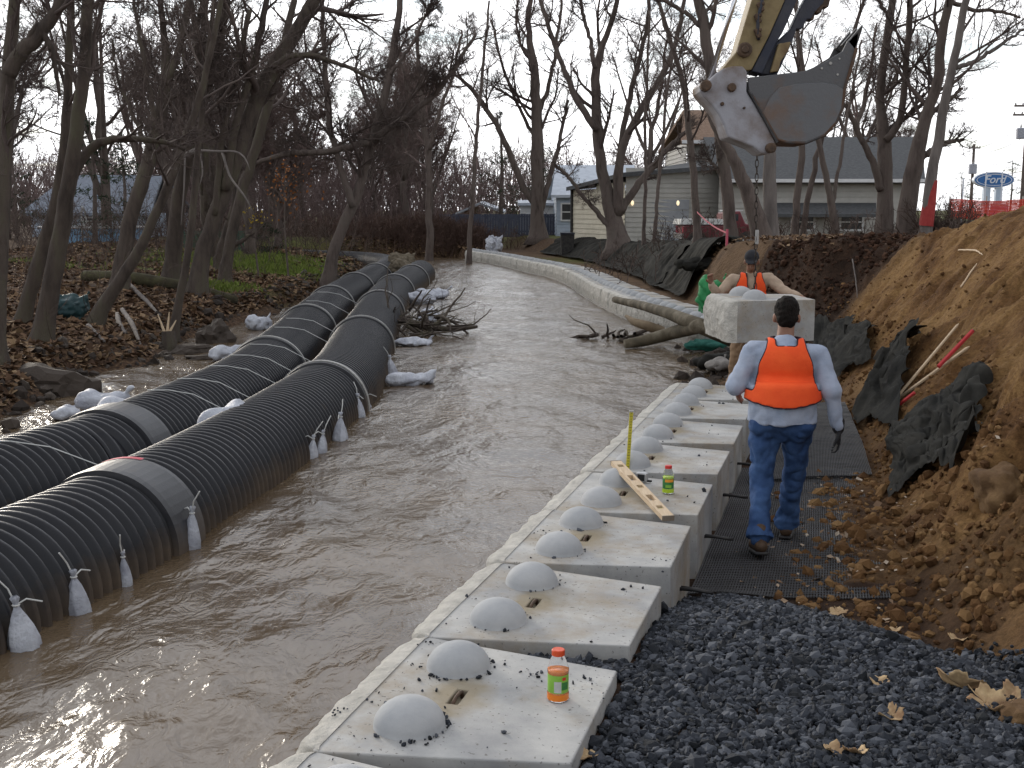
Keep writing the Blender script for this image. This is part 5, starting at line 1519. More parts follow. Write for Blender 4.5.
class Twigs:
    """branches grown generation by generation, every generation meshed in one go"""
    def __init__(s, rng): s.r = rng; s.mb = MB()

    def grow(s, p0, d0, L_, r0, n, sides, wander, up, rend=.35):
        B = len(p0)
        P = np.zeros((B, n + 1, 3)); P[:, 0] = p0
        d = d0.copy()
        for i in range(n):
            d = d + s.r.normal(0, wander, (B, 3)) + np.array([0, 0, up])
            d /= np.linalg.norm(d, axis=1)[:, None]
            P[:, i + 1] = P[:, i] + d * (L_ / n)[:, None]
        rad = r0[:, None] * np.linspace(1, rend, n + 1)[None]
        s.mesh(P, rad, sides)
        return P, rad

    def mesh(s, P, rad, sides):
        B, n1 = P.shape[:2]
        T = np.gradient(P, axis=1); T /= np.linalg.norm(T, axis=2)[..., None] + 1e-9
        ref = np.eye(3)[np.argmin(np.abs(P[:, -1] - P[:, 0]), axis=1)][:, None]
        U = np.cross(T, np.broadcast_to(ref, T.shape)); U /= np.linalg.norm(U, axis=2)[..., None] + 1e-9
        W_ = np.cross(T, U)
        a = np.linspace(0, 2 * np.pi, sides, endpoint=False)
        V = P[:, :, None] + rad[:, :, None, None] * (np.cos(a)[:, None] * U[:, :, None] + np.sin(a)[:, None] * W_[:, :, None])
        idx = np.arange(B * n1 * sides).reshape(B, n1, sides)
        nx = np.roll(idx, -1, axis=2)
        q = np.stack([idx[:, :-1], nx[:, :-1], nx[:, 1:], idx[:, 1:]], -1).reshape(-1, 4) + s.mb.n
        s.mb.v.append(V.reshape(-1, 3)); s.mb.f.extend(map(tuple, q.tolist())); s.mb.n += B * n1 * sides

    def children(s, P, rad, per, t0, ang, lenf, L_, rf, rmax=None, droop=0):
        """start points, directions, lengths and radii of the next generation"""
        B, n1 = P.shape[:2]
        k = np.maximum(1, (per * (L_ / L_.mean()) ** .7).round().astype(int)) if per > 1 else np.ones(B, int)
        bi = np.repeat(np.arange(B), k); m_ = len(bi)
        t = t0 + (1 - t0) * s.r.random(m_) ** .9
        f = t * (n1 - 1); i = np.minimum(f.astype(int), n1 - 2); w_ = (f - i)[:, None]
        p = P[bi, i] * (1 - w_) + P[bi, i + 1] * w_
        tg = P[bi, i + 1] - P[bi, i]; tg /= np.linalg.norm(tg, axis=1)[:, None] + 1e-9
        q = s.r.normal(0, 1, (m_, 3)); q -= tg * (q * tg).sum(1)[:, None]; q /= np.linalg.norm(q, axis=1)[:, None] + 1e-9
        an = R(ang) * s.r.uniform(.6, 1.35, m_)
        d = tg * np.cos(an)[:, None] + q * np.sin(an)[:, None] + np.array([0, 0, -droop])
        d /= np.linalg.norm(d, axis=1)[:, None]
        ln = L_[bi] * lenf * s.r.uniform(.5, 1.25, m_) * (1.15 - .55 * t)
        rr = (rad[bi, i] * (1 - w_[:, 0]) + rad[bi, i + 1] * w_[:, 0]) * rf * s.r.uniform(.7, 1.1, m_)
        return p, d, ln, rr


def crown_on(stems, rg, L0=None, dens=1.0, levels=4, up=.06, minr=.004, droop=0, t0=.35, lenk=.34):
    """stems: list of (P (n,3), rad (n,)); returns a mesh collector of all finer branches"""
    tw = Twigs(rg)
    for P, rad in stems:
        P = np.asarray(P)[None]; rad = np.asarray(rad)[None]
        Ls = np.array([np.linalg.norm(np.diff(P[0], axis=0), axis=1).sum()])
        p, d, ln, rr = tw.children(P, rad, max(2, round(7 * dens)), t0, 48, lenk, Ls, .5, droop=droop)
        rr = np.clip(rr, minr * 2, .09); ln = np.clip(ln, .5, 4.5)
        spec = [(7, 5, .13), (5, 4, .16), (4, 3, .2), (3, 3, .22)]
        cnt = [7, 6, 5]
        for lv in range(levels):
            n, sd, wn = spec[lv]
            Pq, rq = tw.grow(p, d, ln, np.maximum(rr, minr), n, sd, wn, up * (1 if lv < 2 else .5), .3)
            if lv == levels - 1: break
            p, d, ln, rr = tw.children(Pq, np.maximum(rq, minr), max(2, round(cnt[lv] * dens)), .18, 46, .52, ln, .62, droop=droop * .5)
    return tw.mb


def smooth_path(pts, n):
    pts = np.asarray(pts, float)
    s = np.concatenate([[0], np.cumsum(np.linalg.norm(np.diff(pts[:, :3], axis=0), axis=1))])
    q = np.linspace(0, s[-1], n)
    out = np.stack([np.interp(q, s, pts[:, i]) for i in range(pts.shape[1])], -1)
    for _ in range(2): out[1:-1] = out[:-2] * .25 + out[1:-1] * .5 + out[2:] * .25
    return out


def traced_tree(name, label, Y, stems, mat=bark, twm=twig_m, seed=1, dens=1.0, levels=4, group=None, lean=.12, twigs=True, up=.06, minr=.004, base_flare=True, t0=.35, lenk=.34, cat="tree", droop=0):
    """stems: lists of (px, py, width px) as seen; each stem leans its own way in depth"""
    rg = np.random.default_rng(seed)
    t = thing(name, label, cat, (0, 0, 0), 0, group)
    tk = MB(); S = []
    first_base = None
    for si, st in enumerate(stems):
        k = lean * rg.uniform(-1, 1)
        pts = []
        y0 = st[0][1]
        for (px, py, w_) in st:
            Yp = Y + k * (y0 - py) / F * Y + (0 if si == 0 else 0)
            p = atY(px, py, Yp); pts.append((p.x, p.y, p.z, max(.006, w_ / 2 / F * Y)))
        if si == 0:
            g = gz(pts[0][0], pts[0][1])
            d = (pts[0][0] - pts[1][0]), (pts[0][1] - pts[1][1]), (pts[0][2] - pts[1][2])
            base = (pts[0][0] + d[0] * .08, pts[0][1], min(g, pts[0][2]) - .25, pts[0][3] * 1.35)
            first_base = base
            pts = [base] + pts
        A = smooth_path(pts, 26)
        A[1:, :3] += rg.normal(0, .012, (25, 3)) * (Y / 30)
        rad = A[:, 3].copy()
        if si == 0 and base_flare: rad[:3] *= [1.5, 1.22, 1.08]
        rad *= 1 + .02 * rg.normal(0, 1, 26)
        tk.tube(A[:, :3], rad, 12 if rad.max() > .08 else 7); S.append((A[:, :3], rad))
    org = np.array(first_base[:3])
    t.location = tuple(org)
    for m_ in (tk,): m_.v = [v - org for v in m_.v]
    tk.build("trunk", mat, t, smooth=True)
    if twigs:
        cr = crown_on(S, rg, dens=dens * 1.15, levels=levels, up=up, minr=minr, t0=t0, lenk=lenk, droop=droop); cr.v = [v - org for v in cr.v]
        cr.build("crown", twm, t, smooth=True)
    return t


LB = "bare trees on the left bank"
traced_tree("bare_tree", "pale twin trunk at the water's edge at far left, rising straight out of the photo", 17, [[(39, 348, 22), (52, 283, 18), (60, 240, 17), (68, 190, 15), (78, 120, 13), (84, 70, 12), (88, 0, 11), (92, -70, 9)], [(60, 225, 13), (73, 172, 11), (94, 143, 9), (120, 138, 7), (163, 141, 5), (185, 150, 3)]], bark_mossy, seed=2, dens=.8, t0=.5)
traced_tree("bare_tree", "dark slim trunk leaning behind the pale one at far left", 18.5, [[(21, 325, 15), (36, 273, 14), (49, 227, 12), (58, 195, 11), (66, 130, 9), (68, 70, 8), (72, 0, 7), (76, -50, 5)]], bark_mossy, seed=3, dens=.75, t0=.5)
traced_tree("bare_tree", "thick trunk on the photo's left edge with a heavy limb sweeping up rightward", 15, [[(-4, 330, 18), (3, 200, 15), (7, 117, 14), (8, 78, 14), (12, 30, 12), (18, -40, 9)], [(8, 76, 15), (16, 58, 15), (39, 35, 14), (58, 10, 11), (66, -30, 8)], [(30, 40, 7), (38, 22, 6), (52, 50, 6), (60, 96, 3)]], bark_mossy, seed=4, dens=.8, t0=.4)
traced_tree("bare_tree", "stout trunk with a torn brown scar below its fork, behind the water edge trees", 25, [[(119, 283, 17), (128, 225, 15), (148, 165, 14), (160, 120, 13), (167, 75, 11), (164, 40, 7), (158, -20, 5)], [(165, 85, 8), (178, 55, 7), (186, 20, 6), (192, -30, 4)], [(155, 130, 6), (150, 90, 5), (140, 40, 4), (132, -10, 3)], [(150, 150, 5), (135, 120, 4), (118, 80, 3), (112, 40, 2)]], bark_mossy, seed=5, dens=1.0)
traced_tree("bare_tree", "leaning dark trunk rooted at the channel edge with exposed roots", 20, [[(93, 318, 15), (124, 276, 12), (147, 234, 10), (163, 198, 9), (182, 150, 8), (200, 100, 7), (214, 40, 6), (226, -30, 4)]], bark_mossy, seed=6, dens=.9)
traced_tree("bare_tree", "slender curved sapling at the channel edge beside the cut stump", 21, [[(174, 318, 9), (183, 285, 8), (188, 262, 7.5), (194, 200, 7), (198, 140, 6), (205, 80, 5), (214, 0, 4)]], bark_mossy, seed=7, dens=.7)
traced_tree("bare_tree", "upright dark trunk left of the large leaning trunk, branching into many poles", 27, [[(172, 262, 17), (178, 200, 14), (190, 150, 13), (203, 100, 11), (220, 40, 9), (232, -30, 6)], [(192, 140, 7), (200, 70, 6), (206, 0, 5), (210, -40, 3)], [(204, 100, 6), (196, 40, 5), (190, -20, 3)]], bark_mossy, seed=8, dens=1.0)
traced_tree("bare_tree", "largest leaning trunk, slanting up to the right across the left bank sky", 26, [[(197, 276, 17), (209, 231, 16), (225, 190, 16), (240, 148, 16), (257, 95, 16), (275, 65, 15), (300, 26, 14), (318, -5, 12), (336, -50, 9)], [(272, 68, 6), (290, 55, 5.5), (310, 54, 5), (345, 66, 4), (380, 82, 3)], [(225, 190, 9), (236, 120, 8), (256, 60, 7), (266, 0, 6), (272, -40, 4)], [(215, 215, 7), (222, 140, 7), (236, 70, 6), (250, 10, 5)]], bark_mossy, seed=9, dens=1.0)
traced_tree("bare_tree", "dark trunk close behind the largest leaning one, slanting the same way", 30, [[(225, 268, 11), (238, 205, 11), (254, 155, 10), (268, 105, 9), (284, 50, 8), (296, -10, 6)]], bark_mossy, seed=10, dens=.9)
traced_tree("bare_tree", "small crooked tree on the grassy rise behind the largest leaning trunk", 33, [[(217, 268, 10), (221, 248, 9), (228, 225, 7), (236, 200, 5), (232, 160, 4), (240, 120, 3)], [(221, 250, 6), (236, 245, 5), (252, 234, 3), (262, 226, 2)]], bark_mossy, seed=12, dens=.8)
traced_tree("bare_tree", "V shaped forked tree leaning over the left pipe with a long limb toward the river", 34, [[(329, 268, 12), (337, 237, 11), (353, 207, 11), (364, 172, 9), (376, 133, 9), (389, 77, 8), (396, 33, 7), (405, -30, 5)], [(353, 207, 7), (343, 175, 6.5), (330, 130, 6), (325, 67, 5), (322, 0, 4)], [(374, 138, 7), (406, 117, 6), (433, 97, 5), (456, 67, 4), (476, 33, 3)], [(370, 142, 7), (352, 146, 6.5), (329, 152, 6), (289, 153, 6), (258, 162, 4), (236, 172, 3)], [(390, 75, 4), (415, 40, 3), (432, 0, 2.5)]], bark, seed=13, dens=1.35, t0=.3)
traced_tree("bare_tree", "slim upright tree in the thicket in the centre, its crown spreading both ways", 55, [[(429, 236, 7), (429, 190, 6.5), (429, 150, 6), (424, 127, 5), (420, 80, 4), (416, 30, 3)], [(429, 150, 4), (440, 110, 3.5), (455, 70, 3), (462, 30, 2)], [(424, 127, 3), (408, 90, 2.5), (398, 50, 2)]], bark, twig_red_haze, seed=14, dens=1.2)
traced_tree("bare_tree", "thin dark pole of a tree at the river's far left corner", 52, [[(469, 246, 5), (473, 190, 4), (478, 120, 3.5), (483, 60, 3), (490, 0, 2)]], bark, twig_red_haze, seed=15, dens=.8)
RB = "bare trees on the right bank"
traced_tree("bare_tree", "straight trunked tree by the blue board fence, two side stems rising from its foot", 59, [[(538, 236, 15), (537, 200, 12), (537, 117, 11), (535, 67, 8), (528, 33, 6), (531, -10, 4)], [(536, 205, 7), (524, 190, 6.5), (510, 153, 6), (493, 117, 5), (467, 83, 4), (450, 70, 2)], [(541, 210, 6), (552, 170, 5), (560, 140, 4), (568, 100, 3)], [(537, 118, 5), (548, 90, 4), (556, 50, 3.5), (562, 0, 2.5)], [(536, 140, 4), (515, 100, 3), (500, 60, 2.5), (492, 20, 2)]], bark, seed=20, dens=1.1)
traced_tree("bare_tree", "wide many stemmed tree forking low in front of the cream garage", 43, [[(619, 243, 20), (615, 222, 18), (608, 198, 13), (603, 180, 11), (597, 133, 10), (595, 67, 9), (603, 45, 6), (614, 15, 5), (622, -20, 4)], [(597, 130, 7), (584, 112, 6.5), (575, 97, 6), (563, 66, 5), (553, 40, 4.5), (540, 0, 4), (534, -30, 3)], [(617, 215, 12), (619, 180, 10), (620, 150, 8), (640, 110, 7), (660, 80, 6), (673, 55, 5), (682, 15, 4), (688, -20, 3)], [(620, 150, 6), (627, 110, 5.5), (633, 83, 5), (641, 55, 4.5), (648, 20, 4), (652, -20, 3)], [(620, 212, 9), (630, 195, 7.5), (648, 172, 6.5), (668, 148, 5), (690, 128, 3.5)], [(611, 230, 6), (598, 213, 5), (583, 197, 4), (570, 178, 3.5), (553, 163, 3)], [(595, 68, 5), (590, 40, 4), (582, 10, 3.5), (578, -20, 2.5)]], bark, seed=21, dens=1.05, t0=.3)
traced_tree("bare_tree", "thin straight leaning tree beside the red truck, left of the broken snag", 30, [[(697, 234, 8), (694, 174, 7), (688, 115, 6), (680, 70, 5), (668, 30, 4), (655, -10, 3)]], bark, seed=22, dens=.9)
traced_tree("bare_tree", "right one of two slim saplings between the many stemmed tree and the truck", 38, [[(654, 238, 4), (658, 190, 3.5), (664, 130, 3), (668, 80, 2.5), (676, 40, 2)]], bark, seed=23, dens=.7)
traced_tree("bare_tree", "left one of two slim saplings between the many stemmed tree and the truck", 39, [[(644, 238, 4), (646, 180, 3.5), (645, 120, 3), (648, 60, 2.5), (650, 10, 2)]], bark, seed=24, dens=.7)
traced_tree("tree_snag", "broken snag of a tree with a splintered top leaning left under the bucket", 27, [[(763, 240, 22), (750, 197, 15), (735, 162, 12), (721, 138, 9), (712, 120, 6), (706, 106, 2)]], bark, seed=25, twigs=False)
traced_tree("bare_tree", "short dark trunk left of the snag, vanishing behind the excavator coupler", 28, [[(731, 238, 13), (727, 185, 12), (722, 155, 11), (715, 110, 11), (711, 73, 11), (705, 31, 11), (695, -15, 9), (684, -60, 7)], [(705, 33, 5), (690, 15, 4.5), (672, 5, 4), (650, -8, 3)], [(724, 180, 4), (716, 168, 3.5), (709, 160, 2.5)]], bark, seed=26, dens=1.0, t0=.55)
traced_tree("bare_tree", "grey upright trunk right of the snag, under the middle of the bucket", 28, [[(771, 236, 15), (770, 190, 13.5), (769, 147, 12), (770, 90, 10), (775, 20, 7), (778, -30, 5)]], bark_pale, seed=27, dens=.7, t0=.5)
traced_tree("bare_tree", "thin pole tree under the bucket, leftmost of the three thin ones before the long house", 32, [[(795, 228, 7.5), (799, 180, 7), (802, 148, 6.5), (800, 90, 5), (797, 30, 4), (796, -20, 3)]], bark, seed=28, dens=.6, t0=.5)
traced_tree("bare_tree", "thin pole tree leaning right, middle of the three thin ones before the long house", 33, [[(803, 228, 6), (812, 180, 5.5), (818, 147, 5), (840, 80, 4), (858, 20, 3.5), (868, -20, 2.5)]], bark, seed=29, dens=.7, t0=.5)
traced_tree("bare_tree", "thin pole tree with pink tape at its foot, leaning left before the long house", 31, [[(836, 233, 9), (829, 190, 6.5), (820, 146, 5.5), (806, 90, 4.5), (800, 40, 3.5), (792, -10, 2.5)], [(832, 205, 4), (838, 175, 3.5), (844, 135, 3), (852, 90, 2.5), (862, 40, 2)]], bark, seed=30, dens=.7, t0=.5)
traced_tree("bare_tree", "broad trunked tree forking into two tall stems right of the bucket", 33, [[(884, 232, 19), (885, 190, 15), (885, 140, 14), (880, 112, 9), (882, 70, 8.5), (890, 20, 8), (896, -30, 6)], [(886, 140, 8), (900, 124, 7), (905, 83, 6.5), (910, 0, 6), (912, -40, 4)], [(881, 190, 8), (873, 162, 7), (858, 132, 5.5), (845, 104, 4)], [(890, 20, 4), (878, 0, 3.5), (866, -20, 3)]], bark, seed=31, dens=.9)
traced_tree("bare_tree", "dark burly trunk curving up to the right beside the red wrapped tree", 32, [[(905, 232, 20), (908, 200, 18), (915, 166, 17), (922, 128, 12), (934, 95, 10), (941, 67, 10), (939, 42, 9), (950, 0, 8), (958, -40, 6)], [(916, 160, 8), (925, 155, 7), (945, 143, 5), (958, 141, 4), (965, 139, 3)], [(923, 125, 6), (935, 110, 5), (952, 98, 4), (962, 88, 3)], [(950, 2, 5), (975, 10, 4), (1005, 12, 3), (1020, 18, 2)]], bark, seed=32, dens=.9)
t = traced_tree("bare_tree", "pale straight tree leaning right with its foot wrapped in red netting", 30, [[(926, 232, 12), (931, 180, 10.5), (938, 140, 10), (950, 77, 8.5), (958, 40, 7.5), (966, 0, 7), (974, -40, 5)], [(956, 68, 5), (972, 63, 4.5), (990, 52, 4), (1010, 38, 3), (1030, 26, 2.5)]], bark_pale, seed=33, dens=.7, t0=.45)
k = MB(); P_ = [atY(926, 226, 30), atY(929, 205, 30), atY(931.5, 180, 30)]; k.tube(P_, [.18, .165, .15], 14, cap=False); k.v = [v - np.array(tuple(t.location)) for v in k.v]; k.build("netting_wrap", M("dull_red_netting", (.28, .03, .03), (.36, .05, .045), 8, .8), t)

# ------------------------------------------------------------------ background woods: a handful of grown trees, copied
def grown(h, seed, dens, levels, mat, twm, r0, fork=2, spread=.25, minr=.008):
    rg = np.random.default_rng(seed)
    S = []
    n0 = 14
    z = np.linspace(0, 1, n0)
    base = np.stack([np.cumsum(rg.normal(0, .012, n0)) * h, np.cumsum(rg.normal(0, .012, n0)) * h, z * h], -1); base -= base[0]
    S.append((base, r0 * (1 - .8 * z)))
    for f in range(fork):
        i = int(n0 * rg.uniform(.2, .45)); a = rg.uniform(0, 6.28); m_ = n0 - i
        q = np.linspace(0, 1, m_)
        P = base[i] + np.stack([np.cos(a) * spread * q ** .8 * h, np.sin(a) * spread * q ** .8 * h, q * (h - base[i][2]) * rg.uniform(.8, 1)], -1)
        S.append((P, (r0 * (1 - .8 * z[i])) * .7 * (1 - .8 * q)))
    tk = MB()
    for P, r_ in S: tk.tube(P, r_, 7)
    return tk, crown_on(S, rg, dens=dens, levels=levels, minr=minr, t0=.25, lenk=.36)

protos = []
for i, (h, dn, mt, tw) in enumerate([(11, 1.25, bark, twig_red_haze), (9, 1.3, bark, twig_red_haze), (13, 1.2, bark, twig_m), (7, 1.35, bark, twig_red_haze), (10, 1.2, bark_mossy, twig_m)]):
    tk, cr = grown(h, 50 + i, dn, 4, mt, tw, .14 + .01 * h, 3 if i != 3 else 5, .22)
    protos.append((tk.mesh("trunk", True), cr.mesh("crown", True), mt, tw))
blab = "bare brown tree in the thicket beyond the far end of the river"
spots = []
rg = np.random.default_rng(77)
for i in range(28):
    px = rg.uniform(150, 470); Y = rg.uniform(62, 105); px = px if px < 448 or Y > 82 else px - 120; spots.append((X(px, Y), Y, "bare brown tree in the thicket beyond the far end of the river", "thicket trees beyond the river"))
for i in range(8):
    px = rg.uniform(-40, 300); Y = rg.uniform(36, 58); spots.append((X(px, Y), Y, "bare brown tree standing well back on the left bank", "trees well back on the left bank"))
for i in range(8):
    px = rg.uniform(560, 900); Y = rg.uniform(70, 95); spots.append((X(px, Y), Y, "bare tree showing over the roofs behind the houses", "trees behind the houses"))
src = {}
for i, (x, Y, lab, grp) in enumerate(spots):
    pi = int(rg.integers(0, 5)); sc_ = rg.uniform(.75, 1.15)
    if pi not in src:
        tkm, crm, mt, tw = protos[pi]
        t = thing("bare_tree", lab, "tree", (x, Y, gz(x, Y) - .1), rg.uniform(0, 6.28), grp)
        link("trunk", tkm, mt, t); link("crown", crm, tw, t); t.scale = (sc_,) * 3; src[pi] = t
    else:
        t = dup(src[pi], (x, Y, gz(x, Y) - .1), rg.uniform(0, 6.28), lab, sc_); t["group"] = grp

# brush: thin stems at the far corner and along the back of the left bank
def brush(name, label, pts, h, n, mat, seed, spreadv=.35, cat="brush", thick=1.0):
    rg = np.random.default_rng(seed); tw = Twigs(rg)
    idx = rg.integers(0, len(pts), n)
    c = np.array(pts)[idx]
    x = c[:, 0] + rg.normal(0, 1, n) * c[:, 2]; y = c[:, 1] + rg.normal(0, 1, n) * c[:, 3]
    z = land(x, y)
    ok = z > -.05; x, y, z = x[ok], y[ok], z[ok]; n = len(x)
    d = np.stack([rg.normal(0, spreadv, n), rg.normal(0, spreadv, n), np.ones(n)], -1); d /= np.linalg.norm(d, axis=1)[:, None]
    ln = h * rg.uniform(.4, 1.2, n)
    P, r_ = tw.grow(np.stack([x, y, z - .05], -1), d, ln, np.full(n, .016 * thick * max(1, h / 3)), 5, 3, .12, .02, .4)
    p, d, ln, rr = tw.children(P, r_, 5, .2, 40, .5, ln, .7); P, r_ = tw.grow(p, d, ln, np.maximum(rr, .008 * min(thick, 2) * max(1, h / 4)), 3, 3, .2, .0, .5)
    p, d, ln, rr = tw.children(P, r_, 3, .2, 40, .55, ln, .8); tw.grow(p, d, ln, np.maximum(rr, .007 * min(thick, 2) * max(1, h / 4)), 2, 3, .2, .0, .5)
    return tw.mb.build(name, mat, label=label, cat=cat, kind="stuff")
brush_red = M("red_brown_brush", (.06, .036, .028), (.12, .075, .058), 1, .95, island=.9)
brush_far = M("far_brush", (.10, .07, .066), (.19, .14, .13), 1, .95, island=.9)
brush_dark = M("dark_brush", (.05, .036, .03), (.11, .08, .066), 1, .95, island=.9)
brush("brush", "red brown brush along the far bank where the river bends", [(-4.5, 61.5, 1.6, .8), (-9, 62, 4, 1.2), (-6, 62.5, 2, .8), (-15, 63, 5, 2), (-3.2, 59.6, 1.4, .5), (-2.6, 60.5, 1.2, .6), (-6, 60.2, 2, .5)], 1.1, 1500, brush_red, 5)
brush("brush", "brown undergrowth at the back of the left bank", [(-12, 48, 4, 4), (-18, 40, 4, 4), (-20, 52, 6, 5), (-8, 54, 3, 3), (-28, 50, 6, 8)], 2.0, 800, brush_dark, 6)
brush("brush", "tall reddish undergrowth filling the woods beyond the river's end", [(-11, 72, 7, 4), (-9, 70, 3, 3), (-22, 74, 9, 6), (-14, 90, 14, 8), (-34, 80, 9, 8)], 4.2, 1000, brush_far, 15, .22)
brush("far_woods", "far brown woods closing the view behind everything", [(-60, 150, 18, 12), (-25, 140, 16, 10), (5, 150, 12, 10), (-42, 150, 14, 10), (-95, 140, 20, 14)], 8.0, 1700, brush_far, 16, .2, "woods", 2.2)
brush("brush", "thin bare saplings and twigs growing over the left bank", [(-9, 24, 1.6, 5), (-8.5, 34, 1.2, 4), (-11, 30, 2.2, 8), (-13, 20, 2, 4)], 1.5, 260, brush_dark, 17, .4, "brush", .45)
brush("brush", "bare twigs along the top of the right bank", [(7, 33, 2.5, 1.5), (4.5, 36, 1.5, 1.5), (10, 30, 2, 1.5)], .9, 160, brush_dark, 8)

# evergreens
needle = M("dark_evergreen", (.012, .022, .012), (.035, .052, .024), 1, .85, island=.85)
needle_l = M("mid_green_evergreen", (.03, .05, .018), (.075, .105, .035), 1, .85, island=.85)
def conifer(h, rb, seed, n, gap=.0, shape=1.0):
    rg = np.random.default_rng(seed)
    tk = MB(); tk.tube([(0, 0, 0), (.02 * h, 0, h * .5), (0, 0, h)], [.022 * h, .014 * h, .004 * h], 8)
    k = MB()
    nb = int(h * 9); V = []; Fc = []
    for b in range(nb):
        z = h * (.08 + .9 * rg.random() ** .85); a = rg.uniform(0, 6.28); Lb = rb * (1 - (z / h)) ** shape * rg.uniform(.55, 1.15) + .15
        m_ = int(n * (.3 + Lb / rb))
        t = rg.random(m_) ** .7
        sx = t * Lb; dz = -.18 * sx + .06 * t ** 2 * Lb
        w_ = .18 * Lb * (1.1 - t) + .06
        lat = rg.normal(0, 1, m_) * w_
        cx = np.cos(a) * sx - np.sin(a) * lat; cy = np.sin(a) * sx + np.cos(a) * lat; cz_ = z + dz + rg.normal(0, .06, m_)
        c = np.stack([cx, cy, cz_], -1)
        e1 = rg.normal(0, 1, (m_, 3)); e1 /= np.linalg.norm(e1, axis=1)[:, None]; e2 = rg.normal(0, 1, (m_, 3)); e2 /= np.linalg.norm(e2, axis=1)[:, None]
        s_ = rg.uniform(.05, .13, m_)[:, None]
        V.append(np.stack([c - e1 * s_ * 1.4, c + e2 * s_ * .5, c + e1 * s_ * 1.4], 1).reshape(-1, 3))
    V = np.concatenate(V); Fc = np.arange(len(V)).reshape(-1, 3)
    k.add(V, Fc.tolist())
    return tk, k
def put_conifer(px, Y, h, rb, seed, n, lab, mat=needle, shape=.9, name="evergreen_tree"):
    tk, k = conifer(h, rb, seed, n, shape=shape)
    x = X(px, Y); t = thing(name, lab, "tree", (x, Y, gz(x, Y) - .1))
    tk.build("trunk", bark, t); k.build("crown", mat, t)
put_conifer(500, 74, 7.6, 2.6, 1, 26, "dark evergreen just left of the straight trunked tree")
put_conifer(540, 80, 8.6, 2.3, 2, 26, "tall sparse evergreen behind the straight trunked tree", shape=.7)
put_conifer(98, 44, 5.0, 2.0, 3, 30, "dark evergreen behind the two trunks at far left, by the pool")
put_conifer(128, 50, 4.6, 1.8, 4, 28, "dark evergreen right of the pool, behind the scarred trunk")
put_conifer(20, 50, 4.2, 2.2, 9, 28, "dark evergreen at the left edge of the photo")
put_conifer(270, 44, 1.5, .55, 5, 24, "small round dark evergreen bush on the grassy rise", shape=.5, name="evergreen_bush")
put_conifer(955, 118, 5.2, 3.2, 6, 30, "bushy green tree left of the oval sign", needle_l, .5)
put_conifer(1004, 125, 6.6, 3.4, 7, 34, "bushy green tree right of the oval sign, by the tall pole", needle_l, .55)
put_conifer(1030, 118, 6.2, 3.2, 8, 30, "bushy green tree cut off by the right edge of the photo", needle_l, .5)
brush("bramble", "dark bramble heap right of the red wrapped tree", [(X(938, 31), 31, .32, .4)], 1.1, 150, brush_dark, 9, .5, "bramble")

# leaf tufts left on twigs
def tuft(label, px, py, Y, r_, n, cols, seed):
    rg = np.random.default_rng(seed); c = atY(px, py, Y)
    P = rg.normal(0, 1, (n, 3)) * np.array(r_)
    V = []
    tw = MB(); g = gz(c.x, c.y)
    for p in P:
        e1 = rg.normal(0, 1, 3); e1 /= np.linalg.norm(e1); e2 = np.cross(e1, rg.normal(0, 1, 3)); e2 /= np.linalg.norm(e2); s_ = rg.uniform(.03, .06)
        V.append([p - e1 * s_, p + e2 * s_ * .7, p + e1 * s_, p - e2 * s_ * .6])
    k = MB(); V = np.array(V).reshape(-1, 3); k.add(V, np.arange(len(V)).reshape(-1, 4).tolist())
    t = thing("leafy_sapling", label, "sapling", tuple(c))
    k.build("leaves", M("autumn_leaves", cols[0], cols[1], 1, .8, island=.95), t)
    tw.tube([(.02, 0, g - c.z), (-.05, 0, (g - c.z) * .5), (.0, 0, .3)], [.03, .022, .01], 6)
    for i in range(14): p = P[rg.integers(0, n)]; tw.tube([(0, 0, p[2] - .35), p * .6 + np.array((0, 0, -.06)), p], [.012, .008, .004], 4)
    tw.build("stem", bark, t)
tuft("thin sapling holding rusty orange leaves behind the leaning trunk", 285, 180, 33, (.35, .2, .45), 130, ((.20, .07, .02), (.32, .13, .04)), 1)
tuft("thin sapling with a few bright yellow leaves on the grassy rise", 256, 218, 33, (.18, .12, .14), 40, ((.42, .30, .03), (.50, .36, .05)), 2)
# ------------------------------------------------------------------ loose stuff on the ground
def ongr(px, py):              # first ground met along a line of sight
    d = ray(px, py); o = Vector((0, 0, H)); t = 2.0
    while t < 80:
        p = o + d * t
        g = cz(p.x, p.y) if (2.1 < p.y < 22.6 and p.x > float(xw(p.y)) + .7) else gz(p.x, p.y)
        if p.z <= g: return Vector((p.x, p.y, g))
        t += .02
    return p


def icos():
    bm = bmesh.new(); bmesh.ops.create_icosphere(bm, subdivisions=1, radius=1)
    V = np.array([v.co[:] for v in bm.verts]); Fc = np.array([[v.index for v in f.verts] for f in bm.faces]); bm.free(); return V, Fc
IV, IF = icos()


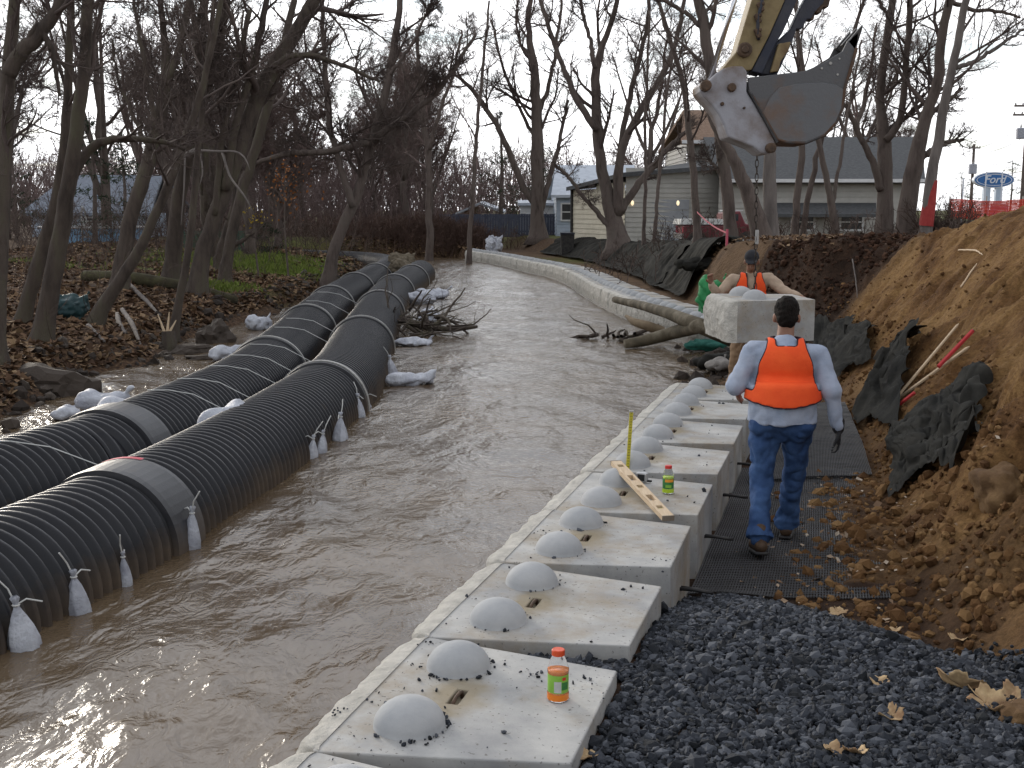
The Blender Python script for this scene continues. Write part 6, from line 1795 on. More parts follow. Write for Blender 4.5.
def stones(name, P, size, mat, rg, flat=.65, label=None, cat=None, nrm=None, cubic=False):
    n = len(P)
    sc3 = size[:, None] * np.stack([rg.uniform(.7, 1.3, n), rg.uniform(.6, 1.0, n), rg.uniform(.4, .8, n) * flat / .65], -1)
    jit = 1 + rg.normal(0, .16, (n, len(IV), 1))
    V = IV[None] * jit * sc3[:, None]
    # random turn
    q = rg.normal(0, 1, (n, 4)); q[:, 1:3] *= .45; q /= np.linalg.norm(q, axis=1)[:, None]
    w_, x, y, z = q.T
    Rm = np.stack([np.stack([1 - 2 * (y * y + z * z), 2 * (x * y - z * w_), 2 * (x * z + y * w_)], -1),
                   np.stack([2 * (x * y + z * w_), 1 - 2 * (x * x + z * z), 2 * (y * z - x * w_)], -1),
                   np.stack([2 * (x * z - y * w_), 2 * (y * z + x * w_), 1 - 2 * (x * x + y * y)], -1)], 1)
    V = np.einsum("nij,nkj->nki", Rm, V) + P[:, None]
    Fc = (IF[None] + (np.arange(n) * len(IV))[:, None, None]).reshape(-1, 3)
    mb = MB(); mb.v = [V.reshape(-1, 3)]; mb.f = list(map(tuple, Fc.tolist())); mb.n = n * len(IV)
    return mb.build(name, mat, label=label, cat=cat, kind="stuff")


def cut_h(x, Y):
    """height of the modelled cut at many points"""
    j = np.clip(np.searchsorted(ys, Y), 0, len(ys) - 1)
    u = x - (xw(ys[j]) + .62); i = np.clip(np.searchsorted(us, u), 0, len(us) - 1)
    return ZZ[j, i]

gravel_m = M("blue_grey_crushed_stone", (.006, .0075, .010), (.024, .028, .037), 1, .75, .3, 60, island=.97, c3=(.085, .092, .108), spec=.3)
rg = np.random.default_rng(3)
N_ = 60000
Y = 2.6 + (7.6 - 2.6) * rg.random(N_) ** 1.15
x = xw(Y) + .55 + rg.random(N_) * (toe(Y) - xw(Y) - .25)
gr, up = right_base(x, Y)
keep = (gr - up > -.06 - .10 * rg.random(N_)) & (gr > .045 + .06 * rg.random(N_)) & (Y + .8 * np.maximum(0, x - 1.25) < 6.8 + .2 * np.sin(x * 4))
# not inside the block tails
t_ = (x - PA.x) * WU.x + (Y - PA.y) * WU.y; a_ = (x - PA.x) * WN.x + (Y - PA.y) * WN.y - .03
loc = (t_ / 1.168 - np.floor(t_ / 1.168) - .5) * 1.168
half = np.where(a_ < .13, .58, .58 - .105 * (a_ - .13) / .87)
inside = (a_ < 1.0) & (np.abs(loc) < half + .01) & (t_ < 9.4)
keep &= ~inside & (a_ > .14)
x, Y = x[keep], Y[keep]
z = cut_h(x, Y)
gap = (a_[keep] < 1.0)
z = np.where(gap, .385 - .25 * sst(5.6, 6.2, Y), z)
size = rg.lognormal(math.log(.0155), .36, len(x))
stones("gravel", np.stack([x, Y, z + .004 + .012 * rg.random(len(x))], -1), size, gravel_m, rg, label="dark blue grey crushed gravel heaped behind the nearest blocks", cat="gravel")
print("gravel", len(x))
# crumbs swept onto the block tops
pt = []
for i in range(-1, 3):
    for k_ in range(42 if i < 1 else 12):
        ac = rg.uniform(.02, .97); al = rg.uniform(.04, 1.12)
        if rg.random() < .45: ac = rg.uniform(.1, .4); 
        p = P_on_wall(i, ac, al); pt.append((p.x, p.y, .455))
        if rg.random() < .5: 
            for _ in range(rg.integers(1, 9)): pt.append((p.x + rg.normal(0, .035), p.y + rg.normal(0, .03), .455))
    for dy in (.292, .876):
        for k_ in range(22 if i < 1 else 9):
            a = rg.uniform(-2.2, .9); p = P_on_wall(i, .33 + .15 * math.cos(a), dy + .15 * math.sin(a)); pt.append((p.x, p.y, .456))
for i in (3, 4, 5, 6, 7):
    for k_ in range(14):
        p = P_on_wall(i, rg.uniform(.1, .95), rg.uniform(.05, 1.1)); pt.append((p.x, p.y, .454))
pt = np.array(pt); stones("gravel_crumbs", pt, rg.lognormal(math.log(.0058), .5, len(pt)), gravel_m, rg, label="dark gravel crumbs scattered over the block tops", cat="gravel crumbs")

clod_m = M("clay_clods", (.07, .035, .017), (.15, .08, .034), 1, .95, .6, 40, island=.8, c3=(.23, .138, .062), spec=.1)
N_ = 9000
Y = 5.0 + (20 - 5.0) * rg.random(N_) ** 1.5
x = toe(Y) + rg.normal(.1, .9, N_)
x = np.where(rg.random(N_) < .5, toe(Y) - .75 + 3.6 * rg.random(N_), x)
ok = (x > xw(Y) + 1.15) & (x < toe(Y) + 3.4) & (Y + .8 * np.maximum(0, x - 1.25) > 6.75 + .25 * np.sin(x * 5)) & ((x > toe(Y) - .9) | (rg.random(N_) < .12)) & ((x < toe(Y) + .8) | (rg.random(N_) < .3))
x, Y = x[ok], Y[ok]
size = rg.lognormal(math.log(.0125), .6, len(x)) * np.where((Y < 9.5) & (x < toe(Y) + .9), 1.5, 1.0); size = np.clip(size, .005, np.where(x > toe(Y) + .9, .03, .065))
stones("dirt_clods", np.stack([x, Y, cut_h(x, Y) + size * .15], -1), size, clod_m, rg, .9, label="crumbled clay clods and stones strewn over the dug slope and its foot", cat="clods")

# pale chips and leaf scraps at the foot of the slope
chip_m = M("pale_wood_chips", (.14, .08, .045), (.28, .19, .12), 1, .85, island=1.0, c3=(.46, .39, .31))
def flakes(name, P, size, mat, rg, label, cat, curl=.4, nz=.5):
    n = len(P)
    e1 = rg.normal(0, 1, (n, 3)); e1[:, 2] *= nz; e1 /= np.linalg.norm(e1, axis=1)[:, None]
    e2 = np.cross(np.array([0, 0, 1.0]) + rg.normal(0, nz * .6, (n, 3)), e1); e2 /= np.linalg.norm(e2, axis=1)[:, None]
    nn = np.cross(e1, e2); s = size[:, None]; asp = rg.uniform(.45, .9, n)[:, None]; cu = rg.uniform(-.2, 1, n)[:, None] * curl
    V = np.stack([P - e1 * s, P - e1 * s * .2 + e2 * s * asp + nn * s * cu, P + e1 * s + nn * s * cu * .5, P + e1 * s * .1 - e2 * s * asp + nn * s * cu, P], 1)
    idx = (np.arange(n) * 5)[:, None]
    Fc = np.concatenate([idx + np.array([0, 4, 1]), idx + np.array([4, 2, 1]), idx + np.array([0, 3, 4]), idx + np.array([3, 2, 4])])
    mb = MB(); mb.v = [V.reshape(-1, 3)]; mb.f = list(map(tuple, Fc.tolist())); mb.n = n * 5
    return mb.build(name, mat, label=label, cat=cat, kind="stuff")
Y = rg.uniform(6.3, 10.5, 260); x = toe(Y) + rg.normal(-.35, .4, 260); ok = x > xw(Y) + 1.1; x, Y = x[ok], Y[ok]
flakes("chips", np.stack([x, Y, cut_h(x, Y) + .02], -1), rg.lognormal(math.log(.016), .5, len(x)), chip_m, rg, "pale chips and leaf scraps trodden into the soil by the man", "chips")

# leaf litter on the left bank
N_ = 42000
Y = 11 + 42 * rg.random(N_) ** 1.5; x = xl(Y) - .1 - 11 * rg.random(N_) ** 1.3
z = land(x, Y); ok = (z > .06); x, Y, z = x[ok], Y[ok], z[ok]
dn = fbm(x * .7, Y * .7, 200, 3); gz_ = 0 * x
for (cx, cy, rx, ry) in [(-9.2, 41, 3.2, 5.5), (-7.3, 28.6, 1.1, 1.1), (-7.6, 36.5, 2.6, 3.2)]: gz_ = np.maximum(gz_, np.exp(-(((x - cx) / rx) ** 2 + ((Y - cy) / ry) ** 2)))
ok = (dn > -.12 - .3 * rg.random(len(x))) & (rg.random(len(x)) > gz_ * 1.3); x, Y, z = x[ok], Y[ok], z[ok]
flakes("leaf_litter", np.stack([x, Y, z + .02], -1), rg.uniform(.03, .075, len(x)) * (1 + Y / 60), leaf_mat, rg, "brown dead leaf litter covering the left bank", "leaf litter")
N_ = 2600; Y = rg.uniform(30, 50, N_); x = np.where(rg.random(N_) < .5, 4.4 + rg.normal(0, 1.2, N_), 6 + rg.normal(0, 1.5, N_)); Y = 26 + 14 * rg.random(N_)
z = land(x, Y); ok = z > .9; x, Y, z = x[ok], Y[ok], z[ok]
flakes("leaf_litter", np.stack([x, Y, z + .02], -1), rg.uniform(.04, .08, len(x)), leaf_mat, rg, "brown dead leaves along the top of the right bank under the trees", "leaf litter")

# short grass on the rise
gm = M("short_grass", (.08, .12, .02), (.16, .21, .04), 1, .9, island=.95, c3=(.17, .19, .05))
N_ = 9000
cs = [(-9.0, 40, 2.6, 4.5), (-7.3, 28.6, .9, .9), (-13, 31, 2.3, .6), (-7.6, 36.5, 1.8, 2.2)]
ci = rg.choice(4, N_, p=[.45, .12, .05, .38]); C_ = np.array(cs)[ci]
x = C_[:, 0] + rg.normal(0, .6, N_) * C_[:, 2]; Y = C_[:, 1] + rg.normal(0, .6, N_) * C_[:, 3]; z = land(x, Y); ok = z > .25; x, Y, z = x[ok], Y[ok], z[ok]
n = len(x); hgt = rg.uniform(.06, .15, n); wd = .025
dx = rg.normal(0, .05, (n, 2))
V = np.stack([np.stack([x - wd, Y, z - .02], -1), np.stack([x + wd, Y, z - .02], -1), np.stack([x + dx[:, 0], Y + dx[:, 1], z + hgt], -1)], 1).reshape(-1, 3)
mb = MB(); mb.add(V, np.arange(len(V)).reshape(-1, 3).tolist()); mb.build("grass", gm, label="short green grass on the rise of the left bank", cat="grass", kind="stuff")

# rubble along the waterlines and in the gap of the wall
rub = M("dark_wet_rocks", (.022, .016, .013), (.05, .038, .03), 2, .8, .8, 12, island=.8, c3=(.085, .068, .055), spec=.25)
N_ = 1300; Y = 12 + 36 * rg.random(N_) ** 1.2; x = xl(Y) + rg.normal(-.1, .25, N_) - .25 * (Y > 24) * rg.random(N_) * 3; z = land(x, Y)
ok = z > -.35; x, Y, z = x[ok], Y[ok], z[ok]
size = np.clip(rg.lognormal(math.log(.04), .55, len(x)), .02, .16)
stones("bank_rubble", np.stack([x, Y, np.maximum(z, -.02) + size * .1], -1), size, rub, rg, .8, label="dark stones along the left bank waterline", cat="rubble")
N_ = 150; Y = rg.uniform(14.6, 20.5, N_); x = xw(Y) + rg.normal(.5, .35, N_); z = land(x, Y); size = np.clip(rg.lognormal(math.log(.075), .5, N_), .03, .25)
stones("gap_rubble", np.stack([x, Y, np.maximum(z, -.03) + size * .1], -1), size, rub, rg, .8, label="dark rubble on the shore between the two walls", cat="rubble")

def rock(px, py, size, lab, seed, mat=rub, z=0, name="rock"):
    p = at(px, py, z); rg_ = np.random.default_rng(seed)
    bm = bmesh.new(); bmesh.ops.create_icosphere(bm, subdivisions=3, radius=1)
    for v in bm.verts:
        n_ = mnoise.noise(v.co * 1.2 + Vector((seed, 0, 0))) * .5 + mnoise.noise(v.co * 3 + Vector((0, seed, 0))) * .18
        q = v.co * (1 + n_); q = Vector((round(q.x * 3.0) / 3.0 * .45 + q.x * .55, q.y, round(q.z * 2.5) / 2.5 * .4 + q.z * .6))
        v.co = Vector((q.x * size[0], q.y * size[1], q.z * size[2]))
    me = bpy.data.meshes.new(name); bm.to_mesh(me); bm.free()
    o = link(name, me, mat, None, (p.x, p.y, z + size[2] * .25), lab, "rock", "dark rocks standing in the left channel"); o.rotation_euler = (0, 0, rg_.uniform(0, 3)); return o
rock(218, 342, (.42, .3, .3), "pointed dark rock in the left channel below the lone white bag", 1)
rock(193, 352, (.38, .25, .12), "flat dark rock left of the pointed one in the channel", 2)
rock(205, 359, (.3, .15, .06), "thin wet rock barely above the water by the pointed one", 3)
rock(44, 392, (.75, .4, .28), "big dark slab of stone at the left edge of the channel", 4)
rock(150, 350, (.3, .22, .12), "dark stone where the bank meets the channel near the cut stump", 5)

# cut stump with pale splinters, roots, fallen limbs
st = at(169, 350, 0)
t = thing("cut_stump", "dark broken stump with pale splintered wood on top at the channel edge", "stump", (st.x, st.y, -.1))
k = MB(); k.tube([(0, 0, -.1), (.01, 0, .2), (.0, .02, .42)], [.17, .13, .11], 10); k.build("stump_wood", bark_mossy, t)
k = MB()
for a, l in ((.2, .55), (-.5, .5), (.6, .35)): k.tube([(-.03 + .04 * a, 0, .36), (-.03 + a * .28, .02, .36 + l * .7)], [.03, .008], 5)
k.build("splinter", wood_new, t)
def limb(name, label, pts, r, mat, cat, sides=9, group=None, branches=()):
    A = smooth_path(np.array([(*p, rr) for p, rr in zip([tuple(q) for q in pts], r)]), 22)
    org = A[0, :3].copy()
    rg_ = np.random.default_rng(len(label)); A[1:-1, :3] += rg_.normal(0, .002, (20, 3)); 
    k = MB(); k.tube(A[:, :3] - org, A[:, 3], sides)
    for bp, br in branches: 
        B_ = smooth_path(np.array([(*p, rr) for p, rr in zip([tuple(q) for q in bp], br)]), 14); k.tube(B_[:, :3] - org, B_[:, 3], max(6, sides - 2))
    o = k.build(name, mat, loc=tuple(org), label=label, cat=cat, group=group, smooth=True); return o
grp = "exposed roots on the left bank"
for i, (pts, lab) in enumerate([([(117, 308), (118, 318), (125, 328)], "pale root hanging from the bank left of the stump"), ([(122, 305), (132, 318), (140, 330)], "pale root curling down the bank nearest the stump"), ([(128, 292), (146, 302), (160, 312)], "long pale root slanting across the bank above the stump"), ([(88, 322), (104, 332)], "short bare stick on the bank beside the leaning trunk")]):
    P_ = [at(px, py, .55 - .04 * j) for j, (px, py) in enumerate(pts)]
    P_ = [Vector((p.x, p.y, gz(p.x, p.y) + .06)) for p in P_]
    limb("root", lab, P_, [.045] * (len(P_) - 1) + [.02], bark_pale, "root", 7, grp)
# pale dead drooping boughs over the left bank
limb("hanging_bough", "pale dead bough arching over the left bank and drooping to the left", [atY(195, 150, 24), atY(180, 158, 23.6), atY(170, 170, 23.2), atY(163, 190, 23), atY(158, 212, 22.8)], [.05, .045, .04, .03, .012], bark_pale, "bough", 7, None,
     [([atY(187, 153, 23.8), atY(200, 150, 23.4), atY(220, 152, 23), atY(238, 150, 22.8), atY(247, 158, 22.6), atY(250, 170, 22.5)], [.035, .03, .028, .022, .015, .008]), ([atY(222, 152, 23), atY(230, 178, 22.7), atY(245, 196, 22.5), atY(254, 214, 22.4)], [.025, .022, .018, .008]), ([atY(200, 150, 23.4), atY(203, 172, 23.2), atY(200, 185, 23.2)], [.02, .016, .006]), ([atY(185, 158, 23.5), atY(184, 190, 23.3), atY(181, 225, 23.2)], [.02, .016, .008])])
ledge = M("mossy_log_bark", (.03, .024, .017), (.055, .048, .026), 3, .95, .8, 14, dist=.04, c3=(.09, .085, .04))
def onbank(px, py, dz, Y): p = atY(px, py, Y); return Vector((p.x, Y, gz(p.x, Y) + dz))
limb("fallen_log", "mossy fallen log lying along the left bank behind the leaning trunk", [onbank(84, 274, .1, 27), onbank(130, 276, .12, 26.6), onbank(190, 272, .12, 26.4), onbank(235, 282, .1, 26)], [.13, .16, .15, .10], ledge, "log", 12)
# tarp bundle among the left trees
q = at(66, 318, .5); o = slump_bag((q.x, q.y, gz(q.x, q.y) + .02), (.75, .6, .55), .4, "crumpled dark teal tarp bundle behind the pale trunk at far left", 21, M("dark_teal_tarp", (.01, .03, .034), (.022, .058, .062), 6, .5, .3, 20), cat="tarp", group=None, name="tarp_bundle")

# driftwood heaped against the near pipe
rg = np.random.default_rng(21)
c = at(404, 332, 0)
k = MB()
t = thing("driftwood_heap", "tangle of dark driftwood branches caught against the right pipe between white bags", "driftwood", (c.x + .1, c.y, 0))
tw = Twigs(rg); n = 46
p0 = np.stack([rg.normal(0, .35, n), rg.normal(0, .9, n), rg.uniform(-.05, .35, n)], -1); d = rg.normal(0, 1, (n, 3)); d[:, 2] *= .35; d[:, 0] = np.abs(d[:, 0]); d /= np.linalg.norm(d, axis=1)[:, None]
P_, r_ = tw.grow(p0, d, rg.uniform(.4, 1.3, n), rg.uniform(.015, .05, n), 6, 5, .2, 0)
a_, b_, l_, r2 = tw.children(P_, r_, 3, .2, 45, .5, rg.uniform(.4, 1.3, n), .5); tw.grow(a_, b_, l_, np.maximum(r2, .006), 4, 4, .25, 0)
tw.mb.build("branches", bark_mossy, t, smooth=True)
k = MB(); k.tube([(-.1, -.2, .25), (.4, -.35, .12), (.9, -.5, .1), (1.35, -.55, .16)], [.07, .06, .05, .03], 8); k.build("main_branch", bark_mossy, t, smooth=True)

# logs washed against the wall gap
log_m = M("debarked_grey_log", (.05, .042, .028), (.11, .09, .06), 3, .85, .5, 30, dist=.012, stretch=(1, 1, 1), c3=(.22, .19, .14))
limb("fallen_log", "long forked grey log leaning on the curving wall beside the hanging block", [at(615, 302.5, .46) + Vector((0, 0, .06)), at(640, 305, .55), at(668, 313, .6), at(700, 326, .5), at(735, 338, .3)], [.07, .085, .10, .13, .16], log_m, "log", 12, None,
     [([at(700, 326, .5), at(672, 333, .25), at(645, 341, .12), at(625, 344, .08)], [.12, .115, .10, .08])])
limb("fallen_log", "short pale broken log under the fork of the long grey log", [at(662, 331, .2), at(648, 326, .3), at(634, 322, .35), at(626, 316, .42)], [.09, .09, .07, .03], M("pale_broken_wood", (.15, .11, .07), (.26, .2, .13), 4, .85, .5, 16), "log", 9)
rgd = np.random.default_rng(5); c = at(612, 338, 0); tw = Twigs(rgd); n = 16
p0 = np.stack([rgd.normal(0, .35, n), rgd.normal(0, .3, n), rgd.uniform(0, .12, n)], -1); d = rgd.normal(0, 1, (n, 3)); d[:, 2] *= .3; d /= np.linalg.norm(d, axis=1)[:, None]
tw.grow(p0, d, rgd.uniform(.3, .8, n), rgd.uniform(.02, .05, n), 5, 5, .2, 0)
tw.mb.build("driftwood_sticks", bark_mossy, loc=(c.x, c.y, 0), label="loose dark driftwood sticks floating off the end of the grey log", cat="driftwood", smooth=True)
teal = M("teal_netting_bag", (.02, .11, .085), (.04, .19, .15), 8, .7, .4, 30)
q = at(706, 345, .1); slump_bag((q.x, q.y, .02), (.75, .5, .25), .3, "crumpled teal green net bag on the shore below the hanging block", 31, teal, cat="net bag", group=None, name="net_bag", vox=.025)
q = at(694, 368, .05); slump_bag((q.x + .35, q.y, .05), (.8, .5, .28), .5, "dark grey rumpled cloth at the end of the near wall", 33, fabric_black, cat="cloth", group=None, name="rumpled_cloth")
q = at(716, 365, .2); slump_bag((q.x + .1, q.y + .25, .1), (.6, .42, .2), 1.1, "pale grey muddy cloth beside the workman's leg", 34, M("muddy_grey_cloth", (.13, .12, .11), (.26, .24, .22), 5, .9, .4, 40), cat="cloth", group=None, name="rumpled_cloth", vox=.02)
grn = M("bright_green_sack", (.015, .17, .05), (.03, .25, .08), 5, .55, .3, 30)
q = atY(711, 292, 22.3); slump_bag((q.x, 22.3, gz(q.x, 22.3) + .02), (.55, .5, .9), .2, "bright green sack standing behind the workman's raised fist", 35, grn, cat="sack", group=None, name="green_sack")
q = at(468 + 27, 249, .45); slump_bag((q.x - .0, q.y - 2.5, gz(q.x, q.y - 2.5)), (.9, .7, 1.0), .6, "grey white bag standing behind the far tip of the curving wall", 36, bag_mat, cat="sandbag", group=None)

# ------------------------------------------------------------------ woven grid mats on the trench floor
mesh_m = M("black_grid_plastic", (.022, .022, .024), (.055, .055, .058), 4, .45, spec=.5)
def mat_grid(label, Y0, Y1, lift, inset0, inset1, sk=0):
    k = MB(); P_ = []
    def pt(u, v):
        Y = Y0 + (Y1 - Y0) * v + sk * u
        x0 = xw(Y) + 1.06 + inset0; x1 = toe(Y) + inset1
        x = x0 + (x1 - x0) * u
        return x, Y
    nL = 70; nv = int((Y1 - Y0) / .12)
    uu = np.linspace(0, 1, nL); vv = np.linspace(0, 1, nv)
    U_, V_ = np.meshgrid(uu, vv); Xg, Yg = pt(U_, V_); Zg = np.maximum(land(Xg, Yg), .02) + lift + .012 * fbm(Xg * 2, Yg * 2, 400, 2)
    for i in range(nL):
        k.tube(np.stack([Xg[:, i], Yg[:, i], Zg[:, i]], -1), .0048, 4)
    nc = int((Y1 - Y0) / .05)
    uc = np.linspace(0, 1, 24)
    for j in range(nc):
        v = (j + .5) / nc; x, Y = pt(uc, np.full(24, v)); z = np.maximum(land(x, Y), .02) + lift + .012 * fbm(x * 2, Y * 2, 400, 2)
        k.tube(np.stack([x, Y, z], -1), .004, 4)
    return k.build("grid_mat", mesh_m, label=label, cat="grid mat")
mat_grid("near black plastic grid mat under the man's boots, right edge buried in clods", 6.75, 10.3, .02, .0, -.15)
mat_grid("farther black plastic grid mat lapped over the near one beyond the man", 9.7, 13.6, .05, .12, -.08, .25)

# ------------------------------------------------------------------ landscape fabric
def drape(label, poly, n, m_, seed, fold, ffreq, lift=.04, jag=.12, along=True, group=None, hfun=land, name="landscape_fabric", mat=fabric_black):
    """cloth laid on the land: poly = four plan corners (u0v0, u1v0, u1v1, u0v1); folds run from v=0 to v=1"""
    u = np.linspace(0, 1, n); v = np.linspace(0, 1, m_); U_, V_ = np.meshgrid(u, v)
    c = [np.array(p, float) for p in poly]
    U2 = U_ + jag * .6 * fbm(V_ * 1.8, U_ * 0 + seed, seed, 2) * np.where(U_ > .5, 1, -1) * (np.abs(U_ - .5) * 2) ** 2
    V2 = V_ + jag * fbm(U_ * 2.2, V_ * 0 + seed, seed + 1, 2) * (np.abs(V_ - .5) * 2) ** 2
    XY = (1 - U2)[..., None] * ((1 - V2)[..., None] * c[0] + V2[..., None] * c[3]) + U2[..., None] * ((1 - V2)[..., None] * c[1] + V2[..., None] * c[2])
    z = hfun(XY[..., 0], XY[..., 1])
    # the cloth spans hollows: smooth the land beneath
    for _ in range(10): zp_ = np.pad(z, 1, mode="reflect", reflect_type="odd"); z = np.maximum(z, (zp_[2:, 1:-1] + zp_[:-2, 1:-1] + zp_[1:-1, 2:] + zp_[1:-1, :-2]) / 4)
    q = U_ * ffreq + 1.2 * fbm(U_ * 2, V_ * 2.2, seed + 2, 2) + .9 * V_
    f = np.maximum(0, ridge(q, V_ * .6, seed + 3)) ** 1.2 + .4 * np.maximum(0, ridge(q * 2.4 + 3, V_ * 2, seed + 5)) ** 2
    G_ = np.stack([XY[..., 0], XY[..., 1], z], -1)
    nr = np.cross(np.gradient(G_, axis=1), np.gradient(G_, axis=0)); nr *= np.sign(nr[..., 2:3] + 1e-9); nr /= np.linalg.norm(nr, axis=2)[..., None] + 1e-9
    for _ in range(6): np_ = np.pad(nr, ((1, 1), (1, 1), (0, 0)), mode="edge"); nr = (np_[2:, 1:-1] + np_[:-2, 1:-1] + np_[1:-1, 2:] + np_[1:-1, :-2] + nr) / 5
    nr /= np.linalg.norm(nr, axis=2)[..., None] + 1e-9
    f = np.where(f > 0, f, 0) ** .9
    G_ = G_ + nr * (lift + fold * f * (.35 + .65 * np.sin(np.clip(V_, 0, 1) * np.pi) ** .5))[..., None]
    mb = MB(); mb.grid(G_)
    o = mb.build(name, mat, label=label, cat="fabric", group=group, smooth=True)
    return o
fine_land = lambda x, Y: land(x, Y)
for (a, b, lab, sd) in [(26.2, 30.6, "black landscape fabric sheet pleated down the bank beside the green sack", 1), (29.8, 36.5, "black landscape fabric sheet on the bank below the wide many stemmed tree", 2), (36.0, 44.5, "black landscape fabric sheet on the bank below the cream garage", 3), (44.0, 54.0, "farthest black landscape fabric sheet, below the straight trunked tree", 4)]:
    poly = [(float(toe(a)) - .25, a), (float(toe(b)) - .25, b), (float(toe(b)) + 1.25, b + .4), (float(toe(a)) + 1.3, a + .5)]
    drape(lab, poly, 130, 60, sd * 11, .17, 5, .06, .1, name="bank_fabric", group="black fabric sheets along the right bank")
cf = lambda x, Y: cut_h(np.asarray(x).ravel(), np.asarray(Y).ravel()).reshape(np.shape(x))
def gpt(px, py, Y): p = ongr(px, py); return (p.x, p.y)
FG = "rumpled black fabric pieces on the dug slope"
drape("largest rumpled black fabric piece on the slope, nearest the camera, below the red stakes", [gpt(893, 492, 10.3), gpt(985, 430, 10.2), gpt(985, 372, 11.8), gpt(905, 425, 12.2)], 110, 90, 70, .13, 2.6, .04, .2, group=FG, hfun=cf)
drape("long black fabric strip folded up the slope left of the stakes", [gpt(852, 428, 12.0), gpt(902, 415, 12.4), gpt(928, 325, 15.2), gpt(905, 345, 14.6)], 70, 100, 80, .15, 1.6, .04, .2, group=FG, hfun=cf)
drape("small black fabric piece at the toe beside the walking man's shoulder", [gpt(836, 385, 14.5), gpt(872, 362, 14.6), gpt(878, 330, 16.5), gpt(846, 338, 17)], 60, 60, 90, .12, 1.6, .04, .2, group=FG, hfun=cf)
drape("dark fabric sheet behind the walking man's head, below the red soil bank", [gpt(815, 372, 16.5), gpt(845, 365, 16.5), gpt(858, 318, 19), gpt(822, 322, 19.4)], 60, 60, 95, .14, 2.5, .04, .16, group=FG, hfun=cf)
q = atY(706, 239, 26.8); slump_bag((q.x, q.y, gz(q.x, q.y) + .02), (1.5, .6, .35), .2, "black fabric heaped at the top of the cut bank by the pink stake", 37, fabric_black, cat="fabric", group=None, name="fabric_heap", vox=.03)
drape("dark cloth patch lying low on the slope right of the mat", [gpt(896, 492, 10.2), gpt(925, 475, 10.1), gpt(938, 445, 10.7), gpt(912, 452, 10.9)], 30, 30, 98, .10, 2, .03, .3, group=FG, hfun=cf)

# stakes on the slope
def stake(a, b, r_, mat, lab, Ya, Yb, tip=None):
    p = ongr(*a) + Vector((0, 0, .06)); q = ongr(*b) + Vector((0, 0, .07))
    t = thing("stake", lab, "stake", tuple(p), 0, "stakes lying on the slope")
    d = q - p; k = MB(); k.tube([(0, 0, 0), tuple(d * .5), tuple(d)], r_, 6); k.build("shaft", mat, t)
    k = MB(); k.tube([tuple(d), tuple(d * 1.035)], [r_ * 1.05, r_ * .3], 6); k.build("tip", tip or mat, t)
stake((890, 412), (956, 334), .016, wood_new, "long bare wooden stake lying steeply on the slope, leftmost", 12.3, 14.2)
redw = M("red_painted_stake", (.42, .03, .035), (.5, .05, .05), 5, .6)
stake((938, 374), (972, 343), .022, redw, "short red painted stake with a dark tip higher on the slope", 12.6, 13.6, steel_dark)
stake((888, 412), (966, 360), .018, wood_new, "long pale wooden stake lying across the red one's foot", 12.0, 13.2)
stake((899, 412), (914, 400), .018, redw, "red stub of a stake under the pale stakes", 11.9, 12.2)
for i, (pts, lab) in enumerate([([(958, 253, 14.5), (975, 252, 14.3), (982, 258, 14)], "thin pale root sticking out near the top of the slope"), ([(960, 290, 13.5), (972, 272, 14), (976, 266, 14.2)], "thin pale twig lying upright on the slope"), ([(852, 262, 21.5), (855, 282, 21.2), (857, 300, 21)], "pale root hanging down the dark cut bank")]):
    P_ = []
    for px, py, Y_ in pts:
        P_.append(ongr(px, py) + Vector((0, -.02, .025)))
    limb("root", lab, P_, [.012] * (len(P_) - 1) + [.005], wood_new if i < 2 else bark_pale, "root", 6)

# boulders set in the clay
for (px, py, Y_, sz, lab, sd) in [(1003, 492, 7.3, (.16, .2, .16), "big clay boulder bulging from the slope at the right edge", 3), (1020, 722, 4.75, (.10, .10, .075), "brown stone half out of the photo at the lower right", 5), (760, 0, 0, None, None, 0)]:
    if sz is None: continue
    p = ongr(px, py)
    bm = bmesh.new(); bmesh.ops.create_icosphere(bm, subdivisions=4, radius=1)
    for v in bm.verts:
        n_ = mnoise.noise(v.co * 1.1 + Vector((sd, 0, 0))) * .4 + mnoise.noise(v.co * 3 + Vector((0, sd, 0))) * .2 + mnoise.noise(v.co * 8) * .10 + mnoise.noise(v.co * 19) * .04
        v.co = Vector((v.co.x * sz[0], v.co.y * sz[1], v.co.z * sz[2])) * (1 + n_)
    me = bpy.data.meshes.new("boulder"); bm.to_mesh(me); bm.free(); me.polygons.foreach_set("use_smooth", [True] * len(me.polygons))
    link("boulder", me, M("clay_boulder", (.07, .036, .017), (.19, .115, .052), 2.5, .95, .7, 20), None, tuple(p), lab, "boulder")

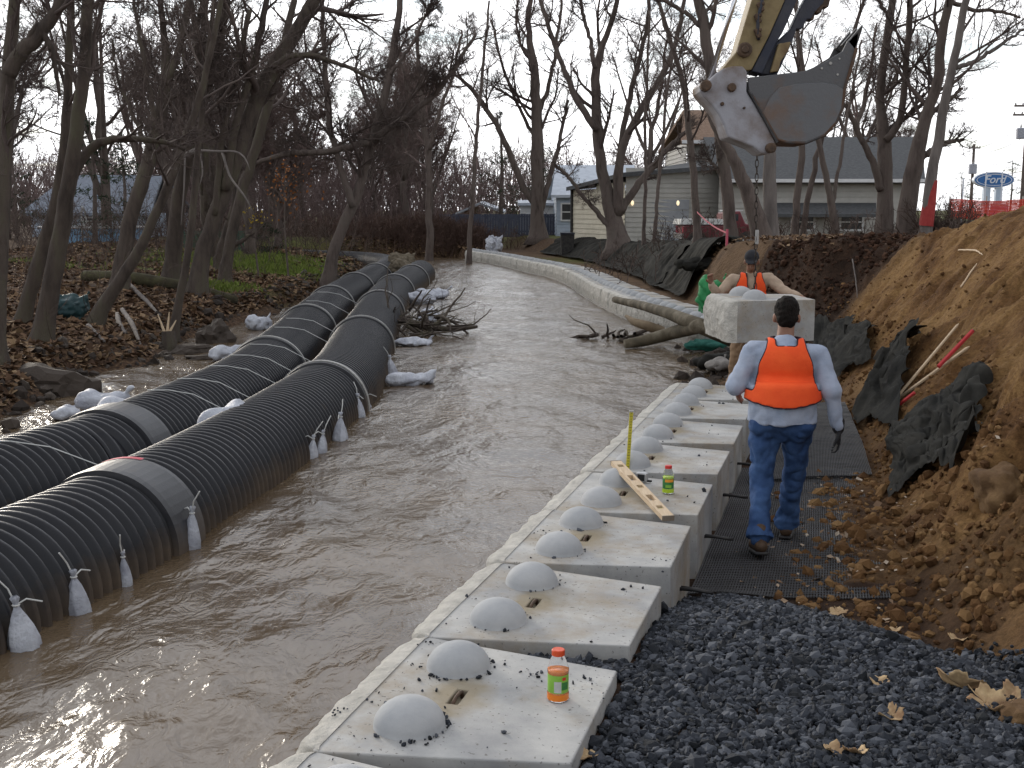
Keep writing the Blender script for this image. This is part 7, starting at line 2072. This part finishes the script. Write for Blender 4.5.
# curled maple leaves on the gravel
def maple(px, py, z, s_, lab, seed, curl=.35, tilt=(0, 0)):
    rg_ = np.random.default_rng(seed); p = ongr(px, py)
    n = 41; a = np.linspace(-math.pi * .97, math.pi * .97, n)
    lob = .78 + .22 * np.abs(np.cos(a * 2.5)) ** .8 + .05 * np.cos(a * 17) + .03 * rg_.normal(0, 1, n)
    lob *= (1.05 - .25 * np.abs(a) / math.pi)
    rings = []
    for q in np.linspace(.02, 1, 8):
        r_ = lob * q if q > .5 else (lob * q * (q * 2) + .6 * q * (1 - q * 2))
        x_ = r_ * np.cos(a); y_ = r_ * np.sin(a)
        z_ = curl * .55 * (r_ ** 2) * (1 + .8 * np.cos(a * 2 + seed)) + .07 * np.cos(a * 5) * q + .06 * rg_.normal(0, .5, n) * q
        rings.append(np.stack([x_ * s_, y_ * s_, z_ * s_], -1))
    mb = MB(); mb.grid(np.stack(rings))
    g0 = p.z
    t = thing("maple_leaf", lab, "leaf", (p.x, p.y, g0 + .012 + s_ * .12), rg_.uniform(0, 6.28), "dead maple leaves on the gravel")
    t.rotation_euler = (tilt[0], tilt[1], t.rotation_euler[2])
    lf = mb.build("blade", leaf_pale, t, smooth=True); so_ = lf.modifiers.new("s", "SOLIDIFY"); so_.thickness = .0015
    k = MB(); k.tube([(0, 0, .003), (-.6 * s_, .03 * s_, .02 * s_), (-1.15 * s_, .12 * s_, .1 * s_)], [.003, .0025, .0015], 5); k.build("leaf_stalk", leaf_pale, t)
for i, a in enumerate([(962, 694, .38, .11, "largest tan maple leaf standing curled at the lower right", 1, .3, (R(50), R(-15))), (985, 708, .38, .085, "reddish tan maple leaf in front of the large curled one", 2, .5, (R(20), R(20))), (998, 718, .38, .06, "crumpled maple leaf at the right, below the large curled one", 3, .8, (R(-20), R(30))), (1008, 702, .38, .06, "crumpled maple leaf right of the large curled one, by the brown stone", 4, .8, (R(30), R(-30))), (878, 687, .38, .045, "small pinkish leaf alone in the middle of the gravel", 5, .5, (R(10), R(10))), (892, 722, .38, .055, "curled leaf lowest in the middle of the gravel, pale tail", 6, .9, (R(0), R(20))), (833, 758, .38, .045, "folded tan leaf at the bottom edge, left of a pair", 7, .7, (R(20), R(0))), (856, 758, .38, .05, "folded tan leaf at the bottom edge, right of a pair", 8, .6, (R(10), R(-20))), (588, 762, .42, .045, "small pale leaf in the gravel by the orange bottle's block", 9, .6, (0, 0)), (895, 634, .3, .05, "tan leaf lying where gravel meets clay, left of the reddish one", 10, .4, (R(15), 0)), (958, 644, .3, .06, "reddish leaf lying where gravel meets clay at right", 11, .4, (R(10), R(10))), (838, 616, .2, .06, "flat tan leaf on the clods at the gravel's far edge", 12, .3, (R(10), R(5)))]):
    maple(*a)
# broken dark soil and roots on the cut bank
rg = np.random.default_rng(91)
N_ = 2600; Y = rg.uniform(19.3, 22.5, N_); x = toe(Y) + rg.uniform(-.3, 2.6, N_); z = cut_h(x, Y)
size = np.clip(rg.lognormal(math.log(.022), .55, N_), .01, .07)
stones("bank_clods", np.stack([x, Y, z + size * .2], -1), size, M("dark_red_soil_clods", (.02, .011, .008), (.05, .026, .017), 1, .95, .7, 20, island=.8, c3=(.085, .045, .028), spec=.1), rg, .9, label="dark broken soil lumps on the cut bank under the trees", cat="clods")
Y = rg.uniform(58.5, 62, 2500); x = rg.uniform(-9, -.5, 2500); z = land(x, Y); ok = z > .02; x, Y, z = x[ok], Y[ok], z[ok]
flakes("leaf_litter", np.stack([x, Y, z + .04], -1), rg.uniform(.05, .11, len(x)), leaf_mat, rg, "red brown dead leaves on the far bank where the river bends", "leaf litter")
Y = rg.uniform(20.5, 25.5, 1500); x = toe(Y) + rg.uniform(.6, 4.5, 1500); z = land(x, Y)
flakes("leaf_litter", np.stack([x, Y, z + .06], -1), rg.uniform(.03, .07, 1500), leaf_mat, rg, "dead leaves and trash along the lip of the cut bank", "leaf litter")
